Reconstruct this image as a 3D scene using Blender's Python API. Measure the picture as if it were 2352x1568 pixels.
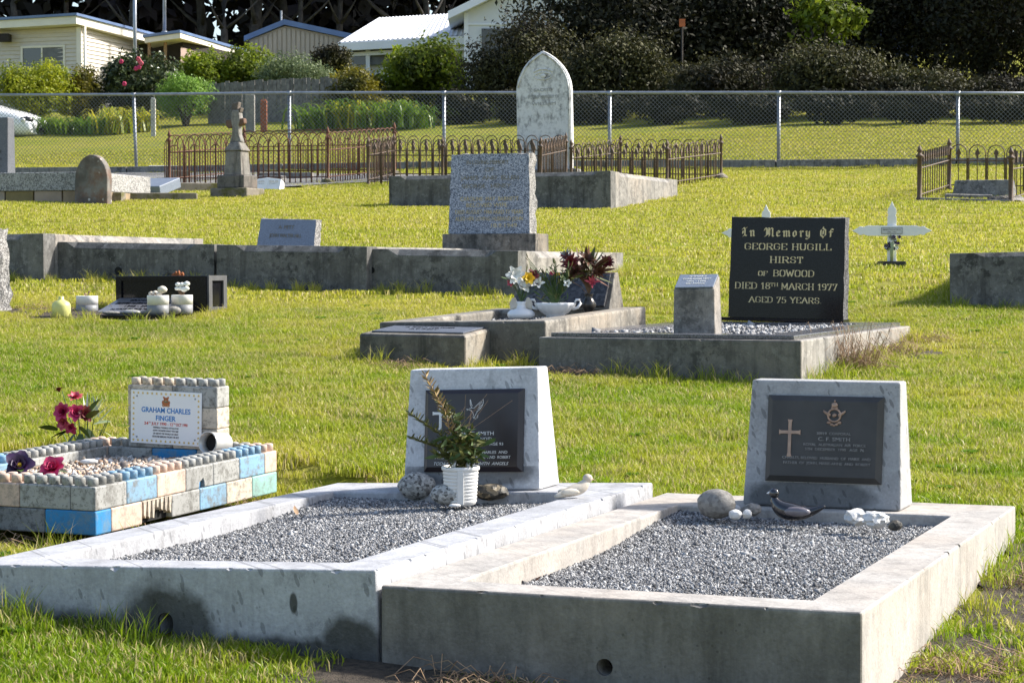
import bpy, bmesh, math, random
import numpy as np
from mathutils import Vector, Matrix, Euler, noise as mnoise
R = math.radians
for _o in list(bpy.data.objects): bpy.data.objects.remove(_o)
C = bpy.context.scene.collection
SC = bpy.context.scene
# ---------------------------------------------------------------- camera, sky, sun, exposure
H0 = 1.2                                  # camera height
FPX, CX, CY, HOR = 5080.0, 1176.0, 784.0, 611.5
PITCH = math.atan((CY-HOR)/FPX)
cam_d = bpy.data.cameras.new('camera'); cam = bpy.data.objects.new('camera', cam_d); C.objects.link(cam)
cam_d.sensor_width = 36.0; cam_d.lens = 36.0*FPX/2352.0
cam_d.clip_start = 0.1; cam_d.clip_end = 1500
cam_d.dof.use_dof = True; cam_d.dof.focus_distance = 8.5; cam_d.dof.aperture_fstop = 32
cam.location = (0, 0, H0); cam.rotation_euler = (R(90)-PITCH, 0, 0)
SC.camera = cam
SUN_EL = R(38); SUN_AZ = math.atan2(.96, .28)      # clockwise from +Y
world = bpy.data.worlds.new('World'); SC.world = world; world.use_nodes = True
wn = world.node_tree; bg = wn.nodes['Background']
sky = wn.nodes.new('ShaderNodeTexSky'); sky.sky_type = 'NISHITA'; sky.sun_disc = False
sky.sun_elevation = SUN_EL; sky.sun_rotation = SUN_AZ; sky.dust_density = 2.0; sky.air_density = 1.0
wn.links.new(sky.outputs[0], bg.inputs[0]); bg.inputs[1].default_value = 0.125
sun_d = bpy.data.lights.new('sun', 'SUN'); sun_d.energy = 4.3; sun_d.angle = R(5); sun_d.color = (1, .95, .87)
sun = bpy.data.objects.new('sun', sun_d); C.objects.link(sun)
sdir = Vector((math.sin(SUN_AZ)*math.cos(SUN_EL), math.cos(SUN_AZ)*math.cos(SUN_EL), math.sin(SUN_EL)))
sun.rotation_euler = sdir.to_track_quat('Z', 'Y').to_euler(); sun.location = sdir*60
SC.view_settings.view_transform = 'Standard'; SC.view_settings.look = 'None'
SC.view_settings.exposure = 1.1; SC.view_settings.gamma = 1.0
SC.render.resolution_x = 1024; SC.render.resolution_y = 682

# ---------------------------------------------------------------- pixels to places
def ray(px, py):
    d = Vector(((px-CX)/FPX, 1.0, -(py-CY)/FPX))
    return Matrix.Rotation(-PITCH, 3, 'X') @ d
def at_y(px, py, y):
    d = ray(px, py); t = y/d.y
    return Vector((d.x*t, y, H0+d.z*t))
def on_z(px, py, z):
    d = ray(px, py); t = (z-H0)/d.z
    return Vector((d.x*t, d.y*t, z))
PY = [0, 5.45, 38.4, 39.0, 50, 62, 76, 130, 400]
PZ = [-1.43, -1.0, 1.60, 1.66, 3.16, 4.9, 6.9, 13, 30]
def smooth(a, b, x):
    t = np.clip((x-a)/(b-a), 0, 1); return t*t*(3-2*t)
def ground(x, y):
    x = np.asarray(x, float); y = np.asarray(y, float)
    yp = y + .25*np.clip(x, -14, 14)*smooth(24, 37, y)
    z = np.interp(yp, PY, PZ)
    z = z - .03*np.clip(x, -6, 6)*(1-smooth(7, 18, y))
    z = z + .012*np.sin(x*1.7+y*.9)*np.sin(y*1.3-x*.4)*smooth(6, 10, y) + .03*np.sin(x*.45+2)*np.sin(y*.37)*smooth(10, 18, y)
    cx, cy = x+2.002, y-7.175; cs, sn = math.cos(R(21.5)), math.sin(R(21.5)); lx = cx*cs-cy*sn; ly = cx*sn+cy*cs     # levelled bed under the toy block grave
    out = np.hypot(np.maximum(np.abs(lx-.45)-.62, 0), np.maximum(np.abs(ly-.6)-.75, 0)); w = 1-smooth(0, .3, out)
    z = z*(1-w)+(-.862+.0175*ly-.03)*w
    return z + H0
def gz(x, y): return float(ground(x, y))
def on_ground(px, py):
    d = ray(px, py); lo, hi = 3.0, 140.0
    f = lambda t: H0+d.z*t - gz(d.x*t, d.y*t)
    t = 3.0; prev = f(t)
    while t < 140:
        t2 = t+.25; c = f(t2)
        if prev > 0 >= c:
            for _ in range(20):
                m = (t+t2)/2
                if f(m) > 0: t = m
                else: t2 = m
            return Vector((d.x*t, d.y*t, H0+d.z*t))
        t, prev = t2, c
    return Vector((d.x*40, d.y*40, H0+d.z*40))

# ---------------------------------------------------------------- mesh building
class MB:
    def __init__(s): s.v = []; s.f = []
    def add(s, vs, fs):
        b = len(s.v); s.v += [tuple(v) for v in vs]; s.f += [tuple(i+b for i in f) for f in fs]; return s
    def box(s, x0, x1, y0, y1, z0, z1):
        return s.hexa([(x0,y0,z0),(x1,y0,z0),(x1,y1,z0),(x0,y1,z0),(x0,y0,z1),(x1,y0,z1),(x1,y1,z1),(x0,y1,z1)])
    def hexa(s, p):
        return s.add(p, [(3,2,1,0),(4,5,6,7),(0,1,5,4),(1,2,6,5),(2,3,7,6),(3,0,4,7)])
    def prism(s, pts, y0, y1):            # outline in xz, extruded along y
        n = len(pts)
        vs = [(x,y0,z) for x,z in pts]+[(x,y1,z) for x,z in pts]
        return s.add(vs, [tuple(range(n)), tuple(range(2*n-1, n-1, -1))]+[(i, i+n, (i+1)%n+n, (i+1)%n) for i in range(n)])
    def zprism(s, pts, z0, z1):           # outline in xy, extruded along z
        n = len(pts)
        vs = [(x,y,z0) for x,y in pts]+[(x,y,z1) for x,y in pts]
        return s.add(vs, [tuple(range(n-1,-1,-1)), tuple(range(n, 2*n))]+[(i, (i+1)%n, (i+1)%n+n, i+n) for i in range(n)])
    def tube(s, pts, r, n=6, cap=True):
        pts = [Vector(p) for p in pts]; m = len(pts)
        rr = r if isinstance(r, (list, tuple)) else [r]*m
        vs = []; up = Vector((0,0,1))
        for i, p in enumerate(pts):
            t = (pts[min(i+1,m-1)]-pts[max(i-1,0)]).normalized()
            a = t.cross(up)
            if a.length < .05: a = t.cross(Vector((0,1,0)))
            a.normalize(); b = t.cross(a)
            for k in range(n):
                w = 2*math.pi*k/n
                vs.append(p+a*math.cos(w)*rr[i]+b*math.sin(w)*rr[i])
        fs = [(i*n+k, i*n+(k+1)%n, (i+1)*n+(k+1)%n, (i+1)*n+k) for i in range(m-1) for k in range(n)]
        if cap: fs += [tuple(range(n-1,-1,-1)), tuple(range((m-1)*n, m*n))]
        return s.add(vs, fs)
    def lathe(s, prof, n=20, c=(0,0,0), flute=0, nf=0, sx=1, sy=1):
        vs = []
        for r, z in prof:
            for k in range(n):
                w = 2*math.pi*k/n; q = r*(1+flute*math.cos(nf*w)) if flute else r
                vs.append((c[0]+q*math.cos(w)*sx, c[1]+q*math.sin(w)*sy, c[2]+z))
        m = len(prof)
        fs = [(i*n+k, i*n+(k+1)%n, (i+1)*n+(k+1)%n, (i+1)*n+k) for i in range(m-1) for k in range(n)]
        fs += [tuple(range(n-1,-1,-1)), tuple(range((m-1)*n, m*n))]
        return s.add(vs, fs)
    def blob(s, c, r, seed=0, amp=.12, freq=1.6, sub=3, rot=0, flat=None):
        bm = bmesh.new(); bmesh.ops.create_icosphere(bm, subdivisions=sub, radius=1)
        M = Matrix.Rotation(rot, 3, 'Z'); c = Vector(c)
        for v in bm.verts:
            n = mnoise.noise(v.co*freq+Vector((seed*7.3, seed*3.1, seed)))*amp + mnoise.noise(v.co*freq*3+Vector((seed, 5, 2)))*amp*.35
            p = v.co*(1+n); p = Vector((p.x*r[0], p.y*r[1], p.z*r[2])); p = M@p+c
            if flat is not None and p.z < flat: p.z = flat
            v.co = p
        bm.verts.index_update()
        s.add([v.co for v in bm.verts], [[v.index for v in f.verts] for f in bm.faces]); bm.free(); return s
    def mesh(s, name, mat=None, sm=False):
        me = bpy.data.meshes.new(name); me.from_pydata(s.v, [], s.f); me.update()
        if mat: me.materials.append(mat)
        if sm: me.shade_smooth()
        return me
    def build(s, name, mat, parent=None, sm=False, bevel=0, seg=2, fix=True):
        me = s.mesh(name, mat, sm)
        if fix:
            bm = bmesh.new(); bm.from_mesh(me); bmesh.ops.recalc_face_normals(bm, faces=bm.faces); bm.to_mesh(me); bm.free()
            if sm: me.shade_smooth()
        return put(name, me, parent, bevel=bevel, seg=seg)
def put(name, me, parent=None, loc=(0,0,0), rot=(0,0,0), bevel=0, seg=2, scale=None):
    o = bpy.data.objects.new(name, me); C.objects.link(o); o.parent = parent; o.location = loc; o.rotation_euler = rot
    if scale is not None: o.scale = scale if hasattr(scale, '__len__') else (scale,)*3
    if bevel:
        b = o.modifiers.new('bevel', 'BEVEL'); b.width = bevel; b.segments = seg; b.limit_method = 'ANGLE'; b.angle_limit = R(35)
    return o
def tag(o, label, cat, group=None, kind=None):
    o['label'] = label; o['category'] = cat
    if group: o['group'] = group
    if kind: o['kind'] = kind
    return o
def thing(name, label, cat, loc=(0,0,0), rot=0, group=None):
    o = bpy.data.objects.new(name, None); C.objects.link(o); o.location = loc
    o.rotation_euler = rot if hasattr(rot, '__len__') else (0, 0, rot); o.empty_display_size = .1
    return tag(o, label, cat, group)
def structure(o): o['kind'] = 'structure'; return o
def cut(o, cutter_mb):
    me = cutter_mb.mesh('cutter'); c = bpy.data.objects.new('cutter', me); C.objects.link(c)
    bm = bmesh.new(); bm.from_mesh(me); bmesh.ops.recalc_face_normals(bm, faces=bm.faces); bm.to_mesh(me); bm.free()
    par = o.parent; o.parent = None; mw = (o.location.copy(), o.rotation_euler.copy())
    o.location = (0,0,0); o.rotation_euler = (0,0,0)
    b = o.modifiers.new('cut', 'BOOLEAN'); b.object = c; b.operation = 'DIFFERENCE'; b.solver = 'EXACT'
    bpy.context.view_layer.update()
    dg = bpy.context.evaluated_depsgraph_get(); nm = bpy.data.meshes.new_from_object(o.evaluated_get(dg))
    o.modifiers.clear(); o.data = nm; o.parent = par; o.location, o.rotation_euler = mw
    bpy.data.objects.remove(c); return o

# ---------------------------------------------------------------- materials
def newmat(name):
    m = bpy.data.materials.new(name); m.use_nodes = True
    return m, m.node_tree, m.node_tree.nodes['Principled BSDF']
def nd(nt, t, **k):
    n = nt.nodes.new('ShaderNode'+t)
    for a, v in k.items():
        if a.startswith('i_'):
            key = a[2:]; key = int(key) if key.isdigit() else key.replace('_', ' ')
            if isinstance(v, bpy.types.NodeSocket): nt.links.new(v, n.inputs[key])
            else: n.inputs[key].default_value = v
        else: setattr(n, a, v)
    return n
def col(c): return (c[0], c[1], c[2], 1) if len(c) == 3 else c
def mix(nt, f, a, b, mode='MIX'):
    n = nt.nodes.new('ShaderNodeMix'); n.data_type = 'RGBA'; n.blend_type = mode; n.clamp_factor = True
    for s, v in ((n.inputs[0], f), (n.inputs[6], a), (n.inputs[7], b)):
        if isinstance(v, bpy.types.NodeSocket): nt.links.new(v, s)
        else: s.default_value = v if isinstance(v, (int, float)) else col(v)
    return n.outputs[2]
def mth(nt, op, a, b=0, c=None, clamp=False):
    n = nt.nodes.new('ShaderNodeMath'); n.operation = op; n.use_clamp = clamp
    for i, v in enumerate((a, b) if c is None else (a, b, c)):
        if isinstance(v, bpy.types.NodeSocket): nt.links.new(v, n.inputs[i])
        else: n.inputs[i].default_value = v
    return n.outputs[0]
def rng(nt, v, a, b, c=0., d=1.):
    n = nd(nt, 'MapRange', i_0=v, i_1=a, i_2=b, i_3=c, i_4=d); n.clamp = True; return n.outputs[0]
def coords(nt, scale=(1,1,1), jitter=True, kind='Object'):
    tc = nd(nt, 'TexCoord'); v = tc.outputs[kind]
    if jitter:
        oi = nd(nt, 'ObjectInfo'); k = mth(nt, 'MULTIPLY', oi.outputs['Random'], 37.)
        a = nt.nodes.new('ShaderNodeVectorMath'); a.operation = 'ADD'; nt.links.new(v, a.inputs[0])
        cb = nd(nt, 'CombineXYZ', i_0=k, i_1=k, i_2=k); nt.links.new(cb.outputs[0], a.inputs[1]); v = a.outputs[0]
    if scale != (1,1,1):
        mp = nd(nt, 'Mapping'); nt.links.new(v, mp.inputs[0]); mp.inputs['Scale'].default_value = scale; v = mp.outputs[0]
    return v
def noise(nt, vec, scale, detail=4, rough=.6):
    return nd(nt, 'TexNoise', i_Vector=vec, i_Scale=scale, i_Detail=detail, i_Roughness=rough).outputs[0]
def bump(nt, bs, h, strength=.3, dist=.01):
    b = nd(nt, 'Bump', i_Height=h, i_Strength=strength, i_Distance=dist); nt.links.new(b.outputs[0], bs.inputs['Normal'])
def plain(name, c, rough=.6, c2=None, scale=8, b=.0, metal=0, spec=.5, coat=0, bd=.004):
    m, nt, bs = newmat(name); bs.inputs['Roughness'].default_value = rough; bs.inputs['Metallic'].default_value = metal
    bs.inputs['Specular IOR Level'].default_value = spec; bs.inputs['Coat Weight'].default_value = coat
    v = coords(nt); n = noise(nt, v, scale, 6)
    c2 = c2 or tuple(x*.75 for x in c)
    nt.links.new(mix(nt, rng(nt, n, .35, .65), c, c2), bs.inputs['Base Color'])
    if b: bump(nt, bs, noise(nt, v, scale*4, 4), b, bd)
    return m
def concrete(name, base, streak=.4, flecks=.0, stain=(.1,.095,.09), blotch=.25, damp=None, moss=None, rough=.8, grain=.5, warm=None, damp_shade_k=.85, damp_shade_c=.2, lichen=.25):
    m, nt, bs = newmat(name)
    v = coords(nt); raw = coords(nt, jitter=False)
    n1 = noise(nt, v, 3.2, 8, .62); n2 = noise(nt, v, 110, 3); n3 = noise(nt, v, 9, 6, .65)
    c = mix(nt, rng(nt, n1, .3, .7), tuple(x*1.12 for x in base), tuple(x*.8 for x in base))
    if warm: c = mix(nt, rng(nt, noise(nt, v, 1.3, 5), .45, .65), c, warm)
    c = mix(nt, rng(nt, n3, .50, .70, 0, blotch), c, tuple(x*.42 for x in base))
    c = mix(nt, rng(nt, noise(nt, v, 24, 8, .7), .52, .66, 0, blotch*.75), c, tuple(x*.38 for x in base))
    c = mix(nt, rng(nt, noise(nt, v, 2.1, 4, .6), .48, .66, 0, blotch*.7), c, tuple(x*.5 for x in base))
    c = mix(nt, grain, c, mix(nt, rng(nt, n2, .3, .7), (.72,.72,.72), (1.12,1.12,1.12)), 'MULTIPLY')
    lic = noise(nt, v, 11, 12, .78); lk = noise(nt, v, 1.7, 3)
    c = mix(nt, mth(nt, 'MULTIPLY', rng(nt, lic, .5, .56, 0, 1), rng(nt, lk, .42, .6, 0, lichen)), c, tuple(x*.22 for x in base))
    c = mix(nt, mth(nt, 'MULTIPLY', rng(nt, noise(nt, v, 17, 10, .75), .55, .6, 0, 1), lichen*.5), c, tuple(min(1, x*1.7) for x in base))
    pits = nd(nt, 'TexVoronoi', i_Vector=v, i_Scale=38.); pn = noise(nt, v, 5, 2)
    pm = mth(nt, 'MULTIPLY', rng(nt, pits.outputs[0], .1, .16, 1, 0), rng(nt, pn, .5, .6))
    c = mix(nt, mth(nt, 'MULTIPLY', pm, .6), c, stain)
    sv = coords(nt, (11, 11, 1.1)); sn = noise(nt, sv, 1.0, 5, .7)
    c = mix(nt, rng(nt, sn, .5, .72, 0, streak), c, stain)
    if flecks:
        sp = nd(nt, 'SeparateXYZ'); nt.links.new(v, sp.inputs[0])
        wob = mth(nt, 'MULTIPLY', mth(nt, 'SUBTRACT', noise(nt, v, 60, 3), .5), .35)
        fx = mth(nt, 'ADD', mth(nt, 'MULTIPLY', mth(nt, 'ADD', mth(nt, 'ADD', sp.outputs[0], sp.outputs[1]), mth(nt, 'MULTIPLY', sp.outputs[2], .25)), 62.), wob); fz = mth(nt, 'MULTIPLY', sp.outputs[2], 24.)
        vo = nd(nt, 'TexVoronoi', voronoi_dimensions='2D', i_Vector=nd(nt, 'CombineXYZ', i_0=fx, i_1=fz).outputs[0], i_Scale=1.0)
        wh = nd(nt, 'TexWhiteNoise', i_Vector=vo.outputs['Position'])
        size = rng(nt, wh.outputs[0], .72, 1.0, 0., .46)
        fm = rng(nt, mth(nt, 'SUBTRACT', vo.outputs[0], size), -.05, .02, 1, 0)
        c = mix(nt, mth(nt, 'MULTIPLY', fm, flecks), c, tuple(x*.33 for x in base))
    rsock = None
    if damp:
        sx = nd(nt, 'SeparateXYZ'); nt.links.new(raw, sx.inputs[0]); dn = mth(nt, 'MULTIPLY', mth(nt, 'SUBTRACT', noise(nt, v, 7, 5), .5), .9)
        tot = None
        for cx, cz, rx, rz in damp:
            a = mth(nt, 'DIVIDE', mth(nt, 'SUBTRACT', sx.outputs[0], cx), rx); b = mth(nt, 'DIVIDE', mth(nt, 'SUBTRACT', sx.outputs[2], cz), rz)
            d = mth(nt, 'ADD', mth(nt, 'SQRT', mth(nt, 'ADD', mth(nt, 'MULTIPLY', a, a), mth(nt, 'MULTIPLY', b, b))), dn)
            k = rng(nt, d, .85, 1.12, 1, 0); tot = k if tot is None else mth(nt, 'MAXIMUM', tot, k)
        tot = mth(nt, 'MULTIPLY', tot, mth(nt, 'LESS_THAN', sx.outputs[1], .012))  # front face only: real damp stains, and on some kerbs painted shade
        wet_shade_n = rng(nt, noise(nt, coords(nt, (3, 3, 1.4)), 3.2, 8, .7), .3, .7, .7, 1.45)
        c = mix(nt, mth(nt, 'MULTIPLY', tot, damp_shade_k), c, mix(nt, 1.0, c, nd(nt, 'CombineXYZ', i_0=mth(nt, 'MULTIPLY', wet_shade_n, damp_shade_c*1.0), i_1=mth(nt, 'MULTIPLY', wet_shade_n, damp_shade_c*1.02), i_2=mth(nt, 'MULTIPLY', wet_shade_n, damp_shade_c*1.04)).outputs[0], 'MULTIPLY'))
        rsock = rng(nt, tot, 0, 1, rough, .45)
    if moss:
        c = mix(nt, rng(nt, noise(nt, v, 4.5, 8, .7), .5, .62, 0, moss), c, (.09,.085,.015))
    nt.links.new(c, bs.inputs['Base Color'])
    if rsock: nt.links.new(rsock, bs.inputs['Roughness'])
    else: bs.inputs['Roughness'].default_value = rough
    bs.inputs['Specular IOR Level'].default_value = .35
    bump(nt, bs, mth(nt, 'ADD', n2, mth(nt, 'MULTIPLY', n3, 1.4)), .35, .004)
    return m
def granite(name, cs, scale=160, rough=.5, big=.2, b=.2, spec=.5):
    m, nt, bs = newmat(name); v = coords(nt)
    vo = nd(nt, 'TexVoronoi', i_Vector=v, i_Scale=float(scale)); wh = nd(nt, 'TexWhiteNoise', i_Vector=vo.outputs['Position'])
    r = nd(nt, 'ValToRGB', i_0=wh.outputs[0]); e = r.color_ramp; e.interpolation = 'LINEAR'
    while len(e.elements) < len(cs): e.elements.new(.5)
    for i, k in enumerate(cs): e.elements[i].position = i/(len(cs)-1); e.elements[i].color = col(k)
    n = noise(nt, v, 6, 6)
    c = mix(nt, rng(nt, n, .4, .7, 0, big), r.outputs[0], tuple(x*.5 for x in cs[0]))
    nt.links.new(c, bs.inputs['Base Color']); bs.inputs['Roughness'].default_value = rough
    bs.inputs['Specular IOR Level'].default_value = spec
    if b: bump(nt, bs, noise(nt, v, 90, 4), b, .004)
    return m
def leafmat(name, c1, c2, rough=.5, trans=.35, c3=None, scale=.9):
    m, nt, bs = newmat(name)
    at = nd(nt, 'Attribute'); at.attribute_name = 'rnd'; at.attribute_type = 'GEOMETRY'
    g = nd(nt, 'NewGeometry'); n = noise(nt, g.outputs['Position'], scale, 4)
    c = mix(nt, at.outputs['Fac'], c1, c2)
    if c3: c = mix(nt, rng(nt, n, .42, .62), c, c3)
    nt.links.new(c, bs.inputs['Base Color']); bs.inputs['Roughness'].default_value = rough
    bs.inputs['Specular IOR Level'].default_value = .3
    if trans:
        tr = nd(nt, 'BsdfTranslucent'); nt.links.new(c, tr.inputs[0])
        ms = nd(nt, 'MixShader', i_0=trans); out = nt.nodes['Material Output']
        nt.links.new(bs.outputs[0], ms.inputs[1]); nt.links.new(tr.outputs[0], ms.inputs[2]); nt.links.new(ms.outputs[0], out.inputs[0])
    return m
def attrmat(name, ramp, rough=.8, b=0):      # colour from the per-piece attribute 'rnd'
    m, nt, bs = newmat(name)
    at = nd(nt, 'Attribute'); at.attribute_name = 'rnd'; at.attribute_type = 'GEOMETRY'
    r = nd(nt, 'ValToRGB', i_0=at.outputs['Fac']); e = r.color_ramp
    while len(e.elements) < len(ramp): e.elements.new(.5)
    for i, (p, k) in enumerate(ramp): e.elements[i].position = p; e.elements[i].color = col(k)
    c = r.outputs[0]; v = coords(nt, jitter=False)
    c = mix(nt, .5, c, mix(nt, rng(nt, noise(nt, v, 220, 2), .3, .7), (.6,.6,.6), (1.3,1.3,1.3)), 'MULTIPLY')
    nt.links.new(c, bs.inputs['Base Color']); bs.inputs['Roughness'].default_value = rough
    return m
M = {}
M['soil'] = plain('soil', (.045,.034,.024), .95, (.13,.10,.07), 45, 1.0, bd=.03)
M['kerb_white'] = concrete('painted_white_concrete', (.42,.425,.445), .55, .6, stain=(.17,.165,.16), blotch=.3, lichen=.3,
      damp=[(.60,-.19,.16,.15),(.2,-.22,.45,.11),(.9,-.265,.45,.095),(1.13,-.22,.09,.10),(.97,-.085,.012,.028)], damp_shade_k=.97, damp_shade_c=.13)
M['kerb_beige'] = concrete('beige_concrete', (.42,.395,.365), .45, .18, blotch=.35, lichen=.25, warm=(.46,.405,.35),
      damp=[(.25,-.14,.5,.2),(.85,-.17,.55,.22),(.55,-.2,.3,.2)], damp_shade_k=.92, damp_shade_c=.33)  # patches cover the front: rain damp plus that face's shade in the colour
M['stone_white'] = concrete('pale_slant_concrete', (.60,.605,.62), .12, .6, stain=(.25,.25,.25), blotch=.2, damp=[(.02,.06,.26,.05)])
M['stone_grey'] = concrete('grey_slant_concrete', (.38,.38,.38), .1, .65, stain=(.15,.15,.15), blotch=.15, damp=[(-.05,.03,.22,.06)])
M['old_concrete'] = concrete('weathered_grey_concrete', (.24,.235,.225), .85, .0, stain=(.05,.048,.044), lichen=.75, blotch=.8, warm=(.28,.25,.22))
M['old_pale'] = concrete('weathered_pale_concrete', (.27,.255,.235), .7, .0, stain=(.06,.058,.055), lichen=.75, blotch=.6, warm=(.33,.285,.24))
M['dark_concrete'] = concrete('dark_lichened_concrete', (.21,.195,.17), 1.0, .0, stain=(.045,.042,.036), lichen=.75, blotch=.9, warm=(.29,.235,.17))
M['old_shade_grime'] = concrete('lichened_shade_front_concrete', (.165,.16,.15), .8, .0, stain=(.035,.033,.03), blotch=.8, lichen=.9)  # lichened, and darkened further to paint the shade of the front walls
M['cap_kerb'] = concrete('lichen_and_shade_cap_kerb_concrete', (.29,.275,.25), .7, .0, stain=(.05,.048,.045), lichen=.75, blotch=.6, warm=(.36,.31,.26), damp=[(.7,-.12,1.3,.4)], damp_shade_k=.85, damp_shade_c=.36)  # front darkening is dark lichen with the shaded side painted in
M['vase_kerb'] = concrete('lichen_and_shade_vase_kerb_concrete', (.27,.25,.215), .8, .0, stain=(.05,.046,.04), lichen=.75, blotch=.7, warm=(.36,.29,.21), damp=[(.5,-.12,1.0,.4)], damp_shade_k=.85, damp_shade_c=.34)  # lichen all over; the darker front also has its shade in the colour
M['mossy'] = concrete('mossy_old_kerb_stone', (.22,.19,.15), .6, .0, moss=.9)
M['block_dark'] = plain('dark_stained_block', (.05,.045,.04), .8, (.02,.02,.02), 10, .3)
M['gravel'] = attrmat('grey_gravel', [(0,(.045,.045,.048)),(.3,(.14,.14,.145)),(.65,(.27,.27,.275)),(1,(.46,.46,.455))])
M['pebbles'] = attrmat('mixed_pebbles', [(0,(.04,.04,.045)),(.25,(.25,.19,.14)),(.5,(.5,.42,.34)),(.7,(.45,.25,.13)),(.85,(.6,.56,.5)),(1,(.75,.73,.7))], .6)
M['granite_grey'] = granite('blue_grey_speckled_granite', [(.04,.05,.07),(.16,.18,.22),(.30,.33,.38),(.5,.52,.56)], 150, .55)
M['granite_blue'] = granite('smooth_blue_grey_granite', [(.13,.155,.2),(.17,.2,.25),(.2,.23,.29)], 200, .4, .1, .05)
M['granite_black'] = granite('polished_black_granite', [(.004,.004,.005),(.007,.007,.009),(.016,.016,.019)], 300, .12, 0, .0, .2)
M['granite_rough'] = granite('rough_broken_granite', [(.05,.05,.05),(.2,.19,.18),(.42,.41,.39)], 130, .9, .3, .8)
M['black_rough'] = granite('rough_black_granite_edge', [(.015,.015,.016),(.05,.05,.052),(.16,.16,.16)], 130, .8, .2, 1)
M['field_stone'] = granite('speckled_field_stone', [(.08,.075,.07),(.3,.29,.27),(.45,.44,.41),(.55,.54,.5)], 120, .8, .3, .6)
M['grey_stone'] = granite('plain_grey_stone', [(.16,.15,.135),(.24,.225,.205),(.3,.285,.26)], 90, .8, .3, .5)
M['dark_stone'] = granite('dark_mottled_stone', [(.012,.012,.01),(.05,.045,.035),(.22,.18,.12)], 70, .6, .3, .8)
M['quartz'] = plain('white_quartz', (.72,.71,.69), .5, (.5,.49,.47), 18, .5)
M['marble'] = None
M['rust'] = plain('rusted_iron', (.17,.07,.035), .85, (.07,.035,.022), 30, .4)
M['iron_dark'] = plain('dark_wrought_iron', (.06,.042,.03), .7, (.12,.07,.04), 25, .3)
M['galv'] = plain('galvanised_steel', (.34,.36,.40), .45, (.25,.27,.3), 6, .05, metal=.6)
M['white_paint'] = plain('white_gloss_paint', (.8,.8,.79), .4, (.72,.72,.71), 4, .05)
M['bronze_dark'] = plain('dark_brown_plaque', (.022,.016,.018), .32, (.03,.022,.024), 12, .08)
M['bronze_grey'] = plain('dark_grey_bronze', (.05,.047,.044), .55, (.034,.032,.03), 9, .15)
M['bronze_polished'] = plain('polished_bronze', (.42,.28,.2), .4, (.3,.2,.15), 30, .1, metal=.35)  # polished metal of the raised cross and badge
M['letter_white'] = plain('white_letter_enamel', (.75,.75,.73), .5, (.6,.6,.58), 40)
M['letter_gold'] = plain('gold_leaf_lettering', (.72,.6,.33), .45, (.55,.43,.2), 60)
M['letter_dark'] = plain('dark_lettering', (.05,.045,.04), .6)
M['cer_white'] = plain('white_glazed_ceramic', (.78,.78,.78), .18, (.7,.7,.7), 5, coat=.3)
M['cer_cream'] = plain('unglazed_cream_ceramic', (.62,.57,.48), .6, (.5,.43,.34), 12, .1)
M['cer_black'] = plain('black_glazed_ceramic', (.012,.012,.014), .08, (.02,.02,.024), 6, coat=.8)
M['cer_pearl'] = plain('pearly_grey_glaze', (.19,.18,.2), .12, (.12,.1,.11), 9, coat=.6)
M['plastic_white'] = plain('white_plastic', (.74,.73,.70), .45, (.6,.58,.54), 5, .03)
M['yellow'] = plain('pale_yellow_ceramic', (.62,.62,.22), .4, (.55,.54,.18), 6)
M['dark_vase'] = plain('dark_bronze_vase', (.06,.055,.05), .28, (.03,.028,.026), 9, metal=.5)
M['black'] = plain('black_and_hollow_shade', (.006,.006,.006), .9)  # plain black parts; also paints the shade inside holes and the broken block
M['stem_brown'] = plain('brown_stem', (.16,.09,.045), .7, (.1,.06,.03), 20)
M['dry_tan'] = plain('dry_straw', (.36,.25,.15), .9, (.22,.13,.08), 20)
M['tin'] = plain('dull_tin', (.62,.61,.58), .3, (.48,.47,.44), 8, metal=.35)
def petalmat(n, a, b): return plain(n, a, .55, b, 30)
M['pink'] = petalmat('deep_pink_silk', (.55,.03,.12), (.42,.015,.08)); M['red'] = petalmat('dark_red_petal', (.16,.012,.014), (.08,.006,.008))
M['coral'] = petalmat('coral_silk', (.6,.1,.13), (.45,.05,.09)); M['purple'] = petalmat('dark_purple_silk', (.02,.01,.035), (.05,.015,.07))
M['yellow_petal'] = petalmat('yellow_petal', (.75,.5,.02), (.6,.36,.01)); M['white_petal'] = petalmat('white_petal', (.8,.8,.77), (.68,.68,.6))
M['leaf_green'] = petalmat('green_leaf', (.07,.12,.025), (.035,.07,.015)); M['leaf_pale'] = petalmat('pale_green_leaf', (.34,.38,.22), (.22,.27,.12))
M['leaf_olive'] = petalmat('olive_leaf', (.1,.11,.015), (.06,.06,.012)); M['leaf_bronze'] = petalmat('bronze_leaf', (.13,.05,.02), (.06,.02,.012))
M['leaf_white'] = petalmat('white_green_blade', (.6,.66,.56), (.45,.52,.4)); M['dead_leaf'] = petalmat('dead_brown_leaf', (.2,.07,.03), (.1,.04,.02))
FOOT = []                                   # footprints that keep the grass out
def foot(p, yaw, x0, x1, y0, y1): FOOT.append((p.x, p.y, yaw, x0, x1, y0, y1))
BARE = []                                   # ellipses of bare soil: x, y, rx, ry, yaw
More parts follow.
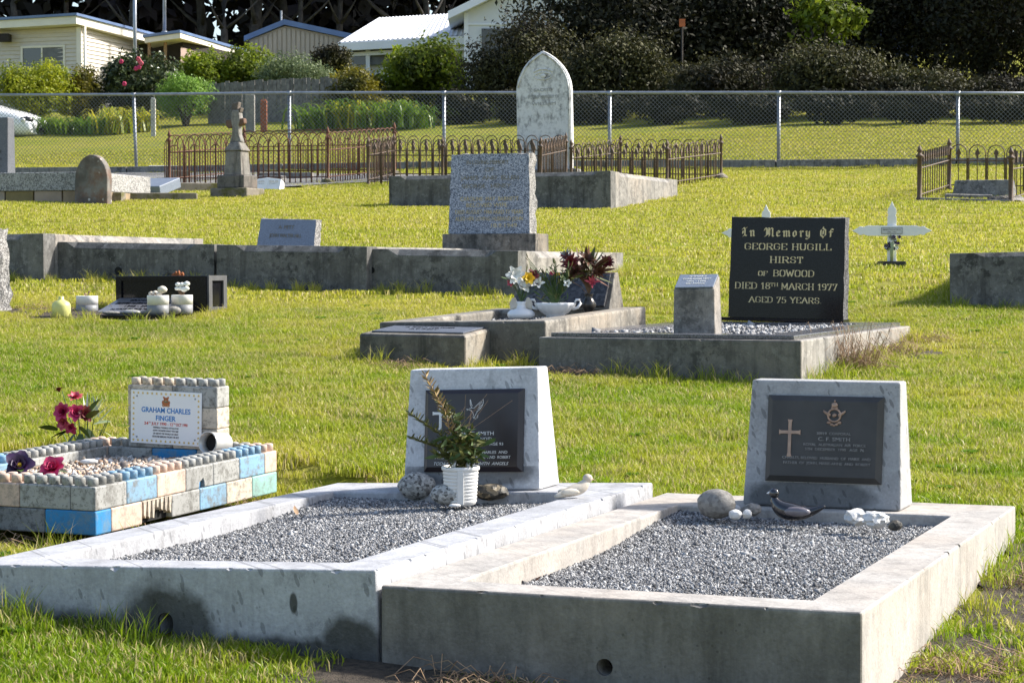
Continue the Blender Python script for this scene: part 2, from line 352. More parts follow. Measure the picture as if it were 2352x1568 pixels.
# ---------------------------------------------------------------- bulk meshes
def fastmesh(name, V, F, rnd=None, mat=None, sm=False):
    me = bpy.data.meshes.new(name); V = np.asarray(V, np.float32); F = np.asarray(F, np.int32); k = F.shape[1]
    me.vertices.add(len(V)); me.vertices.foreach_set('co', V.ravel())
    me.loops.add(F.size); me.loops.foreach_set('vertex_index', F.ravel())
    me.polygons.add(len(F)); me.polygons.foreach_set('loop_start', np.arange(0, F.size, k, dtype=np.int32))
    me.update(calc_edges=True)
    if rnd is not None:
        a = me.attributes.new('rnd', 'FLOAT', 'POINT'); a.data.foreach_set('value', np.asarray(rnd, np.float32))
    if mat: me.materials.append(mat)
    if sm: me.shade_smooth()
    return me
def cloud_mesh(name, lobes, n, size, mat, seed=0, aspect=.5, shell=.5, jag=.25):
    g = np.random.default_rng(seed)
    vol = np.array([(r[0]*r[1]*r[2])**.67 for c, r in lobes]); vol /= vol.sum()
    idx = g.choice(len(lobes), n, p=vol)
    c = np.array([l[0] for l in lobes], float)[idx]; r = np.array([l[1] for l in lobes], float)[idx]
    d = g.normal(size=(n, 3)); d /= np.linalg.norm(d, axis=1)[:, None]
    # clumps: bulge the radius by direction and lobe
    ph = idx[:, None]*1.7
    bul = 1+jag*np.sin(d[:, :1]*5+ph)*np.sin(d[:, 1:2]*6+ph*2)*1.0+jag*.7*np.sin(d[:, 2:3]*9+d[:, :1]*7+ph)
    rad = 1-shell*g.random((n, 1))**1.5
    p = c+d*r*rad*bul
    nrm = d+.9*g.normal(size=(n, 3)); nrm[:, 2] += .3; nrm /= np.linalg.norm(nrm, axis=1)[:, None]
    t = np.cross(nrm, g.normal(size=(n, 3))); t /= np.linalg.norm(t, axis=1)[:, None]
    b = np.cross(nrm, t)
    s = size*(.6+.8*g.random((n, 1)))
    V = np.stack([p-t*s*.5, p+b*s*aspect*.5+nrm*s*.08, p+t*s*.5, p-b*s*aspect*.5+nrm*s*.08], 1).reshape(-1, 3)
    F = np.arange(4*n).reshape(-1, 4)
    return fastmesh(name, V, F, np.repeat(g.random(n), 4), mat)
def strap_mesh(name, n, h, spread, mat, seed, w=.06, sag=1.35):
    g = np.random.default_rng(seed); V = []; F = []; Rn = []
    for i in range(n):
        a = g.random()*6.283; L = h*(.7+.6*g.random()); out = spread*(.35+.9*g.random()); bx, by = g.normal(size=2)*spread*.3
        side = np.array([-math.sin(a), math.cos(a), 0])*w*(.6+.6*g.random()); b = len(V); q = g.random()
        for k in range(5):
            t = k/4; p = np.array([bx+math.cos(a)*out*t**1.5, by+math.sin(a)*out*t**1.5, L*(t*1.5-sag*t*t*.85)])
            ww = side*(1-t**2*.95); V += [p-ww/2, p+ww/2]; Rn += [q, q]
        F += [(b+2*k, b+2*k+1, b+2*k+3, b+2*k+2) for k in range(4)]
    return fastmesh(name, V, F, Rn, mat)

# ---------------------------------------------------------------- the ground
def grid(xs, ys, zf, name, mat):
    X, Y = np.meshgrid(xs, ys); Z = zf(X, Y); V = np.stack([X, Y, Z], -1).reshape(-1, 3); w = len(xs); h = len(ys)
    i = (np.arange(h-1)[:, None]*w+np.arange(w-1)[None]).ravel()
    return fastmesh(name, V, np.stack([i, i+1, i+w+1, i+w], 1), None, mat, True)
def turf_base():
    m, nt, bs = newmat('lawn_base'); g = nd(nt, 'NewGeometry'); P = g.outputs['Position']
    n1 = noise(nt, P, .55, 6); n2 = noise(nt, P, 3.5, 6, .7); n3 = noise(nt, P, 40, 4, .7)
    c = mix(nt, rng(nt, n1, .4, .6), (.20,.23,.02), (.28,.27,.035))
    c = mix(nt, rng(nt, n2, .45, .68, 0, .8), c, (.3,.26,.09))
    c = mix(nt, rng(nt, n3, .3, .7), mix(nt, .45, c, (.06,.07,.01)), c)
    nt.links.new(c, bs.inputs['Base Color']); bs.inputs['Roughness'].default_value = .95; bs.inputs['Specular IOR Level'].default_value = .1
    bump(nt, bs, n3, .8, .03); return m
M['lawn_base'] = turf_base()
gx = np.concatenate([np.linspace(-160, -16, 20), np.linspace(-15, 15, 241), np.linspace(16, 160, 20)])
gy = np.concatenate([np.linspace(-20, 2, 8), np.arange(2.25, 16, .125), np.arange(16, 52, .5), np.linspace(53, 400, 50)])
GROUND = put('ground', grid(gx, gy, ground, 'ground', M['lawn_base'])); structure(GROUND)

# ---------------------------------------------------------------- chain link fence with its concrete edging
FA = Vector((-13.6, 43.35, 0)); FB = Vector((13.6, 36.35, 0)); FD = (FB-FA).normalized(); FN = Vector((-FD.y, FD.x, 0))
def fpt(px):                              # point of the fence line under a picture column
    d = ray(px, 400); t = (FA.x*FD.y-FA.y*FD.x)/(d.x*FD.y-d.y*FD.x); return Vector((d.x*t, d.y*t, 0))
def chain_fence():
    t = thing('chain_link_fence', 'long galvanised chain link fence with a top rail running behind the graves', 'fence', (0,0,0))
    ends = [fpt(x) for x in (-60, 308, 665, 1020, 1400, 1788, 2199, 2420)]
    tops = []
    for k, p in enumerate(ends):
        z0 = gz(p.x, p.y); p.z = z0
        hd = at_y(CX, [222, 221, 217, 217, 217, 217, 218, 219][k], p.y).z
        tops.append(Vector((p.x, p.y, hd)))
        mb = MB(); mb.tube([(p.x+(0.05 if k == 1 else 0), p.y, z0-.2), (p.x, p.y, hd)], .032, 10)
        mb.tube([(p.x, p.y, hd-.015), (p.x, p.y, hd+.06)], .042, 10)
        mb.build('post', M['galv'], t, True)
    mb = MB(); mb.tube([q+Vector((0,0,.03)) for q in tops], .026, 8); mb.build('top_rail', M['galv'], t, True)
    # wire net: two families of slanting wires clipped to each bay
    mb = MB(); st = .075
    for a, b, ga, gb in zip(tops[:-1], tops[1:], ends[:-1], ends[1:]):
        L = (b-a).length; H = 1.28; off = FN*-.035
        def pt(s, h): return a.lerp(b, s/L)*(1)+off-Vector((0,0,H-h))
        n = int((L+H)/st)
        for i in range(n):
            s0 = -H+i*st
            lo, hi = max(0, -s0), min(H, L-s0)
            if hi > lo+.01:
                mb.tube([pt(s0+lo, lo), pt(s0+hi, hi)], .0038, 3, False); mb.tube([pt(L-s0-lo, lo), pt(L-s0-hi, hi)], .0038, 3, False)
    o = mb.build('wire_net', plain('wire', (.2,.21,.22), .5, metal=.5), t, fix=False); o['kind'] = 'stuff'
    # bottom wire
    e = thing('concrete_edging', 'low concrete edging strip along the foot of the chain link fence', 'edging', (0,0,0))
    for a, b in zip(ends[:-1], ends[1:]):
        mb = MB(); n = FN*.16
        za, zb = gz(a.x, a.y)+.05, gz(b.x, b.y)+.05; g = FD*.012
        p = [a-n*2.2+g, b-n*2.2-g, b+n*.4-g, a+n*.4+g]; zz = [za, zb, zb, za]
        mb.hexa([(q.x, q.y, z-.4) for q, z in zip(p, zz)]+[(q.x, q.y, z+.03) for q, z in zip(p, zz)])
        mb.build('edging_block', M['old_concrete'], e, bevel=.012)
chain_fence()

# ---------------------------------------------------------------- far wood, trees, bushes
M['lf_dark'] = leafmat('dark_evergreen_leaf', (.010,.012,.005), (.024,.026,.010), .7, .15, (.028,.026,.012), .5)
M['lf_tea'] = leafmat('tea_tree_leaf', (.018,.021,.007), (.095,.092,.026), .7, .2, (.024,.021,.012), .6)
M['lf_bright'] = leafmat('bright_yellow_green_leaf', (.24,.3,.015), (.38,.38,.02), .5, .5, (.10,.14,.012), 1.2)
M['lf_mid'] = leafmat('mid_green_leaf', (.13,.2,.015), (.27,.32,.02), .5, .5, (.06,.085,.012), 1.0)
M['lf_grey'] = leafmat('grey_green_leaf', (.1,.14,.06), (.16,.2,.09), .6, .3)
M['lf_soft'] = leafmat('soft_green_leaf', (.13,.26,.03), (.25,.38,.07), .5, .4)
M['lf_olive'] = leafmat('olive_gold_leaf', (.18,.16,.012), (.32,.27,.02), .5, .35, (.05,.055,.012), 1.2)
M['lf_camellia'] = leafmat('glossy_camellia_leaf', (.022,.036,.012), (.07,.09,.03), .35, .2)
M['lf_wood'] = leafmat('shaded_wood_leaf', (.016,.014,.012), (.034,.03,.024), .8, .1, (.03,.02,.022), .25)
M['lf_strap'] = leafmat('strap_leaf', (.07,.15,.015), (.2,.3,.03), .4, .35)
M['lf_strap_y'] = leafmat('yellowing_strap_leaf', (.18,.25,.015), (.55,.48,.04), .4, .4)
M['bark_grey'] = plain('grey_gum_bark', (.07,.062,.058), .9, (.025,.02,.02), 5, .5, bd=.03)
M['bark_dark'] = plain('dark_bark', (.06,.05,.042), .9, (.03,.025,.02), 6, .5, bd=.03)
def lobes_for(c, r, n, seed, f=.55):
    g = random.Random(seed); L = [(c, (r[0]*.78, r[1]*.78, r[2]*.8))]
    for i in range(n):
        a = g.random()*6.283; u = g.uniform(-.4, .95); k = math.sqrt(max(0, 1-u*u))
        q = g.uniform(.3, .6)*f/.55
        L.append(((c[0]+math.cos(a)*k*r[0]*.7, c[1]+math.sin(a)*k*r[1]*.7, c[2]+u*r[2]*.7), (r[0]*q, r[1]*q, r[2]*q)))
    return L
def shrub(name, label, x0, x1, ytop, ybot, Y, leaf, n, size, seed, group=None, cat='bush', depth=1.0, lob=9, trunk=.05, jag=.2):
    """a bush whose outline spans the given picture box at depth Y; foot on the ground"""
    a = at_y(x0, ytop, Y); b = at_y(x1, ybot, Y); cx = (a.x+b.x)/2; g = gz(cx, Y)
    w = (b.x-a.x)/2; zb = min(b.z, a.z-.3); zb = max(zb, g+.05); zb -= .45*(a.z-zb)/2; h = (a.z-zb)/2
    t = thing(name, label, cat, (cx, Y, g), 0, group)
    c = (0, 0, zb+h-g); r = (w, w*depth, h)
    me = cloud_mesh('foliage', lobes_for(c, (r[0]*.86, r[1]*.86, r[2]*.86), lob, seed), n, size, leaf, seed, jag=jag); put('foliage', me, t)
    mb = MB()
    for k in range(4):
        an = k*1.6+seed; mb.tube([(0,0,-.1), (math.cos(an)*w*.15, math.sin(an)*w*.15, c[2]*.5), (math.cos(an)*w*.4, math.sin(an)*w*.4, c[2]+h*.2)], [trunk, trunk*.8, trunk*.4], 6)
    mb.build('stem', M['bark_dark'], t, True); return t
def tree(name, label, px, Y, top, spread, leaf, n, size, seed, crown_lo=.3, group=None, bark='bark_dark', tr=.2, lean=0, lob=14, depth=.8, jag=.3):
    b = at_y(px, 300, Y); x = b.x; g = gz(x, Y); H = at_y(px, top, Y).z-g
    t = thing(name, label, 'tree', (x, Y, g), 0, group); rn = random.Random(seed); mb = MB()
    pts = [(lean*H*k/6+rn.uniform(-.06, .06)*k*.3, rn.uniform(-.05, .05)*k, -.3+H*.85*k/6) for k in range(7)]
    mb.tube(pts, [tr*(1-.12*k) for k in range(7)], 8)
    for k in range(7):
        q = pts[2+k % 4]; a = rn.random()*6.28; L = spread*rn.uniform(.5, .9)
        mb.tube([q, (q[0]+math.cos(a)*L*.5, q[1]+math.sin(a)*L*.4, q[2]+L*.35), (q[0]+math.cos(a)*L, q[1]+math.sin(a)*L*.7, q[2]+L*.8)], [tr*.4, tr*.25, tr*.08], 6)
    mb.build('trunk', M[bark], t, True)
    lo = H*crown_lo-(1.2 if crown_lo == 0 else 0); c = (lean*H*.6, 0, (lo+H)/2); r = (spread, spread*depth, (H-lo)/2)
    put('crown', cloud_mesh('crown', lobes_for(c, r, lob, seed, .5), n, size, leaf, seed, jag=jag), t); return t
def wood():
    g = np.random.default_rng(5)
    L = []
    for i in range(46):
        x = -34+i*1.5+g.normal()*.6; y = 84+g.random()*8; z = gz(x, y)
        for h in (2.0, 5.5, 9.5, 13.5, 17): L.append(((x+g.normal()*.7, y, z+h+g.normal()*.5), (2.0, 1.6, 2.8)))
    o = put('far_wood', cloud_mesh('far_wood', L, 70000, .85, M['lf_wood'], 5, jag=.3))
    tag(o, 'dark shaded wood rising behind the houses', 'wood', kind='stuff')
wood()
GUM = [(40,78,.16,-.02),(150,80,.13,.02),(300,77,.2,.03),(470,79,.24,-.04),(515,76,.16,.02),(585,78,.3,.05),(700,77,.14,-.05),(655,79,.2,.0),(775,78,.15,.03),(905,79,.28,.02),(985,77,.18,-.02),(1010,80,.16,.03)]
for k, (px, Y, tr, ln) in enumerate(GUM):
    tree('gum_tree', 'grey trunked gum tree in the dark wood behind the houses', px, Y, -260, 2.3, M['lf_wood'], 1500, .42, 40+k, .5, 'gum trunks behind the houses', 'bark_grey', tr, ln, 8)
# dark evergreens on the right
EV = [('dark evergreen tree towering left of the pale bushy tree top', 1500, 56, -190, 3.2, 'lf_dark', 26000, .135, 1),
      ('dark evergreen tree with black gaps behind the tall marble headstone', 1640, 58, -230, 3.0, 'lf_dark', 24000, .135, 2),
      ('tallest dark evergreen tree in the middle of the right hand tree belt', 1800, 57, -240, 2.9, 'lf_dark', 24000, .135, 3),
      ('brown green evergreen tree right of the bright green shoots', 2040, 59, -210, 3.1, 'lf_tea', 24000, .13, 4),
      ('blackish evergreen tree at the end of the tree belt', 2260, 57, -240, 3.2, 'lf_dark', 24000, .135, 5),
      ('dark evergreen tree beyond the right hand iron grave fence', 2420, 55, -200, 2.8, 'lf_dark', 14000, .135, 6)]
for lab, px, Y, top, sp, lf, n, sz, sd in EV:
    tree('evergreen_tree', lab, px, Y, top, sp, M[lf], n, sz, 60+sd, .0, 'dark tree belt beyond the fence', tr=.22)
TEA = [('olive tea tree bush standing against the white gable house', 1060, 1330, 25, 235, 54.5, 11000, 21),
       ('tea tree bush just right of the tall marble headstone', 1280, 1560, 70, 250, 53.2, 11000, 22),
       ('brown tipped tea tree bush under the dark evergreens', 1500, 1790, 120, 262, 52.8, 10000, 23),
       ('wide tea tree bush with grey twigs behind the white crosses', 1740, 2080, 95, 265, 52.6, 12000, 24),
       ('round brownish tea tree bush behind the second white cross', 1980, 2260, 150, 268, 52.2, 10000, 25),
       ('tea tree bush behind the iron fence with the stone slab', 2200, 2480, 170, 275, 51.6, 9000, 26)]
for lab, x0, x1, a, b, Y, n, sd in TEA:
    Y = on_ground((x0+x1)/2, 289).y+2.6
    shrub('tea_tree_bush', lab, x0, x1, a, b+14, Y, M['lf_tea'], int(n*1.8), .085, sd, 'tea tree bushes beyond the fence', jag=.5, lob=20, depth=.7)
HB = [(985,1130,52.0,31),(1120,1290,51.6,32),(1270,1450,51.2,33),(1430,1640,50.6,34),(1620,1830,50.0,35),(1810,2030,49.6,36),(2010,2220,49.0,37),(2200,2420,48.6,38)]
for x0, x1, Y, sd in HB:
    Y = on_ground((x0+x1)/2, 289).y+.5
    shrub('hedge_bush', 'low dark hedge bush seen through the chain link behind the grass bank', x0, x1, 205, 292, Y, M['lf_dark'], 9000, .085, sd, 'low dark hedge behind the bank', lob=12, depth=.6)
t = shrub('sapling', 'bright yellow green leafy shoots among the dark evergreens', 1800, 1990, -30, 95, 53.6, M['lf_mid'], 3200, .16, 91, jag=.4, trunk=.07)
BU = [('hedge_shrub','clipped bright yellow green hedge below the cream house window',-20,180,132,250,55,'lf_bright',11000,.07,41),
      ('hedge_shrub','upright olive shrub beside the bright hedge under the cream house',128,232,142,250,55.5,'lf_olive',7000,.07,42),
      ('camellia_bush','dark glossy camellia bush with pink blooms beside the cream house',238,420,118,232,56,'lf_camellia',8000,.1,43),
      ('soft_shrub','fluffy light green shrub in front of the grey paling fence',360,492,166,250,53.6,'lf_soft',9000,.05,44),
      ('hedge_shrub','green shrub behind the camellia at the cream house corner',400,520,118,215,57.5,'lf_mid',6000,.09,45),
      ('hedge_shrub','broad green hedge below the tan shed gable',500,660,108,205,58,'lf_mid',7000,.09,46),
      ('dome_shrub','grey green clipped dome shrub above the paling fence',598,765,122,205,57,'lf_grey',9000,.06,47),
      ('gold_shrub','golden olive shrub spilling over the right end of the paling fence',725,895,140,245,54,'lf_olive',9000,.08,48),
      ('hedge_shrub','leafy green shrub in front of the white veranda',870,1075,82,245,55,'lf_mid',11000,.1,49),
      ('hedge_shrub','dark red brown shrub at the corner of the tan shed',720,800,98,150,60,'lf_tea',3000,.08,50)]
for nm, lab, x0, x1, a, b, Y, lf, n, sz, sd in BU: shrub(nm, lab, x0-8, x1+8, a-4, b+20, Y, M[lf], int(n*1.5), sz*1.1, sd, jag=.26, lob=18)
cam_root = [o for o in C.objects if o.name.startswith('camellia_bush')][0]
for px, py, m in ((279,142,'pink'),(318,136,'coral'),(325,146,'coral'),(321,141,'coral'),(313,158,'pink'),(320,155,'pink'),(286,193,'pink')):
    p = at_y(px, py, 54.6)-cam_root.location; mb = MB()
    for k in range(6):
        a = k*1.05; mb.blob((p.x+math.cos(a)*.03, p.y-.03, p.z+math.sin(a)*.03), (.032,.025,.032), k, .1, sub=1)
    mb.build('bloom', M[m], cam_root, True)
ST = [(110,288,.75,52.5,'lf_strap',1.0),(165,288,.7,52.3,'lf_strap',1.0),(215,286,.8,52.1,'lf_strap',.9),(270,284,1.15,52,'lf_strap_y',1.0),(318,280,.9,52.4,'lf_strap_y',.8),
      (720,285,1.1,51,'lf_strap',.9),(765,286,1.25,51,'lf_strap',1.0),(815,286,1.2,50.8,'lf_strap_y',1.0),(865,287,1.2,50.6,'lf_strap',1.0),(915,287,1.2,50.4,'lf_strap',1.0),(955,288,.95,50.3,'lf_strap',.8)]
for k, (px, py, h, Y, lf, sp) in enumerate(ST):
    x = at_y(px, py, Y).x; t = thing('strap_leaf_plant', 'arching strap leaf clump along the foot of the shrubs beyond the fence', 'plant', (x, Y, gz(x, Y)-.02), 0, 'strap leaf clumps beyond the fence')
    put('leaves', strap_mesh('leaves', 75, h*.9, sp*.85, M[lf], 100+k), t)

# ---------------------------------------------------------------- paling fence, posts, poles
def paling():
    t = thing('paling_fence', 'weathered grey timber paling fence behind the soft green shrub', 'fence', (0,0,0)); rn = random.Random(3)
    a = at_y(478, 268, 54.2); b = at_y(775, 262, 53.4); L = (b-a).length; n = 30; d = (b-a)/n; pm = plain('weathered_paling', (.2,.19,.18), .9, (.1,.095,.09), 9, .5)
    zt0, zt1 = at_y(478, 190, 54.2).z, at_y(775, 178, 53.4).z; ang = math.atan2(d.y, d.x)
    for i in range(n):
        p = a+d*(i+.5); w = L/n*.47; zt = zt0+(zt1-zt0)*i/n+rn.uniform(-.03,.03); z0 = gz(p.x, p.y)-.1
        mb = MB(); mb.box(-w, w, -.012, .012, 0, zt-z0); o = mb.build('paling', pm, t); o.location = (p.x, p.y+rn.uniform(-.015,.015), z0); o.rotation_euler = (0, rn.uniform(-.01,.01), ang)
    for z in (.35, 1.0):
        mb = MB(); mb.tube([(a.x, a.y+.05, gz(a.x, a.y)+z*.9), (b.x, b.y+.05, gz(b.x, b.y)+z*.9)], .04, 4); mb.build('rail', pm, t)
paling()
def post(lab, px, top, bot, Y, w, m):
    p = at_y(px, bot, Y); z0 = gz(p.x, Y); mb = MB(); h = at_y(px, top, Y).z-z0
    mb.box(-w, w, -w, w, -.3, h-.05); mb.hexa([(-w,-w,h-.05),(w,-w,h-.05),(w,w,h-.05),(-w,w,h-.05),(-w*.6,-w*.6,h),(w*.6,-w*.6,h),(w*.6,w*.6,h),(-w*.6,w*.6,h)])
    o = mb.build('timber_post', m, None); o.location = (p.x, Y, z0); tag(o, lab, 'post'); return o
post('pale grey timber post in front of the paling fence', 575, 214, 272, 50.8, .1, plain('grey_post', (.3,.29,.27), .9, (.18,.17,.16), 8, .4))
post('short red brown timber post beside the pale grey post', 606, 228, 270, 50.6, .07, plain('red_post', (.3,.1,.055), .9, (.2,.07,.04), 8, .4))
post('thin white post beside the yellowing strap leaf clump', 352, 224, 272, 50.5, .05, plain('white_post', (.5,.49,.46), .9, (.36,.35,.33), 8, .3))
for lab, px, bot, Y in (('slim grey steel pole rising in front of the cream house wall', 310, 122, 59, ), ('slim grey steel pole rising from the cream house roof', 378, 78, 62)):
    p = at_y(px, bot, Y); mb = MB(); top = at_y(px, -120, Y).z
    mb.tube([(0,0,0), (0,0,top-p.z+ (p.z-gz(p.x,Y) if px == 310 else 0))], .05, 8); mb.tube([(0,0,0),(0,0,.12)], .085, 8)
    o = mb.build('steel_pole', M['galv'], None, True); o.location = (p.x, Y, gz(p.x, Y) if px == 310 else p.z-.05); tag(o, lab, 'pole')

# ---------------------------------------------------------------- houses
M['cream_board'] = plain('cream_weatherboard', (.6,.55,.47), .6, (.54,.49,.42), 3, .05)
M['cream_trim'] = plain('cream_fascia', (.72,.68,.57), .5, (.66,.62,.52), 3)
M['roof_blue'] = plain('blue_roof_sheet', (.12,.19,.34), .45, (.09,.14,.26), 2)
M['roof_white'] = plain('white_roof_sheet', (.85,.86,.88), .35, (.8,.81,.84), 2)
M['house_white'] = plain('white_house_wall', (.74,.75,.76), .6, (.68,.69,.7), 2)
M['tan_sheet'] = plain('tan_shed_sheet', (.46,.38,.29), .6, (.41,.34,.26), 3)
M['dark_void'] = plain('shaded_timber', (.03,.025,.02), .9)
M['pink_board'] = plain('pale_pink_boards', (.36,.26,.22), .7, (.3,.22,.19), 4)
def glassmat():
    m, nt, bs = newmat('window_glass'); bs.inputs['Base Color'].default_value = (.03,.035,.04,1); bs.inputs['Roughness'].default_value = .05; bs.inputs['Specular IOR Level'].default_value = .8; return m
M['glass'] = glassmat()
M['curtain'] = plain('grey_blind', (.16,.165,.17), .8)
def wall_boards(t, a, b, z0, z1, board, mat, back=.2, zslope=0):
    """a wall from a to b (xy) clad in separate lapped boards"""
    d = (Vector((b.x, b.y, 0))-Vector((a.x, a.y, 0))); L = d.length; d.normalize(); ang = math.atan2(d.y, d.x)
    mb = MB(); mb.box(0, L, .02, back, 0, z1-z0); core = mb.build('wall', mat, t); core.location = (a.x, a.y, z0); core.rotation_euler = (0,0,ang)
    n = int((z1-z0)/board); mb = MB()
    mb.hexa([(0,-.028,0),(L,-.028,0),(L,.016,0),(0,.016,0),(0,.0,board),(L,.0,board),(L,.016,board),(0,.016,board)]); me = mb.mesh('weatherboard', mat)
    for k in range(n): put('weatherboard', me, core, (0,0,k*board))
    return core
def slab_between(pts, z0s, z1s, name, mat, t, bevel=0):
    n = len(pts); mb = MB()
    vs = [(p.x, p.y, z) for p, z in zip(pts, z0s)]+[(p.x, p.y, z) for p, z in zip(pts, z1s)]
    mb.add(vs, [tuple(range(n-1,-1,-1)), tuple(range(n, 2*n))]+[(i, (i+1) % n, (i+1) % n+n, i+n) for i in range(n)])
    return mb.build(name, mat, t, bevel=bevel)
def cream_house():
    t = thing('cream_house', 'low cream weatherboard house with a blue edged flat roof and one dark window', 'house', (0,0,0))
    c = at_y(182, 180, 60); l = at_y(-60, 180, 61.2); r = at_y(318, 180, 63.2)
    zt = at_y(182, 62, 60).z; z0 = gz(c.x, c.y)-.5
    w1 = wall_boards(t, l, c, z0, zt, .11, M['cream_board']); w2 = wall_boards(t, c, r, z0, at_y(318, 100, 63.2).z+.12, .11, M['cream_board'])
    d = (c-l).normalized()
    mb = MB(); mb.box(-.06, .06, -.06, .06, 0, zt-z0); o = mb.build('corner_board', M['cream_trim'], t); o.location = (c.x, c.y, z0)
    mb = MB(); mb.tube([(c.x+.16, c.y-.02, zt+.02), (c.x+.16, c.y-.02, z0)], .04, 8); mb.build('downpipe', M['cream_trim'], t, True)
    # roof: deep cream fascia under a blue sheet
    f = (r-c); f.z = 0; f.normalize(); e = Vector((d.x, d.y, 0)).normalized()
    p0 = l-f*.5-e*.5; p1 = c+e*.16-f*.42; p2 = r+f*.3+e*.3+Vector((0.1,0,0)); p3 = l+f*3.6-e*.5
    zf = [at_y(0, 70, 61).z, at_y(193, 52, 59.6).z, at_y(333, 98, 63.4).z, at_y(0, 70, 61).z-.1]
    slab_between([p0,p1,p2,p3], [z-.04 for z in zf], [z+.17 for z in zf], 'fascia', M['cream_trim'], t)
    up = [z+.175 for z in zf]
    slab_between([p0-f*.05,p1-f*.06+e*.05,p2+e*.05,p3], up, [z+.07 for z in up], 'roof_sheet', M['roof_blue'], t)
    # window
    a = at_y(55, 112, 60.6); b = at_y(148, 165, 60.2); wd = thing_part_window(t, a, b, e)
    # lower wing
    q0 = r+Vector((.0,.3,0)); q1 = at_y(420, 130, 62); q2 = at_y(590, 160, 66)
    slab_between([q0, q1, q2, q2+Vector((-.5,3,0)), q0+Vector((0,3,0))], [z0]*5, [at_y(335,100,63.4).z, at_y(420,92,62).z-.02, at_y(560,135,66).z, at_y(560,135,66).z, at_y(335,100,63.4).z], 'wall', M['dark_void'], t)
    g0 = at_y(415, 108, 61.7); g1 = at_y(470, 125, 63)
    slab_between([g0, g1, g1+Vector((0,.08,0)), g0+Vector((0,.08,0))], [z0]*4, [g0.z, g1.z-.0, g1.z, g0.z], 'lower_wall', M['pink_board'], t)
    for px in (343, 380):
        g = at_y(px, 130, 61.8); mb = MB(); mb.box(-.04,.04,-.04,.04,0,at_y(px, 96, 61.8).z-z0); o = mb.build('veranda_post', M['dry_tan'], t); o.location = (g.x, g.y, z0)
    pA = at_y(332, 95, 61.6); pB = at_y(414, 82, 61.0); pC = at_y(562, 128, 66.3); pD = pC+Vector((-1,3,0)); pE = pA+Vector((0,4,0))
    zz = [at_y(332, 99, 61.6).z, at_y(414, 88, 61).z, at_y(562, 131, 66.3).z]; zz += [zz[2], zz[0]]
    slab_between([pA,pB,pC,pD,pE], zz, [z+.14 for z in zz], 'fascia', M['cream_trim'], t)
    slab_between([pA-Vector((.04,.05,0)),pB-Vector((0,.06,0)),pC+Vector((.06,0,0)),pD,pE], [z+.145 for z in zz], [z+.22 for z in zz], 'roof_sheet', M['roof_blue'], t)
    # dark eave box at the left
    mb = MB(); k = at_y(8, 88, 60.6); mb.box(-.2,.2,-.25,.1,-.1,.1); o = mb.build('meter_box', M['dark_void'], t); o.location = k
def thing_part_window(t, a, b, e):
    w = (Vector((b.x, b.y, 0))-Vector((a.x, a.y, 0))).length; h = a.z-b.z; ang = math.atan2(b.y-a.y, b.x-a.x)
    mb = MB(); f = .06
    for x0,x1,z0,z1 in ((-f,w+f,h,h+f),(-f,w+f,-f,0),(-f,0,0,h),(w,w+f,0,h),(w*.46,w*.46+f*.6,0,h)): mb.box(x0,x1,-.075,.03,z0,z1)
    o = mb.build('window', M['cream_trim'], t); o.location = (a.x, a.y, b.z); o.rotation_euler = (0,0,ang)
    for x0, x1, m in ((0,w*.46,'glass'),(w*.46+f*.6,w,'curtain')):
        mb = MB(); mb.box(x0,x1,-.05,.02,0,h); mb.build('pane', M[m], o)
    return o
cream_house()
def shed():
    t = thing('tan_shed', 'tan sheet metal shed with a low blue edged gable', 'shed', (0,0,0)); Y = 67
    l = at_y(573, 140, Y); r = at_y(900, 140, Y+1.5); ap = at_y(656, 62, Y+.3); z0 = gz(l.x, Y)-.5
    zl = at_y(573, 92, Y).z; zr = at_y(900, 112, Y+1.5).z-.1; w = r.x-l.x; rib = 30
    wall = MB(); wall.prism([(0,0),(w,0),(w,zr-z0),(ap.x-l.x, ap.z-z0),(0,zl-z0)], .03, 4); o = wall.build('wall', M['tan_sheet'], t); o.location = (l.x, Y, z0)
    for k in range(rib):
        x = (k+.5)*w/rib; ha = ap.x-l.x
        h = (zl+(ap.z-zl)*x/ha if x < ha else ap.z+(zr-ap.z)*(x-ha)/(w-ha))-z0
        mb = MB(); mb.box(x-.05,x+.05,-.0,.028,0,h-.06); mb.build('sheet_rib', M['tan_sheet'], o)
    for p, q, in (((l.x-.15, zl-.05), (ap.x, ap.z+.02)), ((ap.x, ap.z+.02), (r.x+.2, zr-.05))):
        mb = MB(); mb.add([(p[0],Y-.12,p[1]),(q[0],Y-.12,q[1]),(q[0],Y-.12,q[1]+.16),(p[0],Y-.12,p[1]+.16),(p[0],Y+4,p[1]),(q[0],Y+4,q[1]),(q[0],Y+4,q[1]+.16),(p[0],Y+4,p[1]+.16)],
            [(0,1,2,3),(7,6,5,4),(0,4,5,1),(1,5,6,2),(2,6,7,3),(3,7,4,0)]); mb.build('roof_sheet', M['roof_blue'], t)
    mb = MB(); mb.tube([(ap.x-.1, Y, ap.z+.1), (ap.x-.1, Y, ap.z+.45)], .03, 6); mb.build('vent_pipe', M['galv'], t)
shed()
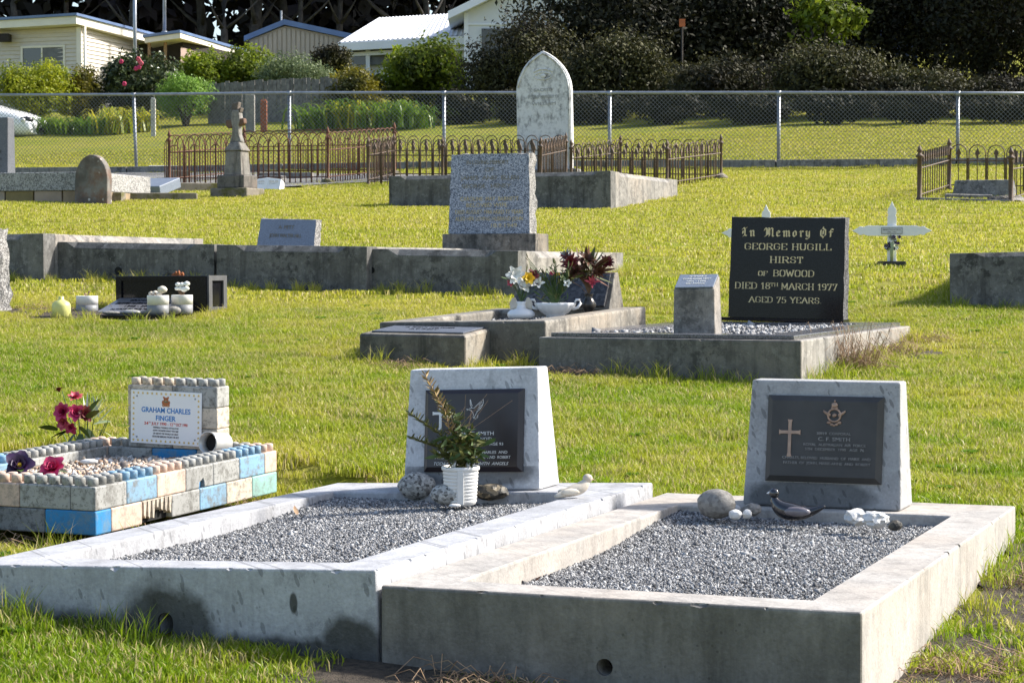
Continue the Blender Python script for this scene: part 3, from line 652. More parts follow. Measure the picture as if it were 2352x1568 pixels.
def white_house():
    t = thing('white_house', 'white house with a bright white metal roof, veranda and gabled upper wing', 'house', (0,0,0)); Y = 66
    z0 = gz(0, Y)-.6
    # veranda wing
    a = at_y(800, 140, Y); b = at_y(1075, 140, Y-.8); zt = at_y(800, 100, Y).z; zb = at_y(1075, 82, Y-.8).z
    slab_between([a, b, b+Vector((0,4,0)), a+Vector((0,4,0))], [z0]*4, [zt-.05, zb-.05, zb, zt], 'wall', M['house_white'], t)
    # roof plane
    e0 = at_y(776, 98, Y-.6); e1 = at_y(1066, 82, Y-1.4); t0 = at_y(868, 42, Y+3.4); t1 = at_y(1070, 30, Y+3)
    mb = MB(); n = 26
    for k in range(n):
        u, v = k/n, (k+1)/n; p0, p1, q0, q1 = e0.lerp(e1, u), e0.lerp(e1, v), t0.lerp(t1, u), t0.lerp(t1, v); m0 = (p0+p1)/2+Vector((0,-.01,.022)); m1 = (q0+q1)/2+Vector((0,-.01,.022))
        mb = MB(); dn = Vector((0,.02,-.06)); vs = [p0,p1,q1,q0,m0,m1]; mb.add(vs+[x+dn for x in (p0,p1,q1,q0)], [(0,4,5,3),(4,1,2,5),(9,8,7,6),(0,6,7,1),(2,8,9,3),(0,3,9,6),(1,7,8,2)])
        mb.build('roof_sheet', M['roof_white'], t)
    for p, q, h0, h1, m, nm in ((e0, e1, -.03, -.26, 'house_white', 'gutter'), (e0+Vector((.3,.25,-.28)), e1+Vector((0,.25,-.28)), -.0, -.12, 'house_white', 'beam')):
        mb = MB(); mb.hexa([(p.x,p.y-.1,p.z+h1),(q.x,q.y-.1,q.z+h1),(q.x,q.y+.08,q.z+h1),(p.x,p.y+.08,p.z+h1),(p.x,p.y-.1,p.z+h0),(q.x,q.y-.1,q.z+h0),(q.x,q.y+.08,q.z+h0),(p.x,p.y+.08,p.z+h0)]); mb.build(nm, M[m], t)
    for px in (786, 845, 927, 1000):
        g = at_y(px, 140, Y-.5); mb = MB(); mb.box(-.06,.06,-.06,.06,0,at_y(px, 104, Y-.5).z-z0+.05); o = mb.build('veranda_post', M['house_white'], t); o.location = (g.x, g.y, z0)
    for x0, x1, m in ((812, 850, 'glass'), (853, 915, 'curtain'), (935, 990, 'glass')):
        p = at_y(x0, 108, Y-.1); q = at_y(x1, 150, Y-.25); mb = MB(); mb.box(0, q.x-p.x, -.25, .02, 0, p.z-q.z); o = mb.build('window', M[m], t); o.location = (p.x, p.y-.1, q.z)
    # gabled wing
    g0 = at_y(1066, 140, Y-2.5); g1 = at_y(1420, 140, Y-2.5); ap = at_y(1240, -50, Y-2.5); ze = at_y(1066, 30, Y-2.5).z; w = g1.x-g0.x
    mb = MB(); mb.prism([(0,0),(w,0),(w,ze-z0),(ap.x-g0.x,ap.z-z0),(0,ze-z0)], 0, 5); o = mb.build('wall', M['house_white'], t); o.location = (g0.x, Y-2.5, z0)
    mb = MB(); mb.box(0,.12,-.05,0,0,ze-z0); mb.build('corner_board', M['roof_white'], o); mb = MB(); mb.box(.0,w,-.03,0,ze-z0-.35,ze-z0-.3); mb.build('trim_board', M['roof_white'], o)
    mb = MB(); mb.box(.5,1.6,-.04,0,ze-z0-1.6,ze-z0-.45); mb.build('window', M['curtain'], o)
    for s, p in ((1, (g0.x-.45, ze-.22)), (-1, (g1.x+.45, ze-.22))):
        q = (ap.x, ap.z+.05); mb = MB(); y0, y1 = Y-2.9, Y+3
        mb.hexa([(p[0],y0,p[1]),(q[0],y0,q[1]),(q[0],y1,q[1]),(p[0],y1,p[1]),(p[0],y0,p[1]+.22),(q[0],y0,q[1]+.22),(q[0],y1,q[1]+.22),(p[0],y1,p[1]+.22)]); mb.build('roof', M['roof_white'], t)
white_house()
p = at_y(1990, 12, 64); mb = MB()
for k in range(14): mb.box(-1.2+k*.19, -1.2+k*.19+.15, -.05, .05, -4, 1.4)
mb.box(-1.3, 1.5, .06, 2, -6, 1.35); o = mb.build('blue_shed', plain('deep_blue_sheet', (.03,.05,.12), .5, (.02,.03,.08), 3), None); o.location = p; tag(o, 'deep blue ribbed shed wall glimpsed between the dark trees', 'shed')
p = at_y(1567, 53, 52.0); t = thing('orange_marker', 'small orange square marker on a dark post before the dark evergreens', 'sign', (p.x, p.y, gz(p.x, p.y))); hz = p.z-t.location.z
mb = MB(); mb.box(-.07,.07,-.02,.02,hz-.09,hz+.09); mb.build('panel', plain('orange_paint', (.5,.13,.03), .6), t); mb = MB(); mb.tube([(0,.05,0),(0,.05,hz)], .025, 6); mb.build('post', M['bark_dark'], t)

# ---------------------------------------------------------------- white car at the left
def car():
    Y = 52.5; f = at_y(106, 296, Y); z0 = gz(f.x-1, Y)-.34
    t = thing('white_car', 'white car parked nose right on the grass beyond the fence', 'car', (f.x, Y, z0), R(-6))
    wp = plain('white_car_paint', (.82,.83,.85), .25, (.8,.81,.83), 2, coat=.6); W = .86
    prof = [(-4.3,.45,.85),(-4.15,.3,1.02),(-3.6,.28,1.4),(-2.6,.27,1.47),(-1.7,.26,1.38),(-1.05,.25,1.02),(-.55,.25,.93),(-.2,.26,.82),(-.05,.3,.68),(0,.36,.56)]
    mb = MB(); n = 12; vs = []
    for i, (x, lo, hi) in enumerate(prof):
        tw = W*(1-.10*(max(0, (i-6))/3)**2)*(1-.06*(i == 0))
        for k in range(n):
            a = 2*math.pi*k/n; cy, cz = math.cos(a), math.sin(a); s = lambda q: math.copysign(abs(q)**.45, q)
            z = (lo+hi)/2+s(cz)*(hi-lo)/2; y = s(cy)*tw*(1-.22*max(0, (z-.95)/.5))
            yo = y + 0; vs.append((x-.12*abs(y)**2/.74*(i > 6), yo, z))
    fs = [(i*n+k, i*n+(k+1) % n, (i+1)*n+(k+1) % n, (i+1)*n+k) for i in range(len(prof)-1) for k in range(n)]
    fs += [tuple(range(n-1,-1,-1)), tuple(range((len(prof)-1)*n, len(prof)*n))]
    mb.add(vs, fs); o = mb.build('body', wp, t, True); s = o.modifiers.new('sub', 'SUBSURF'); s.levels = 2; s.render_levels = 2
    for sd in (-1, 1):
        mb = MB(); mb.blob((-.42, sd*.66, .66), (.34,.16,.11), 1, 0, sub=2); h = mb.build('headlight', plain('black_lamp_housing', (.01,.01,.012), .1), t, True)
        mb = MB(); mb.blob((-.3, sd*.79, .655), (.06,.05,.055), 1, 0, sub=2); mb.build('lamp', plain('lamp_lens', (.7,.7,.66), .1), h, True)
        mb = MB(); mb.prism([(-1.2,.98),(-1.75,1.3),(-3.4,1.33),(-3.75,1.05)], sd*.775-.03, sd*.775+.03); mb.build('side_window', M['glass'], t)
        for x in (-.85, -3.45):
            mb = MB(); mb.lathe([(.2,-.1),(.31,-.1),(.33,-.06),(.33,.06),(.31,.1),(.2,.1)], 24); w = mb.build('wheel', plain('tyre', (.02,.02,.02), .9), t, True); w.location = (x, sd*.76, .33); w.rotation_euler = (R(90),0,0)
            mb = MB(); mb.lathe([(.01,-.105),(.2,-.105),(.2,.105),(.01,.105)], 18); mb.build('rim', M['galv'], w)
    mb = MB(); mb.hexa([(-1.02,-.62,1.02),(-1.02,.62,1.02),(-.98,.62,1.0),(-.98,-.62,1.0),(-1.62,-.55,1.37),(-1.62,.55,1.37),(-1.58,.55,1.39),(-1.58,-.55,1.39)]); mb.build('windscreen', M['glass'], t)
    mb = MB(); mb.box(-.04,.015,-.4,.4,.42,.5); mb.build('grille', M['black'], t)
car()
# ---------------------------------------------------------------- lettering
def text(parent, s, h, w, x, z, mat, y=0, ext=.0012, shear=0, name='lettering', bold=0):
    """one line of raised letters in the local xz plane facing -y, h cap height, fitted to width w, centred on x, baseline z"""
    cu = bpy.data.curves.new('t', 'FONT'); cu.body = s; cu.size = 1; cu.align_x = 'LEFT'; cu.extrude = ext/h*.7; cu.shear = shear; cu.resolution_u = 3; cu.offset = bold
    o = bpy.data.objects.new('t', cu); C.objects.link(o); bpy.context.view_layer.update()
    me = bpy.data.meshes.new_from_object(o.evaluated_get(bpy.context.evaluated_depsgraph_get())); bpy.data.objects.remove(o); bpy.data.curves.remove(cu)
    n = len(me.vertices); co = np.empty(n*3, np.float32); me.vertices.foreach_get('co', co); co = co.reshape(-1, 3)
    x0, x1 = co[:, 0].min(), co[:, 0].max(); sc = h/.7
    sx = w/(x1-x0) if w else sc
    out = np.stack([(co[:, 0]-(x0+x1)/2)*sx+x, y-co[:, 2]*sc-ext*.5, co[:, 1]*sc+z], 1)
    me.vertices.foreach_set('co', out.astype(np.float32).ravel()); me.name = name
    me.materials.clear(); me.materials.append(mat); me.update()
    return put(name, me, parent)
GL = {'A':(.82,[[(0,0),(.4,1),(.8,0)],[(.17,.36),(.63,.36)]]),'B':(.75,[[(.08,0),(.08,1),(.5,1),(.66,.88),(.66,.64),(.5,.53),(.08,.53)],[(.5,.53),(.72,.4),(.72,.14),(.55,0),(.08,0)]]),
 'C':(.75,[[(.72,.72),(.72,.84),(.55,1),(.22,1),(.05,.84),(.05,.16),(.22,0),(.55,0),(.72,.16),(.72,.26)]]),'D':(.78,[[(.08,0),(.08,1),(.5,1),(.74,.8),(.74,.2),(.5,0),(.08,0)]]),
 'E':(.7,[[(.66,.8),(.66,1),(.08,1),(.08,0),(.68,0),(.68,.2)],[(.08,.52),(.48,.52)]]),'F':(.68,[[(.66,.8),(.66,1),(.08,1),(.08,0)],[(.08,.5),(.48,.5)]]),
 'G':(.8,[[(.72,.72),(.72,.84),(.55,1),(.22,1),(.05,.84),(.05,.16),(.22,0),(.55,0),(.72,.16),(.72,.45),(.46,.45)]]),'H':(.8,[[(.1,0),(.1,1)],[(.7,0),(.7,1)],[(.1,.5),(.7,.5)]]),
 'I':(.36,[[(.18,0),(.18,1)]]),'L':(.68,[[(.1,1),(.1,0),(.66,0),(.66,.22)]]),'M':(.95,[[(.08,0),(.08,1),(.46,.2),(.84,1),(.84,0)]]),'O':(.8,[[(.22,0),(.05,.18),(.05,.82),(.22,1),(.56,1),(.73,.82),(.73,.18),(.56,0),(.22,0)]]),
 'R':(.78,[[(.08,0),(.08,1),(.52,1),(.68,.86),(.68,.62),(.52,.48),(.08,.48)],[(.4,.48),(.72,0)]]),'S':(.68,[[(.6,.76),(.6,.88),(.46,1),(.2,1),(.06,.86),(.06,.66),(.2,.54),(.46,.48),(.62,.36),(.62,.14),(.46,0),(.2,0),(.06,.12),(.06,.26)]]),
 'T':(.7,[[(.04,.78),(.04,1),(.64,1),(.64,.78)],[(.34,1),(.34,0)]]),'U':(.8,[[(.1,1),(.1,.18),(.26,0),(.54,0),(.7,.18),(.7,1)]]),'W':(1.05,[[(0,1),(.25,0),(.5,.8),(.75,0),(1,1)]]),'Y':(.76,[[(.02,1),(.37,.48),(.72,1)],[(.37,.48),(.37,0)]]),
 '1':(.42,[[(.04,.8),(.22,1),(.22,0)]]),'7':(.62,[[(.04,.8),(.04,1),(.58,1),(.22,0)]]),'5':(.64,[[(.56,1),(.1,1),(.1,.58),(.42,.6),(.58,.44),(.58,.14),(.42,0),(.1,0),(.04,.1)]]),
 '8':(.66,[[(.3,.54),(.1,.66),(.1,.88),(.22,1),(.42,1),(.54,.88),(.54,.66),(.3,.54),(.06,.4),(.06,.12),(.2,0),(.44,0),(.58,.12),(.58,.4),(.3,.54)]]),'9':(.64,[[(.08,.06),(.3,0),(.5,.12),(.56,.5),(.56,.84),(.42,1),(.2,1),(.06,.86),(.06,.6),(.2,.46),(.56,.5)]]),'.':(.2,[[(.06,.03),(.12,.03)]])}
BL = {'I':(.5,[[(.0,.8),(.12,1),(.25,.86),(.4,1)],[(.24,.88),(.24,.12),(.08,0)],[(.05,.3),(.05,.6)],[(.24,.1),(.4,.04)]]),'n':(.5,[[(.0,.56),(.08,.66),(.14,.58),(.14,.06),(.2,0)],[(.14,.54),(.3,.68),(.38,.58),(.38,.06),(.46,.02)]]),
 'M':(.95,[[(.04,.7),(.14,1),(.26,.9),(.26,.1),(.1,0)],[(.26,.84),(.42,1),(.52,.9),(.52,.08),(.46,0)],[(.52,.84),(.68,1),(.8,.9),(.8,.08),(.9,0)],[(.38,.2),(.38,.8)]]),'e':(.44,[[(.08,.32),(.32,.44),(.32,.58),(.2,.68),(.08,.54),(.08,.14),(.18,.02),(.36,.1)]]),
 'm':(.74,[[(.0,.56),(.08,.66),(.14,.58),(.14,.06),(.2,0)],[(.14,.54),(.3,.68),(.36,.58),(.36,.06),(.42,0)],[(.36,.54),(.52,.68),(.6,.58),(.6,.06),(.68,.02)]]),'o':(.46,[[(.2,.68),(.08,.54),(.08,.14),(.2,0),(.34,.14),(.34,.54),(.2,.68)]]),
 'r':(.4,[[(.0,.56),(.08,.66),(.14,.58),(.14,.06),(.2,0)],[(.14,.54),(.26,.68),(.36,.58)]]),'y':(.48,[[(.0,.6),(.1,.66),(.1,.14),(.2,.04),(.34,.14)],[(.34,.66),(.34,-.1),(.2,-.28),(.04,-.22)]]),
 'O':(.66,[[(.28,1.02),(.08,.8),(.08,.2),(.28,0),(.5,.2),(.5,.8),(.28,1.02)],[(.29,1.16),(.29,1.02)],[(.29,0),(.29,-.14)],[(.29,.3),(.29,.75)]]),'f':(.42,[[(.14,0),(.14,.8),(.24,.96),(.38,.86)],[(.02,.6),(.34,.6)]]),' ':(.5,[])}
def strokes(parent, s, h, w, x, z, mat, y=0, ext=.0012, font=GL, th=.15, nib=None, serif=True, small=.78):
    mb = MB(); cur = 0; items = []
    for ch in s:
        k = h
        if font is GL:
            if ch == ' ': cur += h*.5; continue
            if ch.islower(): k = h*small; ch = ch.upper()
        wd, sts = font[ch]; items.append((cur, k, sts)); cur += (wd+.17)*k
    sx = w/(cur-.17*h); off = x-w/2
    e = ext; cnt = [0]
    def hull(pts):
        pts = sorted(set((round(a, 6), round(b, 6)) for a, b in pts))
        def half(ps):
            o = []
            for p in ps:
                while len(o) > 1 and (o[-1][0]-o[-2][0])*(p[1]-o[-2][1])-(o[-1][1]-o[-2][1])*(p[0]-o[-2][0]) <= 0: o.pop()
                o.append(p)
            return o
        a = half(pts); b = half(pts[::-1]); return a[:-1]+b[:-1]
    def piece(pts):
        cnt[0] += 1; yy = y-e-(cnt[0] % 7)*.00006
        P = [(off+a*sx, z+b) for a, b in hull(pts)]
        if len(P) > 2: mb.prism(P, y+.0003, yy)
    for cx, k, sts in items:
        for st in sts:
            P = [(cx+a*k, b*k) for a, b in st]
            for p, q in zip(P[:-1], P[1:]):
                t = th*h*.5
                if nib: N = [(-nib*h*.5,-nib*h*.42),(-nib*h*.3,-nib*h*.5),(nib*h*.5,nib*h*.42),(nib*h*.3,nib*h*.5)]
                else:
                    steep = abs(q[1]-p[1]) > abs(q[0]-p[0]); t2 = t if steep else t*.62
                    N = [(-t2,-t2*.6),(t2,-t2*.6),(t2,t2*.6),(-t2,t2*.6)]
                piece([(p[0]+a, p[1]+b) for a, b in N]+[(q[0]+a, q[1]+b) for a, b in N])
            if serif and font is GL:
                for p, q in ((P[0], P[1]), (P[-1], P[-2])):
                    if (abs(p[1]) < 1e-6 or abs(p[1]-k) < 1e-6) and abs(q[1]-p[1]) > abs(q[0]-p[0])*.8:
                        t = th*h; sy = 1 if p[1] < k*.5 else -1
                        piece([(p[0]-t, p[1]-.05*h*sy), (p[0]+t, p[1]-.05*h*sy), (p[0]+t, p[1]+.04*h*sy), (p[0]-t, p[1]+.04*h*sy)])
    return mb.build('lettering', mat, parent, fix=True)

# ---------------------------------------------------------------- grave helpers
YAW = R(21)
def uv(yaw=YAW): return Vector((math.cos(yaw), -math.sin(yaw), 0)), Vector((math.sin(yaw), math.cos(yaw), 0))
def world(o):
    return Matrix.Translation(o.location) @ o.rotation_euler.to_matrix().to_4x4()
def lw(root, p): return world(root) @ Vector(p)
def on_plane(root, px, py, z):
    Mi = world(root).inverted(); o = Mi @ Vector((0,0,H0)); d = (Mi.to_3x3() @ ray(px, py)); t = (z-o.z)/d.z
    return world(root) @ (o+d*t)
def ring(W, L, f, s, b, top, bot, name, mat, root, bevel=.006):
    o = [(0,0),(W,0),(W,L),(0,L)]; i = [(s,f),(W-s,f),(W-s,L-b),(s,L-b)]
    mb = MB(); V = [(x,y,top) for x,y in o]+[(x,y,top) for x,y in i]+[(x,y,bot) for x,y in o]+[(x,y,bot) for x,y in i]
    F = []
    for k in range(4):
        n = (k+1) % 4; F += [(k,n,4+n,4+k), (8+k,8+n,n,k), (4+k,4+n,12+n,12+k), (12+k,12+n,8+n,8+k)]
    mb.add(V, F); return mb.build(name, mat, root, bevel=bevel)
def chips(o, W, L, seed, n=26):
    rn = random.Random(seed); mb = MB()
    for k in range(n):
        r = rn.choice((.004,.005,.006,.008,.012)); s = (k+rn.uniform(.1,.9))/n
        if k % 2: p = (s*W, rn.uniform(-.003,.001), rn.uniform(-.003,.003))
        else: p = (W+rn.uniform(-.001,.003), s*L, rn.uniform(-.003,.003))
        mb.blob(p, (r*rn.uniform(1,2.4), r*rn.uniform(.8,1.6), r*rn.uniform(.7,1.2)), k+seed, .5, 2, 1)
    return cut(o, mb)
OCT = np.array([(1,0,0),(-1,0,0),(0,1,0),(0,-1,0),(0,0,1),(0,0,-1)], float); OCF = np.array([(0,2,4),(2,1,4),(1,3,4),(3,0,4),(2,0,5),(1,2,5),(3,1,5),(0,3,5)])
def gravel_mesh(name, x0, x1, y0, y1, z, size, n, mat, seed, hump=.010, slope=0):
    g = np.random.default_rng(seed); X = x0+(x1-x0)*g.random(n); Y = y0+(y1-y0)*g.random(n)
    Z = z+hump*np.sin(X*5+1)*np.sin(Y*4)+g.normal(size=n)*size*.22-.004
    Z = Z+slope*(Y-y0)
    S = size*.5*np.exp(g.normal(size=(n,1))*.35)*(.7+.6*g.random((n, 3))); S[:, 2] *= .8
    q = g.normal(size=(n, 4)); q /= np.linalg.norm(q, axis=1)[:, None]; w, a, b, c = q.T
    Rm = np.stack([1-2*(b*b+c*c), 2*(a*b-c*w), 2*(a*c+b*w), 2*(a*b+c*w), 1-2*(a*a+c*c), 2*(b*c-a*w), 2*(a*c-b*w), 2*(b*c+a*w), 1-2*(a*a+b*b)], 1).reshape(-1, 3, 3)
    P = OCT[None]*(1+.25*g.normal(size=(n, 6, 1)))*S[:, None]; P = np.einsum('nij,nkj->nki', Rm, P)+np.stack([X, Y, Z], 1)[:, None]
    F = (OCF[None]+6*np.arange(n)[:, None, None]).reshape(-1, 3)
    zb = z-.02+slope*(y1-y0); base = [(x0,y0,z-.02),(x1,y0,z-.02),(x1,y1,zb),(x0,y1,zb)]
    V = np.concatenate([P.reshape(-1, 3), np.array([base[0],base[1],base[2],base[3]])]); k = 6*n
    F = np.concatenate([F, [(k,k+1,k+2),(k,k+2,k+3)]]); r = np.concatenate([np.repeat(np.clip(g.random(n), 0, 1), 6), np.full(4, .1)])
    return fastmesh(name, V, F, r, mat)
def gravel(root, label, *a, **k):
    o = put('gravel', gravel_mesh('gravel', *a, **k)); o.location = root.location; o.rotation_euler = root.rotation_euler
    return tag(o, label, 'gravel', kind='stuff')
def frustum(wb, wt, hb, db, dt, lean):      # slanted block: front bottom edge at y=0; front leans back
    a, b = wb/2, wt/2
    return [(-a,0,0),(a,0,0),(a,db,0),(-a,db,0),(-b,lean,hb),(b,lean,hb),(b,lean+dt,hb),(-b,lean+dt,hb)]
def rough_slab(w, d, h, wt=None, seed=0, amp=.012, lean=0, front=None, mat=None, roughm=None, parent=None, rough_top=True, n=(9,4,9), rough_side=True, name='slab'):
    """stone with a flat front face and broken edges; returns the object; front face material in slot 0"""
    wt = wt or w; nx, ny, nz = n; bm = bmesh.new(); vs = {}
    def P(i, j, k):
        key = (i, j, k)
        if key in vs: return vs[key]
        u, v, q = i/nx, j/ny, k/nz; ww = w+(wt-w)*q; x = (u-.5)*ww; y = v*d+lean*q; z = q*h
        s = Vector((i*1.7+seed*9, j*2.3, k*1.9+seed))
        if j > 0 or k == nz or i in (0, nx):
            if i in (0, nx) and rough_side: x += mnoise.noise(s)*amp*(1 if j else .35)
            if k == nz and rough_top: z += mnoise.noise(s+Vector((3,1,4)))*amp*(1 if j else .5)
            if j == ny: y += mnoise.noise(s+Vector((9,2,7)))*amp
        vs[key] = bm.verts.new((x, y, z)); return vs[key]
    def quad(a, b, c, e, mi):
        f = bm.faces.new((a, b, c, e)); f.material_index = mi
    for i in range(nx):
        for k in range(nz): quad(P(i,0,k),P(i+1,0,k),P(i+1,0,k+1),P(i,0,k+1),0); quad(P(i,ny,k+1),P(i+1,ny,k+1),P(i+1,ny,k),P(i,ny,k),1)
        for j in range(ny): quad(P(i,j,nz),P(i+1,j,nz),P(i+1,j+1,nz),P(i,j+1,nz),1); quad(P(i,j+1,0),P(i+1,j+1,0),P(i+1,j,0),P(i,j,0),1)
    for j in range(ny):
        for k in range(nz): quad(P(nx,j,k),P(nx,j+1,k),P(nx,j+1,k+1),P(nx,j,k+1),1); quad(P(0,j,k+1),P(0,j+1,k+1),P(0,j+1,k),P(0,j,k),1)
    bmesh.ops.recalc_face_normals(bm, faces=bm.faces)
    me = bpy.data.meshes.new(name); bm.to_mesh(me); bm.free(); me.materials.append(mat); me.materials.append(roughm or mat)
    return put(name, me, parent)
def bevel_plate(w, h, t, e, name, mat, parent):      # plaque standing in xz, back at y=0, chamfered rim
    mb = MB(); a, b = w/2, h/2; o = [(-a,-b),(a,-b),(a,b),(-a,b)]; i = [(-a+e,-b+e),(a-e,-b+e),(a-e,b-e),(-a+e,b-e)]
    V = [(x,0,z) for x,z in o]+[(x,-t*.35,z) for x,z in o]+[(x,-t,z) for x,z in i]
    F = [(3,2,1,0),(8,9,10,11)]
    for k in range(4): n = (k+1) % 4; F += [(k,n,4+n,4+k),(4+k,4+n,8+n,8+k)]
    mb.add(V, F); return mb.build(name, mat, parent)
def cross_mb(cx, cz, h, w, bw, t, y, flare=.0, at=.66):
    mb = MB(); b = bw/2; za = cz+h*(at-.5); f = flare
    mb.prism([(cx-b-f, cz-h/2),(cx+b+f, cz-h/2),(cx+b, cz-h/2+.1*h),(cx+b, za-b),(cx+w/2-.1*w, za-b),(cx+w/2, za-b-f),(cx+w/2, za+b+f),(cx+w/2-.1*w, za+b),(cx+b, za+b),(cx+b, cz+h/2-.08*h),(cx+b+f, cz+h/2),(cx-b-f, cz+h/2),
       (cx-b, cz+h/2-.08*h),(cx-b, za+b),(cx-w/2+.1*w, za+b),(cx-w/2, za+b+f),(cx-w/2, za-b-f),(cx-w/2+.1*w, za-b),(cx-b, za-b),(cx-b, cz-h/2+.1*h)], y, y-t)
    return mb
def leaf_mesh(L, w, mat, bend=.3, seg=4, cup=.15, name='leaf'):
    V = []; F = []
    for k in range(seg+1):
        t = k/seg; ww = w*math.sin(math.pi*min(1, .12+t*.88))**.8*.5; z = bend*L*t*t
        V += [(L*t, -ww, z+cup*ww), (L*t, 0, z), (L*t, ww, z+cup*ww)]
    for k in range(seg): F += [(3*k,3*k+3,3*k+4,3*k+1),(3*k+1,3*k+4,3*k+5,3*k+2)]
    me = bpy.data.meshes.new(name); me.from_pydata(V, [], F); me.materials.append(mat); me.shade_smooth(); return me
def aim(d, roll=0):
    q = Vector(d).normalized().to_track_quat('X', 'Z'); return (q.to_matrix().to_4x4() @ Matrix.Rotation(roll, 4, 'X')).to_euler()
def flower_mb(mb, c, d, n, L, w, seed=0, open_=.9, layers=2):
    """petals around direction d, into one bloom"""
    q = Vector(d).normalized().to_track_quat('Z', 'Y').to_matrix(); rn = random.Random(seed)
    for l in range(layers):
        for k in range(n):
            a = 2*math.pi*(k+.5*l)/n+rn.uniform(-.15,.15); op = open_*(1-.42*l)+rn.uniform(-.1,.1); LL = L*(1-.22*l)*rn.uniform(.85,1.1)
            rad = Vector((math.cos(a), math.sin(a), 0)); sd = Vector((-math.sin(a), math.cos(a), 0)); pts = []
            for t in (0, .35, .7, 1):
                ww = w*math.sin(math.pi*min(1, .1+.85*t))**.7*.5; ang = op*(.55+.6*t); p = rad*(math.sin(ang)*LL*t)+Vector((0,0,math.cos(ang)*LL*t))
                pts += [p-sd*ww+Vector((0,0,ww*.25)), p, p+sd*ww+Vector((0,0,ww*.25))]
            mb.add([Vector(c)+q@p for p in pts], [(3*i,3*i+3,3*i+4,3*i+1) for i in range(3)]+[(3*i+1,3*i+4,3*i+5,3*i+2) for i in range(3)])
    return mb

# ---------------------------------------------------------------- the two front graves
u, v = uv()
B0 = Vector((-.3255, 5.457, H0-.79))
kb = thing('grave_kerb', 'beige concrete grave kerb holding grey gravel and the bronze cross plaque', 'grave', B0, -YAW)
WB, LB = 1.203, 2.415
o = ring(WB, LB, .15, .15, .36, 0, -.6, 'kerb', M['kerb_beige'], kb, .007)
hole = MB(); hole.tube([(.585,-.05,-.165),(.585,.11,-.165)], .021, 14); cut(o, hole); chips(o, WB, LB, 1)
mb = MB(); mb.tube([(.585,.10,-.165),(.585,.112,-.165)], .03, 12); mb.build('drain_hole', M['black'], kb)
foot(B0, YAW, -.03, WB+.02, -.03, LB+.02)
gravel(kb, 'grey gravel filling the beige concrete kerb', .148, WB-.148, .148, LB-.358, -.085, .0068, 66000, M['gravel'], 1, slope=.029)
A0 = Vector((-.3255-.012-1.2*u.x, 5.457-1.2*u.y, H0-.795)); ROLL = -math.asin(.043/1.2)
ka = thing('grave_kerb', 'white painted concrete grave kerb holding grey gravel beside the toy block grave', 'grave', A0, (R(.2), ROLL, -YAW))
o = ring(1.2, 2.30, .14, .14, .33, 0, -.6, 'kerb', M['kerb_white'], ka, .007)
hole = MB(); hole.prism([(.60+.023*math.cos(a), -.14+.023*math.sin(a)) for a in [k*math.pi/8 for k in range(9)]]+[(.582,-.23),(.612,-.235)], -.05, .1); cut(o, hole); chips(o, 1.2, 2.3, 2, 30)
mb = MB(); mb.box(.55,.65,.085,.098,-.26,-.11); mb.build('drain_hole', M['black'], ka)
foot(A0, YAW, -.02, 1.22, -.03, 2.32)
gravel(ka, 'grey gravel filling the white painted kerb', .138, 1.062, .138, 1.972, -.062, .0068, 64000, M['gravel'], 2, slope=.018)

def slant_stone(label, root, x, y, W, H, mat):
    t = thing('slant_headstone', label, 'headstone', lw(root, (x, y, 0.002)), tuple(root.rotation_euler))
    mb = MB(); mb.hexa(frustum(W, W-.03, H, .2, .1, .062)); mb.build('block', mat, t, bevel=.007)
    return t, math.atan2(.062, H)
HB_ = .412
hb, tl = slant_stone('grey concrete slant headstone with a bronze plaque bearing a cross and winged badge', kb, .62, 2.105, .525, HB_, M['stone_grey'])
def on_face(t, tl, x, z): return (x, .062*z/HB_-.001, z)
pl = bevel_plate(.385, .283, .02, .018, 'plaque', M['bronze_grey'], hb); pl.location = on_face(hb, tl, .005, .222); pl.rotation_euler = (-tl, 0, 0)
yy = -.0195
cross_mb(-.112, .0, .122, .072, .011, .004, yy, .003, .66).build('cross', M['bronze_polished'], pl, bevel=.001)
mb = MB(); rc = (.034, .078)
ringp = [(rc[0]+.021*math.cos(a*.3927), yy-.003, rc[1]+.021*math.sin(a*.3927)) for a in range(17)]; mb.tube(ringp, .0035, 6, False)
for s in (-1, 1):
    mb.prism([(rc[0]+s*.012, rc[1]+.004),(rc[0]+s*.036, rc[1]+.017),(rc[0]+s*.037, rc[1]+.011),(rc[0]+s*.03, rc[1]+.004),(rc[0]+s*.014, rc[1]-.006)], yy, yy-.005)
    mb.blob((rc[0]+s*.017, yy-.002, rc[1]-.024), (.009,.003,.006), 1, .2, sub=1); mb.blob((rc[0]+s*.008, yy-.002, rc[1]-.03), (.007,.003,.005), 2, .2, sub=1)
mb.blob((rc[0], yy-.003, rc[1]), (.009,.004,.007), 3, .3, sub=1); mb.blob((rc[0], yy-.003, rc[1]+.033), (.011,.005,.009), 4, .25, sub=2); mb.blob((rc[0], yy-.003, rc[1]+.046), (.003,.003,.005), 5, 0, sub=1)
mb.box(rc[0]-.011, rc[0]+.011, yy-.004, yy, rc[1]+.022, rc[1]+.027); mb.blob((rc[0], yy-.002, rc[1]-.033), (.006,.003,.004), 6, .2, sub=1)
mb.build('badge', M['bronze_polished'], pl, True)
bl = plain('worn_bronze_letters', (.34,.32,.3), .4, (.17,.16,.155), 60, metal=.2)
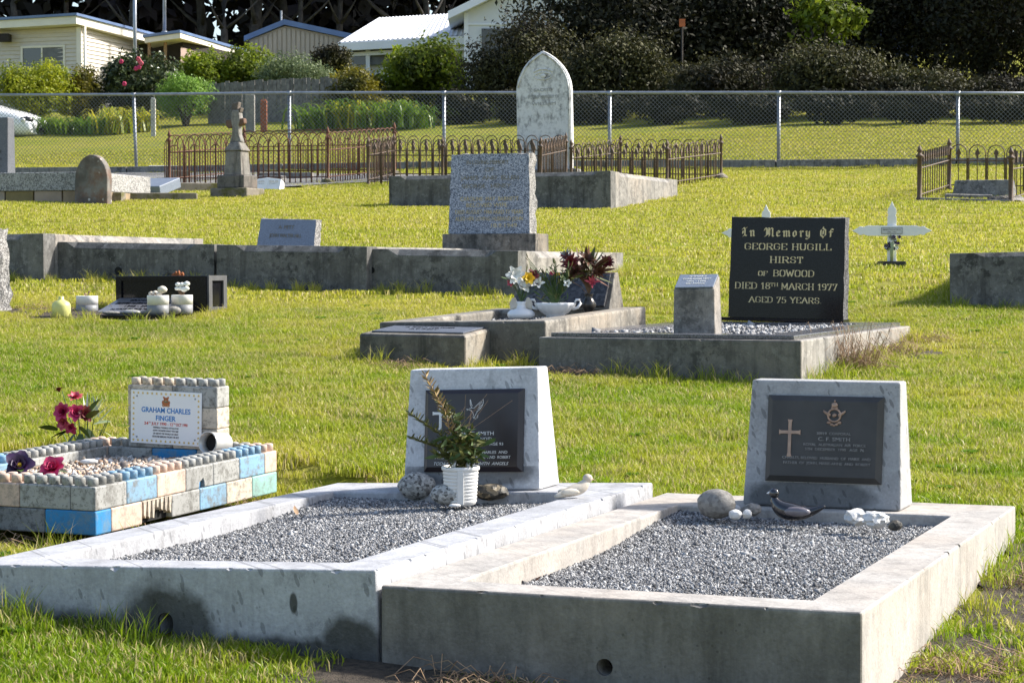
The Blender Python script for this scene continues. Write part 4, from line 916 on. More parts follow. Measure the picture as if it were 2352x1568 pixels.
for s, h, w, x, z in (('30919  CORPORAL',.0085,.113,.034,.014),('C. F. SMITH',.012,.105,.036,-.006),('ROYAL  AUSTRALIAN  AIR  FORCE',.0085,.205,.038,-.023),('5TH  DECEMBER  1990   AGE  76',.0085,.195,.038,-.038),('CHARLES, BELOVED  HUSBAND  OF  MARIE  AND',.0085,.292,.012,-.067),('FATHER  OF  JOHN, MARIE-ANNE  AND  ROBERT',.0085,.288,.014,-.084)):
    text(pl, s, h, w, x, z, bl, yy, .0022)
ha, tl = slant_stone('white concrete slant headstone with a dark brown plaque showing a dove', ka, .635, 2.02, .505, HB_, M['stone_white'])
pl = bevel_plate(.365, .283, .02, .016, 'plaque', M['bronze_dark'], ha); pl.location = on_face(ha, tl, .01, .200); pl.rotation_euler = (-tl, 0, 0)
cross_mb(-.118, .045, .085, .058, .009, .004, yy, .002, .66).build('cross', M['letter_white'], pl)
mb = MB(); K = .001
for st in ([(-8,22),(-7,8),(-3,-1),(4,-2),(12,6),(20,13),(32,22),(31,12),(27,2),(20,-7),(13,-11)],[(28,15),(18,6)],[(28,7),(17,0)],[(24,0),(15,-5)],[(-7,22),(-4,10),(-1,4)],[(-3,-1),(-9,-3),(-13,-6),(-9,-7),(-5,-8),(0,-12),(3,-20),(6,-27),(9,-20),(13,-14),(13,-11)],[(6,-27),(10,-33),(12,-26),(15,-29),(16,-20)],[(-13,-5),(-18,-4)],[(-13,-6),(-17,-8)],[(2,-25),(5,-31)]):
    mb.tube([((x+8)*K*1.25-.01, yy-.001, .078+z*K*1.25) for x, z in st], .0011, 4)
mb.build('dove', M['letter_white'], pl)
for s, h, w, x, z, sh in (('MARIE  SMITH',.0125,.128,.015,-.017,0),('(NEE JEANNOT)',.0095,.12,.012,-.034,0),('9TH  JANUARY  2016  AGE 93',.0095,.205,.012,-.052,0),('MARRIED  TO  DEARLY  CHARLES  AND',.0095,.265,-.002,-.080,0),('MOTHER  OF  JOHN, MARIE-ANNE  AND  ROBERT',.0095,.292,-.004,-.097,0),('TODAY  SHE  WALKS  WITH  ANGELS',.0105,.275,-.002,-.119,.35)):
    text(pl, s, h, w, x, z, M['letter_white'], yy, .0008, sh)

# ---------------------------------------------------------------- things lying on the two front graves
def stone(name, label, root, px, py, size, mat, seed, rot=0, amp=.14, sub=3, sink=.12, group=None, zl=None, freq=1.3, cat='stone', faceted=False):
    p = on_plane(root, px, py, -.022 if root is ka else -.014); mb = MB(); mb.blob((0,0,size[2]*(1-sink)), size, seed, amp, freq, sub)
    o = mb.build(name, mat, None, not faceted); o.location = p; o.rotation_euler = (0,0,rot); return tag(o, label, cat, group)
stone('boulder', 'larger speckled round stone left of the white ribbed pot', ka, 957, 1143, (.064,.05,.047), M['field_stone'], 3, -.2, .1)
stone('boulder', 'smaller speckled oval stone in front of the white ribbed pot', ka, 1030, 1157, (.061,.043,.036), M['field_stone'], 8, -.1, .06)
stone('rock', 'dark mottled rock right of the white ribbed pot', ka, 1127, 1146, (.062,.04,.028), M['dark_stone'], 12, -.25, .25, faceted=True, freq=2)
stone('pebble', 'small flat pale pebble below the oval speckled stone', ka, 1045, 1164, (.02,.014,.006), M['quartz'], 14, 0, .05, 2)
stone('boulder', 'grey upright field stone at the left of the grey slant headstone', kb, 1645, 1186, (.062,.045,.047), M['grey_stone'], 21, -.3, .18, freq=1.1)
stone('white_stone', 'small round white stone leaning on the grey field stone', kb, 1691, 1176, (.014,.012,.013), M['quartz'], 24, 0, .1, 2)
stone('white_stone', 'larger angular white stone in front of the grey field stone', kb, 1689, 1192, (.022,.016,.017), M['quartz'], 25, 0, .2, 2, faceted=True)
stone('white_stone', 'pointed white stone between the field stones and the black bird', kb, 1716, 1190, (.016,.012,.016), M['quartz'], 26, 0, .25, 2, faceted=True)
stone('rock', 'flat grey brown rock behind the small white stones', kb, 1726, 1182, (.033,.024,.02), M['grey_stone'], 27, .3, .25, faceted=True)
stone('quartz_lump', 'left lump of white quartz below the grey slant headstone', kb, 1966, 1203, (.036,.028,.024), M['quartz'], 31, 0, .35, 3, faceted=True, freq=2)
stone('quartz_lump', 'right bigger lump of white quartz below the grey slant headstone', kb, 2011, 1210, (.041,.03,.027), M['quartz'], 32, .4, .35, 3, faceted=True, freq=2)
stone('rock', 'little dark rock right of the white quartz', kb, 2056, 1218, (.022,.018,.018), M['dark_stone'], 34, 0, .25, 2, faceted=True)
def bird(label, p, yaw, pts, rad, mats, eye=True, sc=1):
    t = thing('ceramic_bird', label, 'bird ornament', p, yaw)
    mb = MB(); mb.tube([(x*sc,0,z*sc) for x,z in pts], [r*sc for r in rad], 12); o = mb.build('body', mats[0], t, True); s = o.modifiers.new('s','SUBSURF'); s.levels = s.render_levels = 2
    return t
p = on_plane(kb, 1815, 1192, -.012)-Vector((0,0,.006))
bd = bird('glossy black ceramic bird with a long upswept tail on the gravel', p, R(-12), [(.112,.052),(.085,.038),(.05,.027),(.015,.028),(-.02,.033),(-.042,.05),(-.05,.068),(-.051,.078)], [.005,.011,.020,.030,.032,.024,.014,.010], [M['cer_black']])
mb = MB(); mb.blob((-.051,0,.088), (.0165,.0155,.0165), 1, .02, sub=3); h = mb.build('head', M['cer_black'], bd, True)
mb = MB(); mb.tube([(-.064,0,.09),(-.075,0,.087)], [.005,.001], 8); mb.build('beak', M['cer_white'], h, True)
mb = MB()
for sd in (-1, 1): mb.blob((.018, sd*.021, .033), (.05,.012,.016), 2, .05, sub=2)
mb.build('wing', M['cer_pearl'], bd, True)
p = on_plane(ka, 1322, 1143, -.0)
bd = bird('cream ceramic bird perched on the inner edge of the white kerb', p, R(-160), [(.075,.006),(.05,.012),(.02,.022),(-.008,.028),(-.026,.036),(-.036,.05),(-.041,.058)], [.006,.011,.018,.022,.020,.015,.009], [M['cer_cream']])
mb = MB(); mb.blob((-.042,0,.062), (.0165,.015,.015), 1, .02, sub=3); h = mb.build('head', M['cer_cream'], bd, True)
mb = MB(); mb.tube([(-.055,0,.06),(-.066,0,.056)], [.0055,.001], 8); mb.build('beak', plain('ochre_beak', (.4,.26,.12), .5), h, True)
mb = MB()
for sd in (-1, 1): mb.blob((-.046, sd*.0125, .066), (.0025,.002,.0025), 1, 0, sub=1)
mb.build('eyes', M['black'], h, True)
mb = MB()
for sd in (-1, 1): mb.blob((.022, sd*.0165, .022), (.034,.006,.011), 2, .1, sub=2)
mb.build('wing', M['cer_cream'], bd, True)
# ribbed white pot with greenery
p = on_plane(ka, 1058, 1158, -.026)
pot = thing('ribbed_pot', 'white ribbed plastic pot standing on gravel before the dove plaque', 'plant pot', p, 0)
prof = [(.047,0),(.05,.004)]
for k in range(9): z = .008+k*.0115; r = .0515+k*.0007; prof += [(r,z),(r+.0022,z+.003),(r+.0022,z+.008),(r,z+.0108)]
prof += [(.058,.112),(.063,.116),(.064,.122),(.062,.128),(.056,.128),(.054,.116),(.05,.1)]
mb = MB(); mb.lathe(prof, 32); mb.build('pot', M['plastic_white'], pot, True)
mb = MB(); mb.box(-.01,.012,-.0645,-.05,.004,.115); mb.build('seam', M['plastic_white'], pot, bevel=.002)
mb = MB(); mb.lathe([(.01,.1),(.0535,.1),(.053,.104),(.01,.105)], 16); mb.build('potting_soil', M['soil'], pot)
pg = thing('flower_spray', 'drooping dried green sprigs and long needle stems standing in the ribbed pot', 'flowers', p+Vector((0,0,.105)), 0)
M['leaf_pot'] = petalmat('fresh_sprig_leaf', (.15,.155,.035), (.09,.1,.02)); rn = random.Random(4); lm = [leaf_mesh(.052,.014,M[k],.35) for k in ('leaf_olive','leaf_green','leaf_pot')]; nm = leaf_mesh(.03,.006,M['leaf_olive'],.1)
nm2 = leaf_mesh(.03,.006,plain('dry_needle', (.3,.2,.07), .7),.1)
for k, (dx, dy, dz, ndl) in enumerate(((-.12,.0,.33,1),(-.17,.0,.2,1),(-.165,-.02,.12,1),(-.09,.02,.27,1),(-.06,.01,.24,0),(.0,.0,.17,0),(.04,-.02,.15,0),(.05,.01,.12,0),(-.05,-.03,.13,0),(.06,-.02,.07,0),(-.02,-.04,.1,0),(.02,-.05,.09,0),(-.07,-.03,.1,0),(.085,-.01,.1,0),(-.03,.0,.2,0),(.01,-.05,.06,0),(-.04,-.05,.05,0),(.05,-.04,.04,0),(-.08,-.01,.06,0),(.03,.02,.11,0),(-.01,-.03,.14,0),(.07,.0,.13,0))):
    b = Vector((rn.uniform(-.02,.02), rn.uniform(-.02,.02), 0)); e = Vector((dx, dy, dz)); m = b.lerp(e, .55)+Vector((dx*-.18,0,.02)); mb = MB(); P = [b, b.lerp(m, .5), m, m.lerp(e, .5), e]
    mb.tube(P, [.0022,.002,.0018,.0014,.0008], 5); st = mb.build('stem', M['stem_brown'] if ndl else M['leaf_olive'], pg, True)
    n = 62 if ndl else 17
    for i in range(n):
        t = .3+.7*i/n if ndl else .35+.65*i/n; s = t*4; j = min(3, int(s)); q = P[j].lerp(P[j+1], s-j); ax = (P[j+1]-P[j]).normalized()
        if ndl:
            a = i*2.4; d = ax*.7+Vector((math.cos(a), math.sin(a), .1)); put('leaf', nm if k != 0 else nm2, st, q, aim(d, a))
        else:
            a = rn.random()*6.28; d = Vector((math.cos(a)*.9, math.sin(a)*.9, rn.uniform(-.7,.5))); put('leaf', lm[rn.randrange(3)], st, q, aim(d, rn.random()*2), scale=rn.uniform(.6,1.05))
for sx in (-.022, .026):
    mb = MB(); mb.tube([(sx,-.035,.0),(sx,-.036,.03),(sx+.004,-.036,.045)], [.008,.009,.005], 8); mb.build('foil_wrap', M['tin'], pg, True)
mb = MB()
for k in range(14):
    a = rn.uniform(-1.9,-.6)+1.57; L = rn.uniform(.15,.3); mb.tube([(0,0,.0), (math.sin(a*.5)*L*.5-.02, rn.uniform(-.02,.02), L*.6), (math.sin(a)*L*.6-.03+rn.uniform(-.05,.1), rn.uniform(-.04,.04), L)], .0006, 3)
mb.build('dry_twig', M['dry_tan'], pg)
# dead leaves on the gravel
for k, (r_, px, py, sz, lab) in enumerate(((ka,698,1160,.05,'curled dead brown leaf by the left white kerb'),(ka,682,1183,.04,'tan dead leaf lying on gravel near the left white kerb'),(kb,1563,1183,.04,'curled red brown leaf in the corner of the beige kerb'),(kb,1222,1340,.03,'brown leaf fragment at the near left corner of the beige kerb gravel'))):
    pp = on_plane(r_, px, py, -.04 if py < 1250 else -.075); o = put('dead_leaf', leaf_mesh(sz, sz*.5, M['dead_leaf'] if k != 1 else M['dry_tan'], .5, cup=.6)); o.location = pp; o.rotation_euler = (.3, -.3, k*2.1); tag(o, lab, 'leaf')
# ---------------------------------------------------------------- toy block grave
def blockmat(name, c, dirt=.5, dc=(.16,.155,.14)):
    m, nt, bs = newmat(name); vv = coords(nt)
    n = noise(nt, vv, 26, 8, .75); n2 = noise(nt, vv, 7, 5)
    k = mix(nt, rng(nt, n2, .35, .7), tuple(x*1.06 for x in c), tuple(x*.82+.02 for x in c))
    k = mix(nt, rng(nt, n, .48, .62, 0, min(1, dirt*1.2)), k, dc); k = mix(nt, rng(nt, noise(nt, vv, 90, 6, .7), .55, .62, 0, dirt*.7), k, tuple(x*.5 for x in dc)); k = mix(nt, rng(nt, noise(nt, vv, 3, 4), .5, .75, 0, dirt*.6), k, dc)
    nt.links.new(k, bs.inputs['Base Color']); bs.inputs['Roughness'].default_value = .62; bs.inputs['Specular IOR Level'].default_value = .3
    bump(nt, bs, n, .15, .003); return m
TB = {'c': blockmat('cream_block', (.56,.48,.38), .7), 'p': blockmat('faded_pink_block', (.62,.46,.36), .5), 'g': blockmat('grimy_grey_block', (.36,.36,.34), .95),
      'b': blockmat('blue_block', (.02,.2,.44), .5, (.16,.22,.25)), 'l': blockmat('pale_blue_block', (.2,.36,.5), .7), 'd': blockmat('dark_grimy_block', (.22,.23,.24), .8, (.06,.06,.06)), 't': blockmat('green_faded_block', (.25,.45,.4), .45)}
TBL, TBW, TBH = .188, .094, .0768
YC = R(21.5); uc, vc = uv(YC); CW, CL = .752, 1.222
C0 = Vector((-1.3026, 6.9, H0-.85))-uc*CW
tb = thing('toy_block_grave', 'small grave edged with faded blue, pink and grey toy building blocks', 'grave', C0, (R(1.0), R(.4), -YC))
foot(C0, YC, -.02, CW+.1, -.05, CL+.02)
C0.z += .012; tb.location = C0
def stud_me(k):
    mb = MB(); mb.lathe([(.0168,-.002),(.0168,.022),(.0155,.0252),(.0125,.0262)], 14); return mb.mesh('stud', TB[k], True)
STUD = {k: stud_me(k) for k in TB}
def tblock(x, y, z, nx, ny, k, studs=True, skip=None, root=None):
    w, d = nx*.047, ny*.047; g = .0008; mb = MB(); mb.box(g, w-g, g, d-g, .0004, TBH-.0004); o = mb.build('block', TB[k], root or tb, bevel=.005); o.location = (x, y, z)
    if studs:
        for i in range(nx):
            for j in range(ny):
                cx, cy = (i+.5)*.047, (j+.5)*.047
                if skip and skip(x+cx): continue
                put('stud', STUD[k], o, (cx, cy, TBH))
    return o
xr = CW-TBW
top_r = 'glpgglp'; bot_r = 'pXglctb'
for k in range(7):
    n = 4 if k < 6 else 2
    o = tblock(xr, k*TBL, TBH, 2, n, top_r[k])
    if k == 3:
        h = MB(); h.add([(.06,.085,-.02),(.06,.13,-.02),(.06,.125,.02),(.06,.115,.035),(.06,.105,.028),(.06,.09,.022)]+[(.2,a,b) for a,b in ((.085,-.02),(.13,-.02),(.125,.02),(.115,.035),(.105,.028),(.09,.022))], [(0,1,2,3,4,5),(11,10,9,8,7,6)]+[(i,i+6,(i+1) % 6+6,(i+1) % 6) for i in range(6)])
        cut(o, h)
        mb = MB(); mb.lathe([(.014,0),(.014,.024),(.011,.027)], 12, (.072,.103,0)); mb.build('broken_stud', TB['b'], o, True)
for k in range(7):
    y0 = TBW+k*TBL; n = 4 if k < 6 else 0
    if k == 6: continue
    if bot_r[k] == 'X':
        mb = MB(); mb.box(.001,.07,.001,TBL-.001,.001,TBH-.001); o = mb.build('broken_block', M['black'], tb); o.location = (xr, y0, 0)
        rn = random.Random(8)
        for i in range(7):
            z0 = rn.uniform(.01,.045); mb = MB(); y = .008+i*.027; mb.hexa([(.07,y,z0),(.092,y+.004,z0+rn.uniform(0,.012)),(.092,y+.012,z0),(.07,y+.018,z0),(.07,y,TBH),(.093,y,TBH),(.093,y+.019,TBH),(.07,y+.019,TBH)]); mb.build('rib', TB['c'], o)
        mb = MB(); mb.box(.07,.0935,0,TBL,TBH-.004,TBH-.0006); mb.build('top_edge', TB['c'], o)
    else: tblock(xr, y0, 0, 2, 4, bot_r[k], False)
top_f = 'gpcc'
for k in range(4):
    n = 4 if k < 3 else 2; x = xr-TBL*(k+1) if k < 3 else TBW
    if k == 3: continue
    tblock(x+.0, 0, TBH, 4, 2, 'gpc'[k])
for k in range(4): tblock(CW-TBL*(k+1), 0, 0, 4, 2, 'bdgl'[k], False)
for k in range(7):
    n = 4 if k < 6 else 2; tblock(0, k*TBL, TBH, 2, n, 'gglgggp'[k]); tblock(0, (TBW+k*TBL) if k < 6 else 0, 0, 2, 4 if k < 6 else 2, 'ggblgcp'[k], False) if k < 6 else None
for k in range(3):
    x = TBW+k*TBL; tblock(x, CL-TBW, TBH, 4, 2, 'gbg'[k], True, lambda q: .18 < q < .562); tblock(x, CL-TBW, 0, 4, 2, 'lgb'[k], False)
hx = .183
for l in range(3):
    for k in range(2): tblock(hx+k*TBL, CL-TBW-.002, 2*TBH+.0005+l*TBH, 4, 2, 'ccg'[l] if k else 'gcc'[l], l == 2)
sg = MB(); sg.box(-.148,.148,0,.004,-.098,.098); sign = sg.build('name_sign', plain('white_sign_board', (.8,.8,.8), .35, (.77,.77,.78), 3), tb, bevel=.001); sign.location = (hx+.165, CL-TBW-.0075, 2*TBH+.113); sign.rotation_euler = (0, R(1.2), 0)
sb = plain('sign_blue', (.01,.22,.6), .4); sr = plain('sign_red', (.6,.04,.02), .4); sk = plain('sign_black', (.02,.02,.03), .4)
for s, h, w, z, m, b in (('GRAHAM CHARLES',.0185,.205,.018,sb,.02),('FINGER',.0185,.083,-.011,sb,.02),('TWINKLE TWINKLE LITTLE STAR',.0062,.108,-.040,sk,.012),('HOW I WONDER WHAT YOU ARE',.0062,.106,-.051,sk,.012),('UP ABOVE THE WORLD SO HIGH',.0062,.104,-.062,sk,.012),('GRAHAM SMILING FROM THE SKY',.0062,.112,-.073,sk,.012)):
    text(sign, s, h, w, 0, z, m, -.0002, .0004, 0, bold=b)
for s, h, w, x, z in (('24',.0105,.0175,-.082,-.028),('TH',.005,.0085,-.068,-.022),('JULY 1990 - 12',.0105,.09,-.015,-.028),('TH',.005,.0085,.036,-.022),('OCT 1990',.0105,.048,.067,-.028)): text(sign, s, h, w, x, z, sr, -.0002, .0004, 0, bold=.015)
mb = MB()
def star(cx, cz, r): mb.prism([(cx+(r if k % 2 == 0 else r*.42)*math.sin(k*math.pi/5), cz+(r if k % 2 == 0 else r*.42)*math.cos(k*math.pi/5)) for k in range(10)], -.0006, .0005)
for k in range(15): star(-.136+k*.0194, .087, .0058); star(-.136+k*.0194, -.087, .0058)
for k in range(1, 9): star(-.136, -.087+k*.0193, .0058); star(.136, -.087+k*.0193, .0058)
mb.build('star_border', plain('sign_gold', (.7,.48,.08), .4), sign)
bw = plain('bear_brown', (.42,.13,.035), .5, (.36,.1,.03), 30); mb = MB()
for cx, cz, rx, rz in ((0,.053,.0125,.012),(0,.066,.0105,.0092),(-.009,.0745,.0042,.004),(.009,.0745,.0042,.004),(-.0125,.056,.005,.0075),(.0125,.056,.005,.0075),(-.0095,.0455,.0068,.0055),(.0095,.0455,.0068,.0055)): mb.blob((cx,-.0003,cz), (rx,.0012,rz), 1, 0, sub=2)
br = mb.build('teddy_bear', bw, sign, True); mb = MB()
for cx, cz, r in ((-.0095,.0445,.0036),(.0095,.0445,.0036),(0,.0635,.004)): mb.blob((cx,-.0016,cz), (r,.0005,r*.9), 1, 0, sub=1)
mb.build('bear_pads', plain('bear_tan', (.65,.4,.2), .5), br, True); mb = MB()
for cx, cz, r in ((-.0035,.068,.001),(.0035,.068,.001),(0,.0648,.0013)): mb.blob((cx,-.0024,cz), (r,.0006,r), 1, 0, sub=1)
mb.build('bear_face', sk, br); mb = MB(); mb.prism([(-.008,.059),(.008,.056),(.009,.059),(-.007,.062)], -.0019, -.0012); mb.build('bear_bow', plain('bow_green', (.04,.2,.12), .5), br)
for sx, sz in ((-.122,.075),(.122,.075),(-.122,-.075),(.122,-.075)): mb = MB(); mb.lathe([(.0034,0),(.0034,.0016),(.002,.0024)], 8); o = mb.build('screw', M['galv'], sign); o.location = (sx, 0, sz); o.rotation_euler = (R(90),0,0)
o = put('pebbles', gravel_mesh('pebbles', TBW+.002, CW-TBW-.002, TBW+.002, CL-TBW-.002, .118, .017, 5200, M['pebbles'], 9, .006)); o.location = tb.location; o.rotation_euler = tb.rotation_euler; tag(o, 'mixed brown and white pebbles inside the toy block border', 'pebbles', kind='stuff')
p = on_plane(tb, 378, 1064, .122); mb = MB(); mb.blob((0,0,.006), (.06,.035,.006), 5, .15, 1.2, 2); o = mb.build('slate', M['grey_stone'], None); o.location = p; tag(o, 'flat grey slate lying on the pebbles by the tin', 'stone')
p = on_plane(tb, 205, 1066, .122); mb = MB(); mb.blob((0,0,.01), (.034,.02,.01), 5, .1, 1.2, 2); o = mb.build('pebble', M['quartz'], None, True); o.location = p; tag(o, 'large pale flat pebble on the pebbles of the toy block grave', 'stone')
# lying tin
p = lw(tb, (CW-.155, CL-.175, .19)); t = thing('tin_can', 'open silver tin lying on its side beside the toy block headstone', 'tin', p, (0, R(84), R(-118)))
mb = MB(); prof = [(.001,-.05),(.038,-.05),(.0395,-.047)]
for k in range(6): prof += [(.038,-.04+k*.014),(.0392,-.036+k*.014)]
prof += [(.038,.046),(.0405,.049),(.0405,.053),(.037,.053),(.036,.0),(.034,-.045),(.001,-.046)]
mb.lathe(prof, 28); mb.build('tin', M['tin'], t, True); mb = MB(); mb.lathe([(.001,.01),(.034,.012),(.03,.02),(.001,.022)], 12); mb.build('dark_disc', M['black'], t)  # black disc set inside the open tin
# silk flowers lying in front
def silk(name, label, p, mat, c2, n, L, w, d, seed, lv='leaf_green'):
    t = thing(name, label, 'flower', p, 0); flower_mb(MB(), (0,0,0), d, n, L, w, seed, 1.0, 3).build('bloom', mat, t, True, fix=False)
    mb = MB(); mb.blob(Vector(d).normalized()*L*.35, (L*.16,L*.16,L*.16), seed, .2, sub=2); mb.build('flower_centre', c2, t, True)
    lm = leaf_mesh(L*1.1, L*.5, M[lv], -.2)
    for k in range(3): a = seed+k*2.0; put('leaf', lm, t, (0,0,-.005), aim((math.cos(a), math.sin(a), .15), 0))
    return t
p = on_plane(tb, 120, 1090, .15); silk('silk_rose', 'deep pink silk rose lying on the toy block edging', p+Vector((0,.02,.014)), M['pink'], M['pink'], 6, .05, .045, (-.2,-.7,.7), 2)
p = on_plane(tb, 42, 1085, .15); silk('silk_pansy', 'dark purple silk pansy with yellow centre beside the pink rose', p+Vector((0,.02,.014)), M['purple'], M['yellow_petal'], 5, .055, .055, (.1,-.8,.6), 5)
# bouquet behind the blocks
p = at_y(176, 1030, 8.35); g = gz(p.x, p.y); bq = thing('silk_bouquet', 'bouquet of red and pink silk flowers with pale leaves beside the toy block grave', 'flowers', (p.x+.03, p.y, g), 0)
K = 8.35/5080
def bp(px, py): q = at_y(px, py, 8.35); return Vector((q.x-p.x, 0, q.z-g))
rn = random.Random(12); mb = MB(); tops = [(123,898),(158,912),(135,940),(160,945),(130,968),(150,962),(185,940),(200,960),(215,985),(120,990),(190,905),(232,965),(225,972),(178,950)]
for x, y in tops: e = bp(x, y); mb.tube([(rn.uniform(-.015,.015),0,-.02), (e.x*.4,rn.uniform(-.02,.02),e.z*.55), (e.x, rn.uniform(-.03,.03), e.z)], .0018, 5)
mb.build('stems', M['leaf_green'], bq)
for k, (x, y, m, n, L, w, d) in enumerate(((133,945,'pink',7,.042,.032,(-.4,-.8,.3)),(160,948,'pink',7,.042,.03,(.2,-.9,.3)),(158,915,'coral',12,.034,.013,(.1,-.5,.8)),(135,968,'coral',7,.034,.024,(-.3,-.8,-.1)),(148,978,'pink',6,.032,.022,(0,-.9,-.3)),(178,950,'red',7,.036,.025,(.5,-.7,.1)),(122,899,'red',10,.026,.01,(-.3,.1,1)))):
    flower_mb(MB(), bp(x, y)+Vector((0,-.03,0)), d, n, L, w, k, .95, 3).build('bloom', M[m], bq, True, fix=False)
LM = {k: leaf_mesh(.075,.034,M[k],-.2) for k in ('leaf_green','leaf_pale','leaf_olive')}; LW = leaf_mesh(.09,.008,M['leaf_white'],.05)
for k, (x, y, a, m) in enumerate(((150,985,200,'leaf_green'),(165,980,330,'leaf_green'),(180,985,300,'leaf_pale'),(195,975,20,'leaf_pale'),(205,985,350,'leaf_pale'),(140,990,190,'leaf_olive'),(185,960,40,'leaf_olive'),(170,995,270,'leaf_green'),(155,995,230,'leaf_green'),(120,985,160,'leaf_green'),(190,945,60,'leaf_green'),(200,1000,320,'leaf_pale'))):
    put('leaf', LM[m], bq, bp(x, y)+Vector((0,rn.uniform(-.05,.02),0)), aim((math.cos(R(a)), -.35, math.sin(R(a))), rn.uniform(-1,1)))
for k in range(12):
    x, y = 180+rn.uniform(0,30), 955+rn.uniform(-8,15); a = R(60+rn.uniform(-30,45)); put('blade', LW, bq, bp(x, y), aim((math.cos(a), rn.uniform(-.4,.3), math.sin(a)), rn.uniform(-1,1)))

# ---------------------------------------------------------------- rows of older graves
def on_row(root, px, yl, z):
    a = lw(root, (0, yl, z)); e = lw(root, (1, yl, z))-a; k = (px-CX)/FPX; t = (k*a.y-a.x)/(e.x-k*e.y); return a+e*t
def along(p, d, px):
    k = (px-CX)/FPX; return (k*p.y-p.x)/(d.x-k*d.y)
def beam(L, w, h, c, mat, parent, loc, ang, cap=.16):
    mb = MB(); V = []; S = [(0,.004),(cap,.004),(cap+.07,c),(L-cap-.07,c),(L-cap,.004),(L,.004)]
    for x, k in S: V += [(x,0,-h),(x,0,-k),(x,k,-.0),(x,w,0),(x,w,-h)]
    F = [(5*i+j, 5*i+(j+1) % 5, 5*i+5+(j+1) % 5, 5*i+5+j) for i in range(5) for j in range(5)]+[(4,3,2,1,0),(25,26,27,28,29)]
    mb.add(V, F); o = mb.build('kerb_wall', mat, parent, bevel=.006); o.location = loc; o.rotation_euler = (0,0,ang); return o
def old_grave(label, pxl, pyb, pyt, pxr, L, mat='old_pale', yaw=R(22), roll=0, pitch=0, fill='old_pale', front='old_shade_grime', w=.16, c=.045, name='grave_kerb'):
    """older plot: left front foot on the ground at (pxl, pyb), top edge at pyt, right front corner in column pxr"""
    p = on_ground(pxl, pyb); zt = at_y(pxl, pyt, p.y).z; uu, vv = uv(yaw); W = along(p, uu, pxr)
    t = thing(name, label, 'grave', (p.x, p.y, zt), (pitch, roll, -yaw)); h = zt-p.z+.35; m = M[mat]; g = .004
    beam(W, w, h, c, M[front], t, (0,0,0), 0); beam(L-2*w-g, w, h, c, m, t, (W, w+g/2, -.002), R(90)); beam(W, w, h, c, m, t, (W, L, -.001), R(180)); beam(L-2*w-g, w, h, c, m, t, (0, L-w-g/2, -.003), R(-90))  # front wall takes the concrete with painted shade, the others the paler one
    mb = MB(); mb.box(w-.01, W-w+.01, w-.01, L-w+.01, -h, -.11); mb.build('infill', M[fill], t)
    foot(p, yaw, -.04, W+.04, -.04, L+.04); t['W'] = W; return t
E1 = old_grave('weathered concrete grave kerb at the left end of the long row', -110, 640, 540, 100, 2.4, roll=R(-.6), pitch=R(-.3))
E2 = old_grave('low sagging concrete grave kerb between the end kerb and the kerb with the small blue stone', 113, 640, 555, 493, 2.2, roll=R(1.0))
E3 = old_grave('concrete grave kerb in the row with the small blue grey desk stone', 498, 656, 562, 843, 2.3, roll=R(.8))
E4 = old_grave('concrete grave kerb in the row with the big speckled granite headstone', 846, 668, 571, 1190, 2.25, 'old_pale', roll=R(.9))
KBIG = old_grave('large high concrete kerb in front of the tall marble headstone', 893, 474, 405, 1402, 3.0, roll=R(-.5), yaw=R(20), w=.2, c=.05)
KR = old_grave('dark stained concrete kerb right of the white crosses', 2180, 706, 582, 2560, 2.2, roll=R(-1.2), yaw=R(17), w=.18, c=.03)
E3W, E4W = E3['W'], E4['W']
for t in (E1, E2, E3, E4, KBIG, KR):
    del t['W']
mb = MB(); hz = at_y(840, 620, E4.location.y)
mb.lathe([(.025,0),(.025,.004)], 12); o = mb.build('drain_hole', M['black'], E4); o.location = (.0+.03, -.002, -.155); o.rotation_euler = (R(90),0,0)
mb = MB(); mb.lathe([(.03,0),(.03,.004)], 12); o = mb.build('drain_hole', M['black'], E2); o.location = (.62, -.002, -.21); o.rotation_euler = (R(90),0,0)
# small blue-grey desk stone at the back of E3
p = on_row(E3, 656, 2.0, 0); t = thing('desk_headstone', 'small blue grey granite desk stone with faint gold writing behind the concrete row', 'headstone', p, -R(19)); t.rotation_euler = (0, R(1.5), -R(19))
rough_slab(.52, .12, .225, .5, 3, .012, .05, None, M['granite_blue'], M['granite_rough'], t)
for s, w, z in (('A. PETT', .14, .145), ('JOHN WALTER HILL', .29, .075)):
    o = text(t, s, .03, w, -.01, 0, plain('faded_gold_letters', (.2,.17,.11), .5), 0, .001); o.location = (0, .05*z/.225-.003, z); o.rotation_euler = (-math.atan2(.05,.225),0,0)
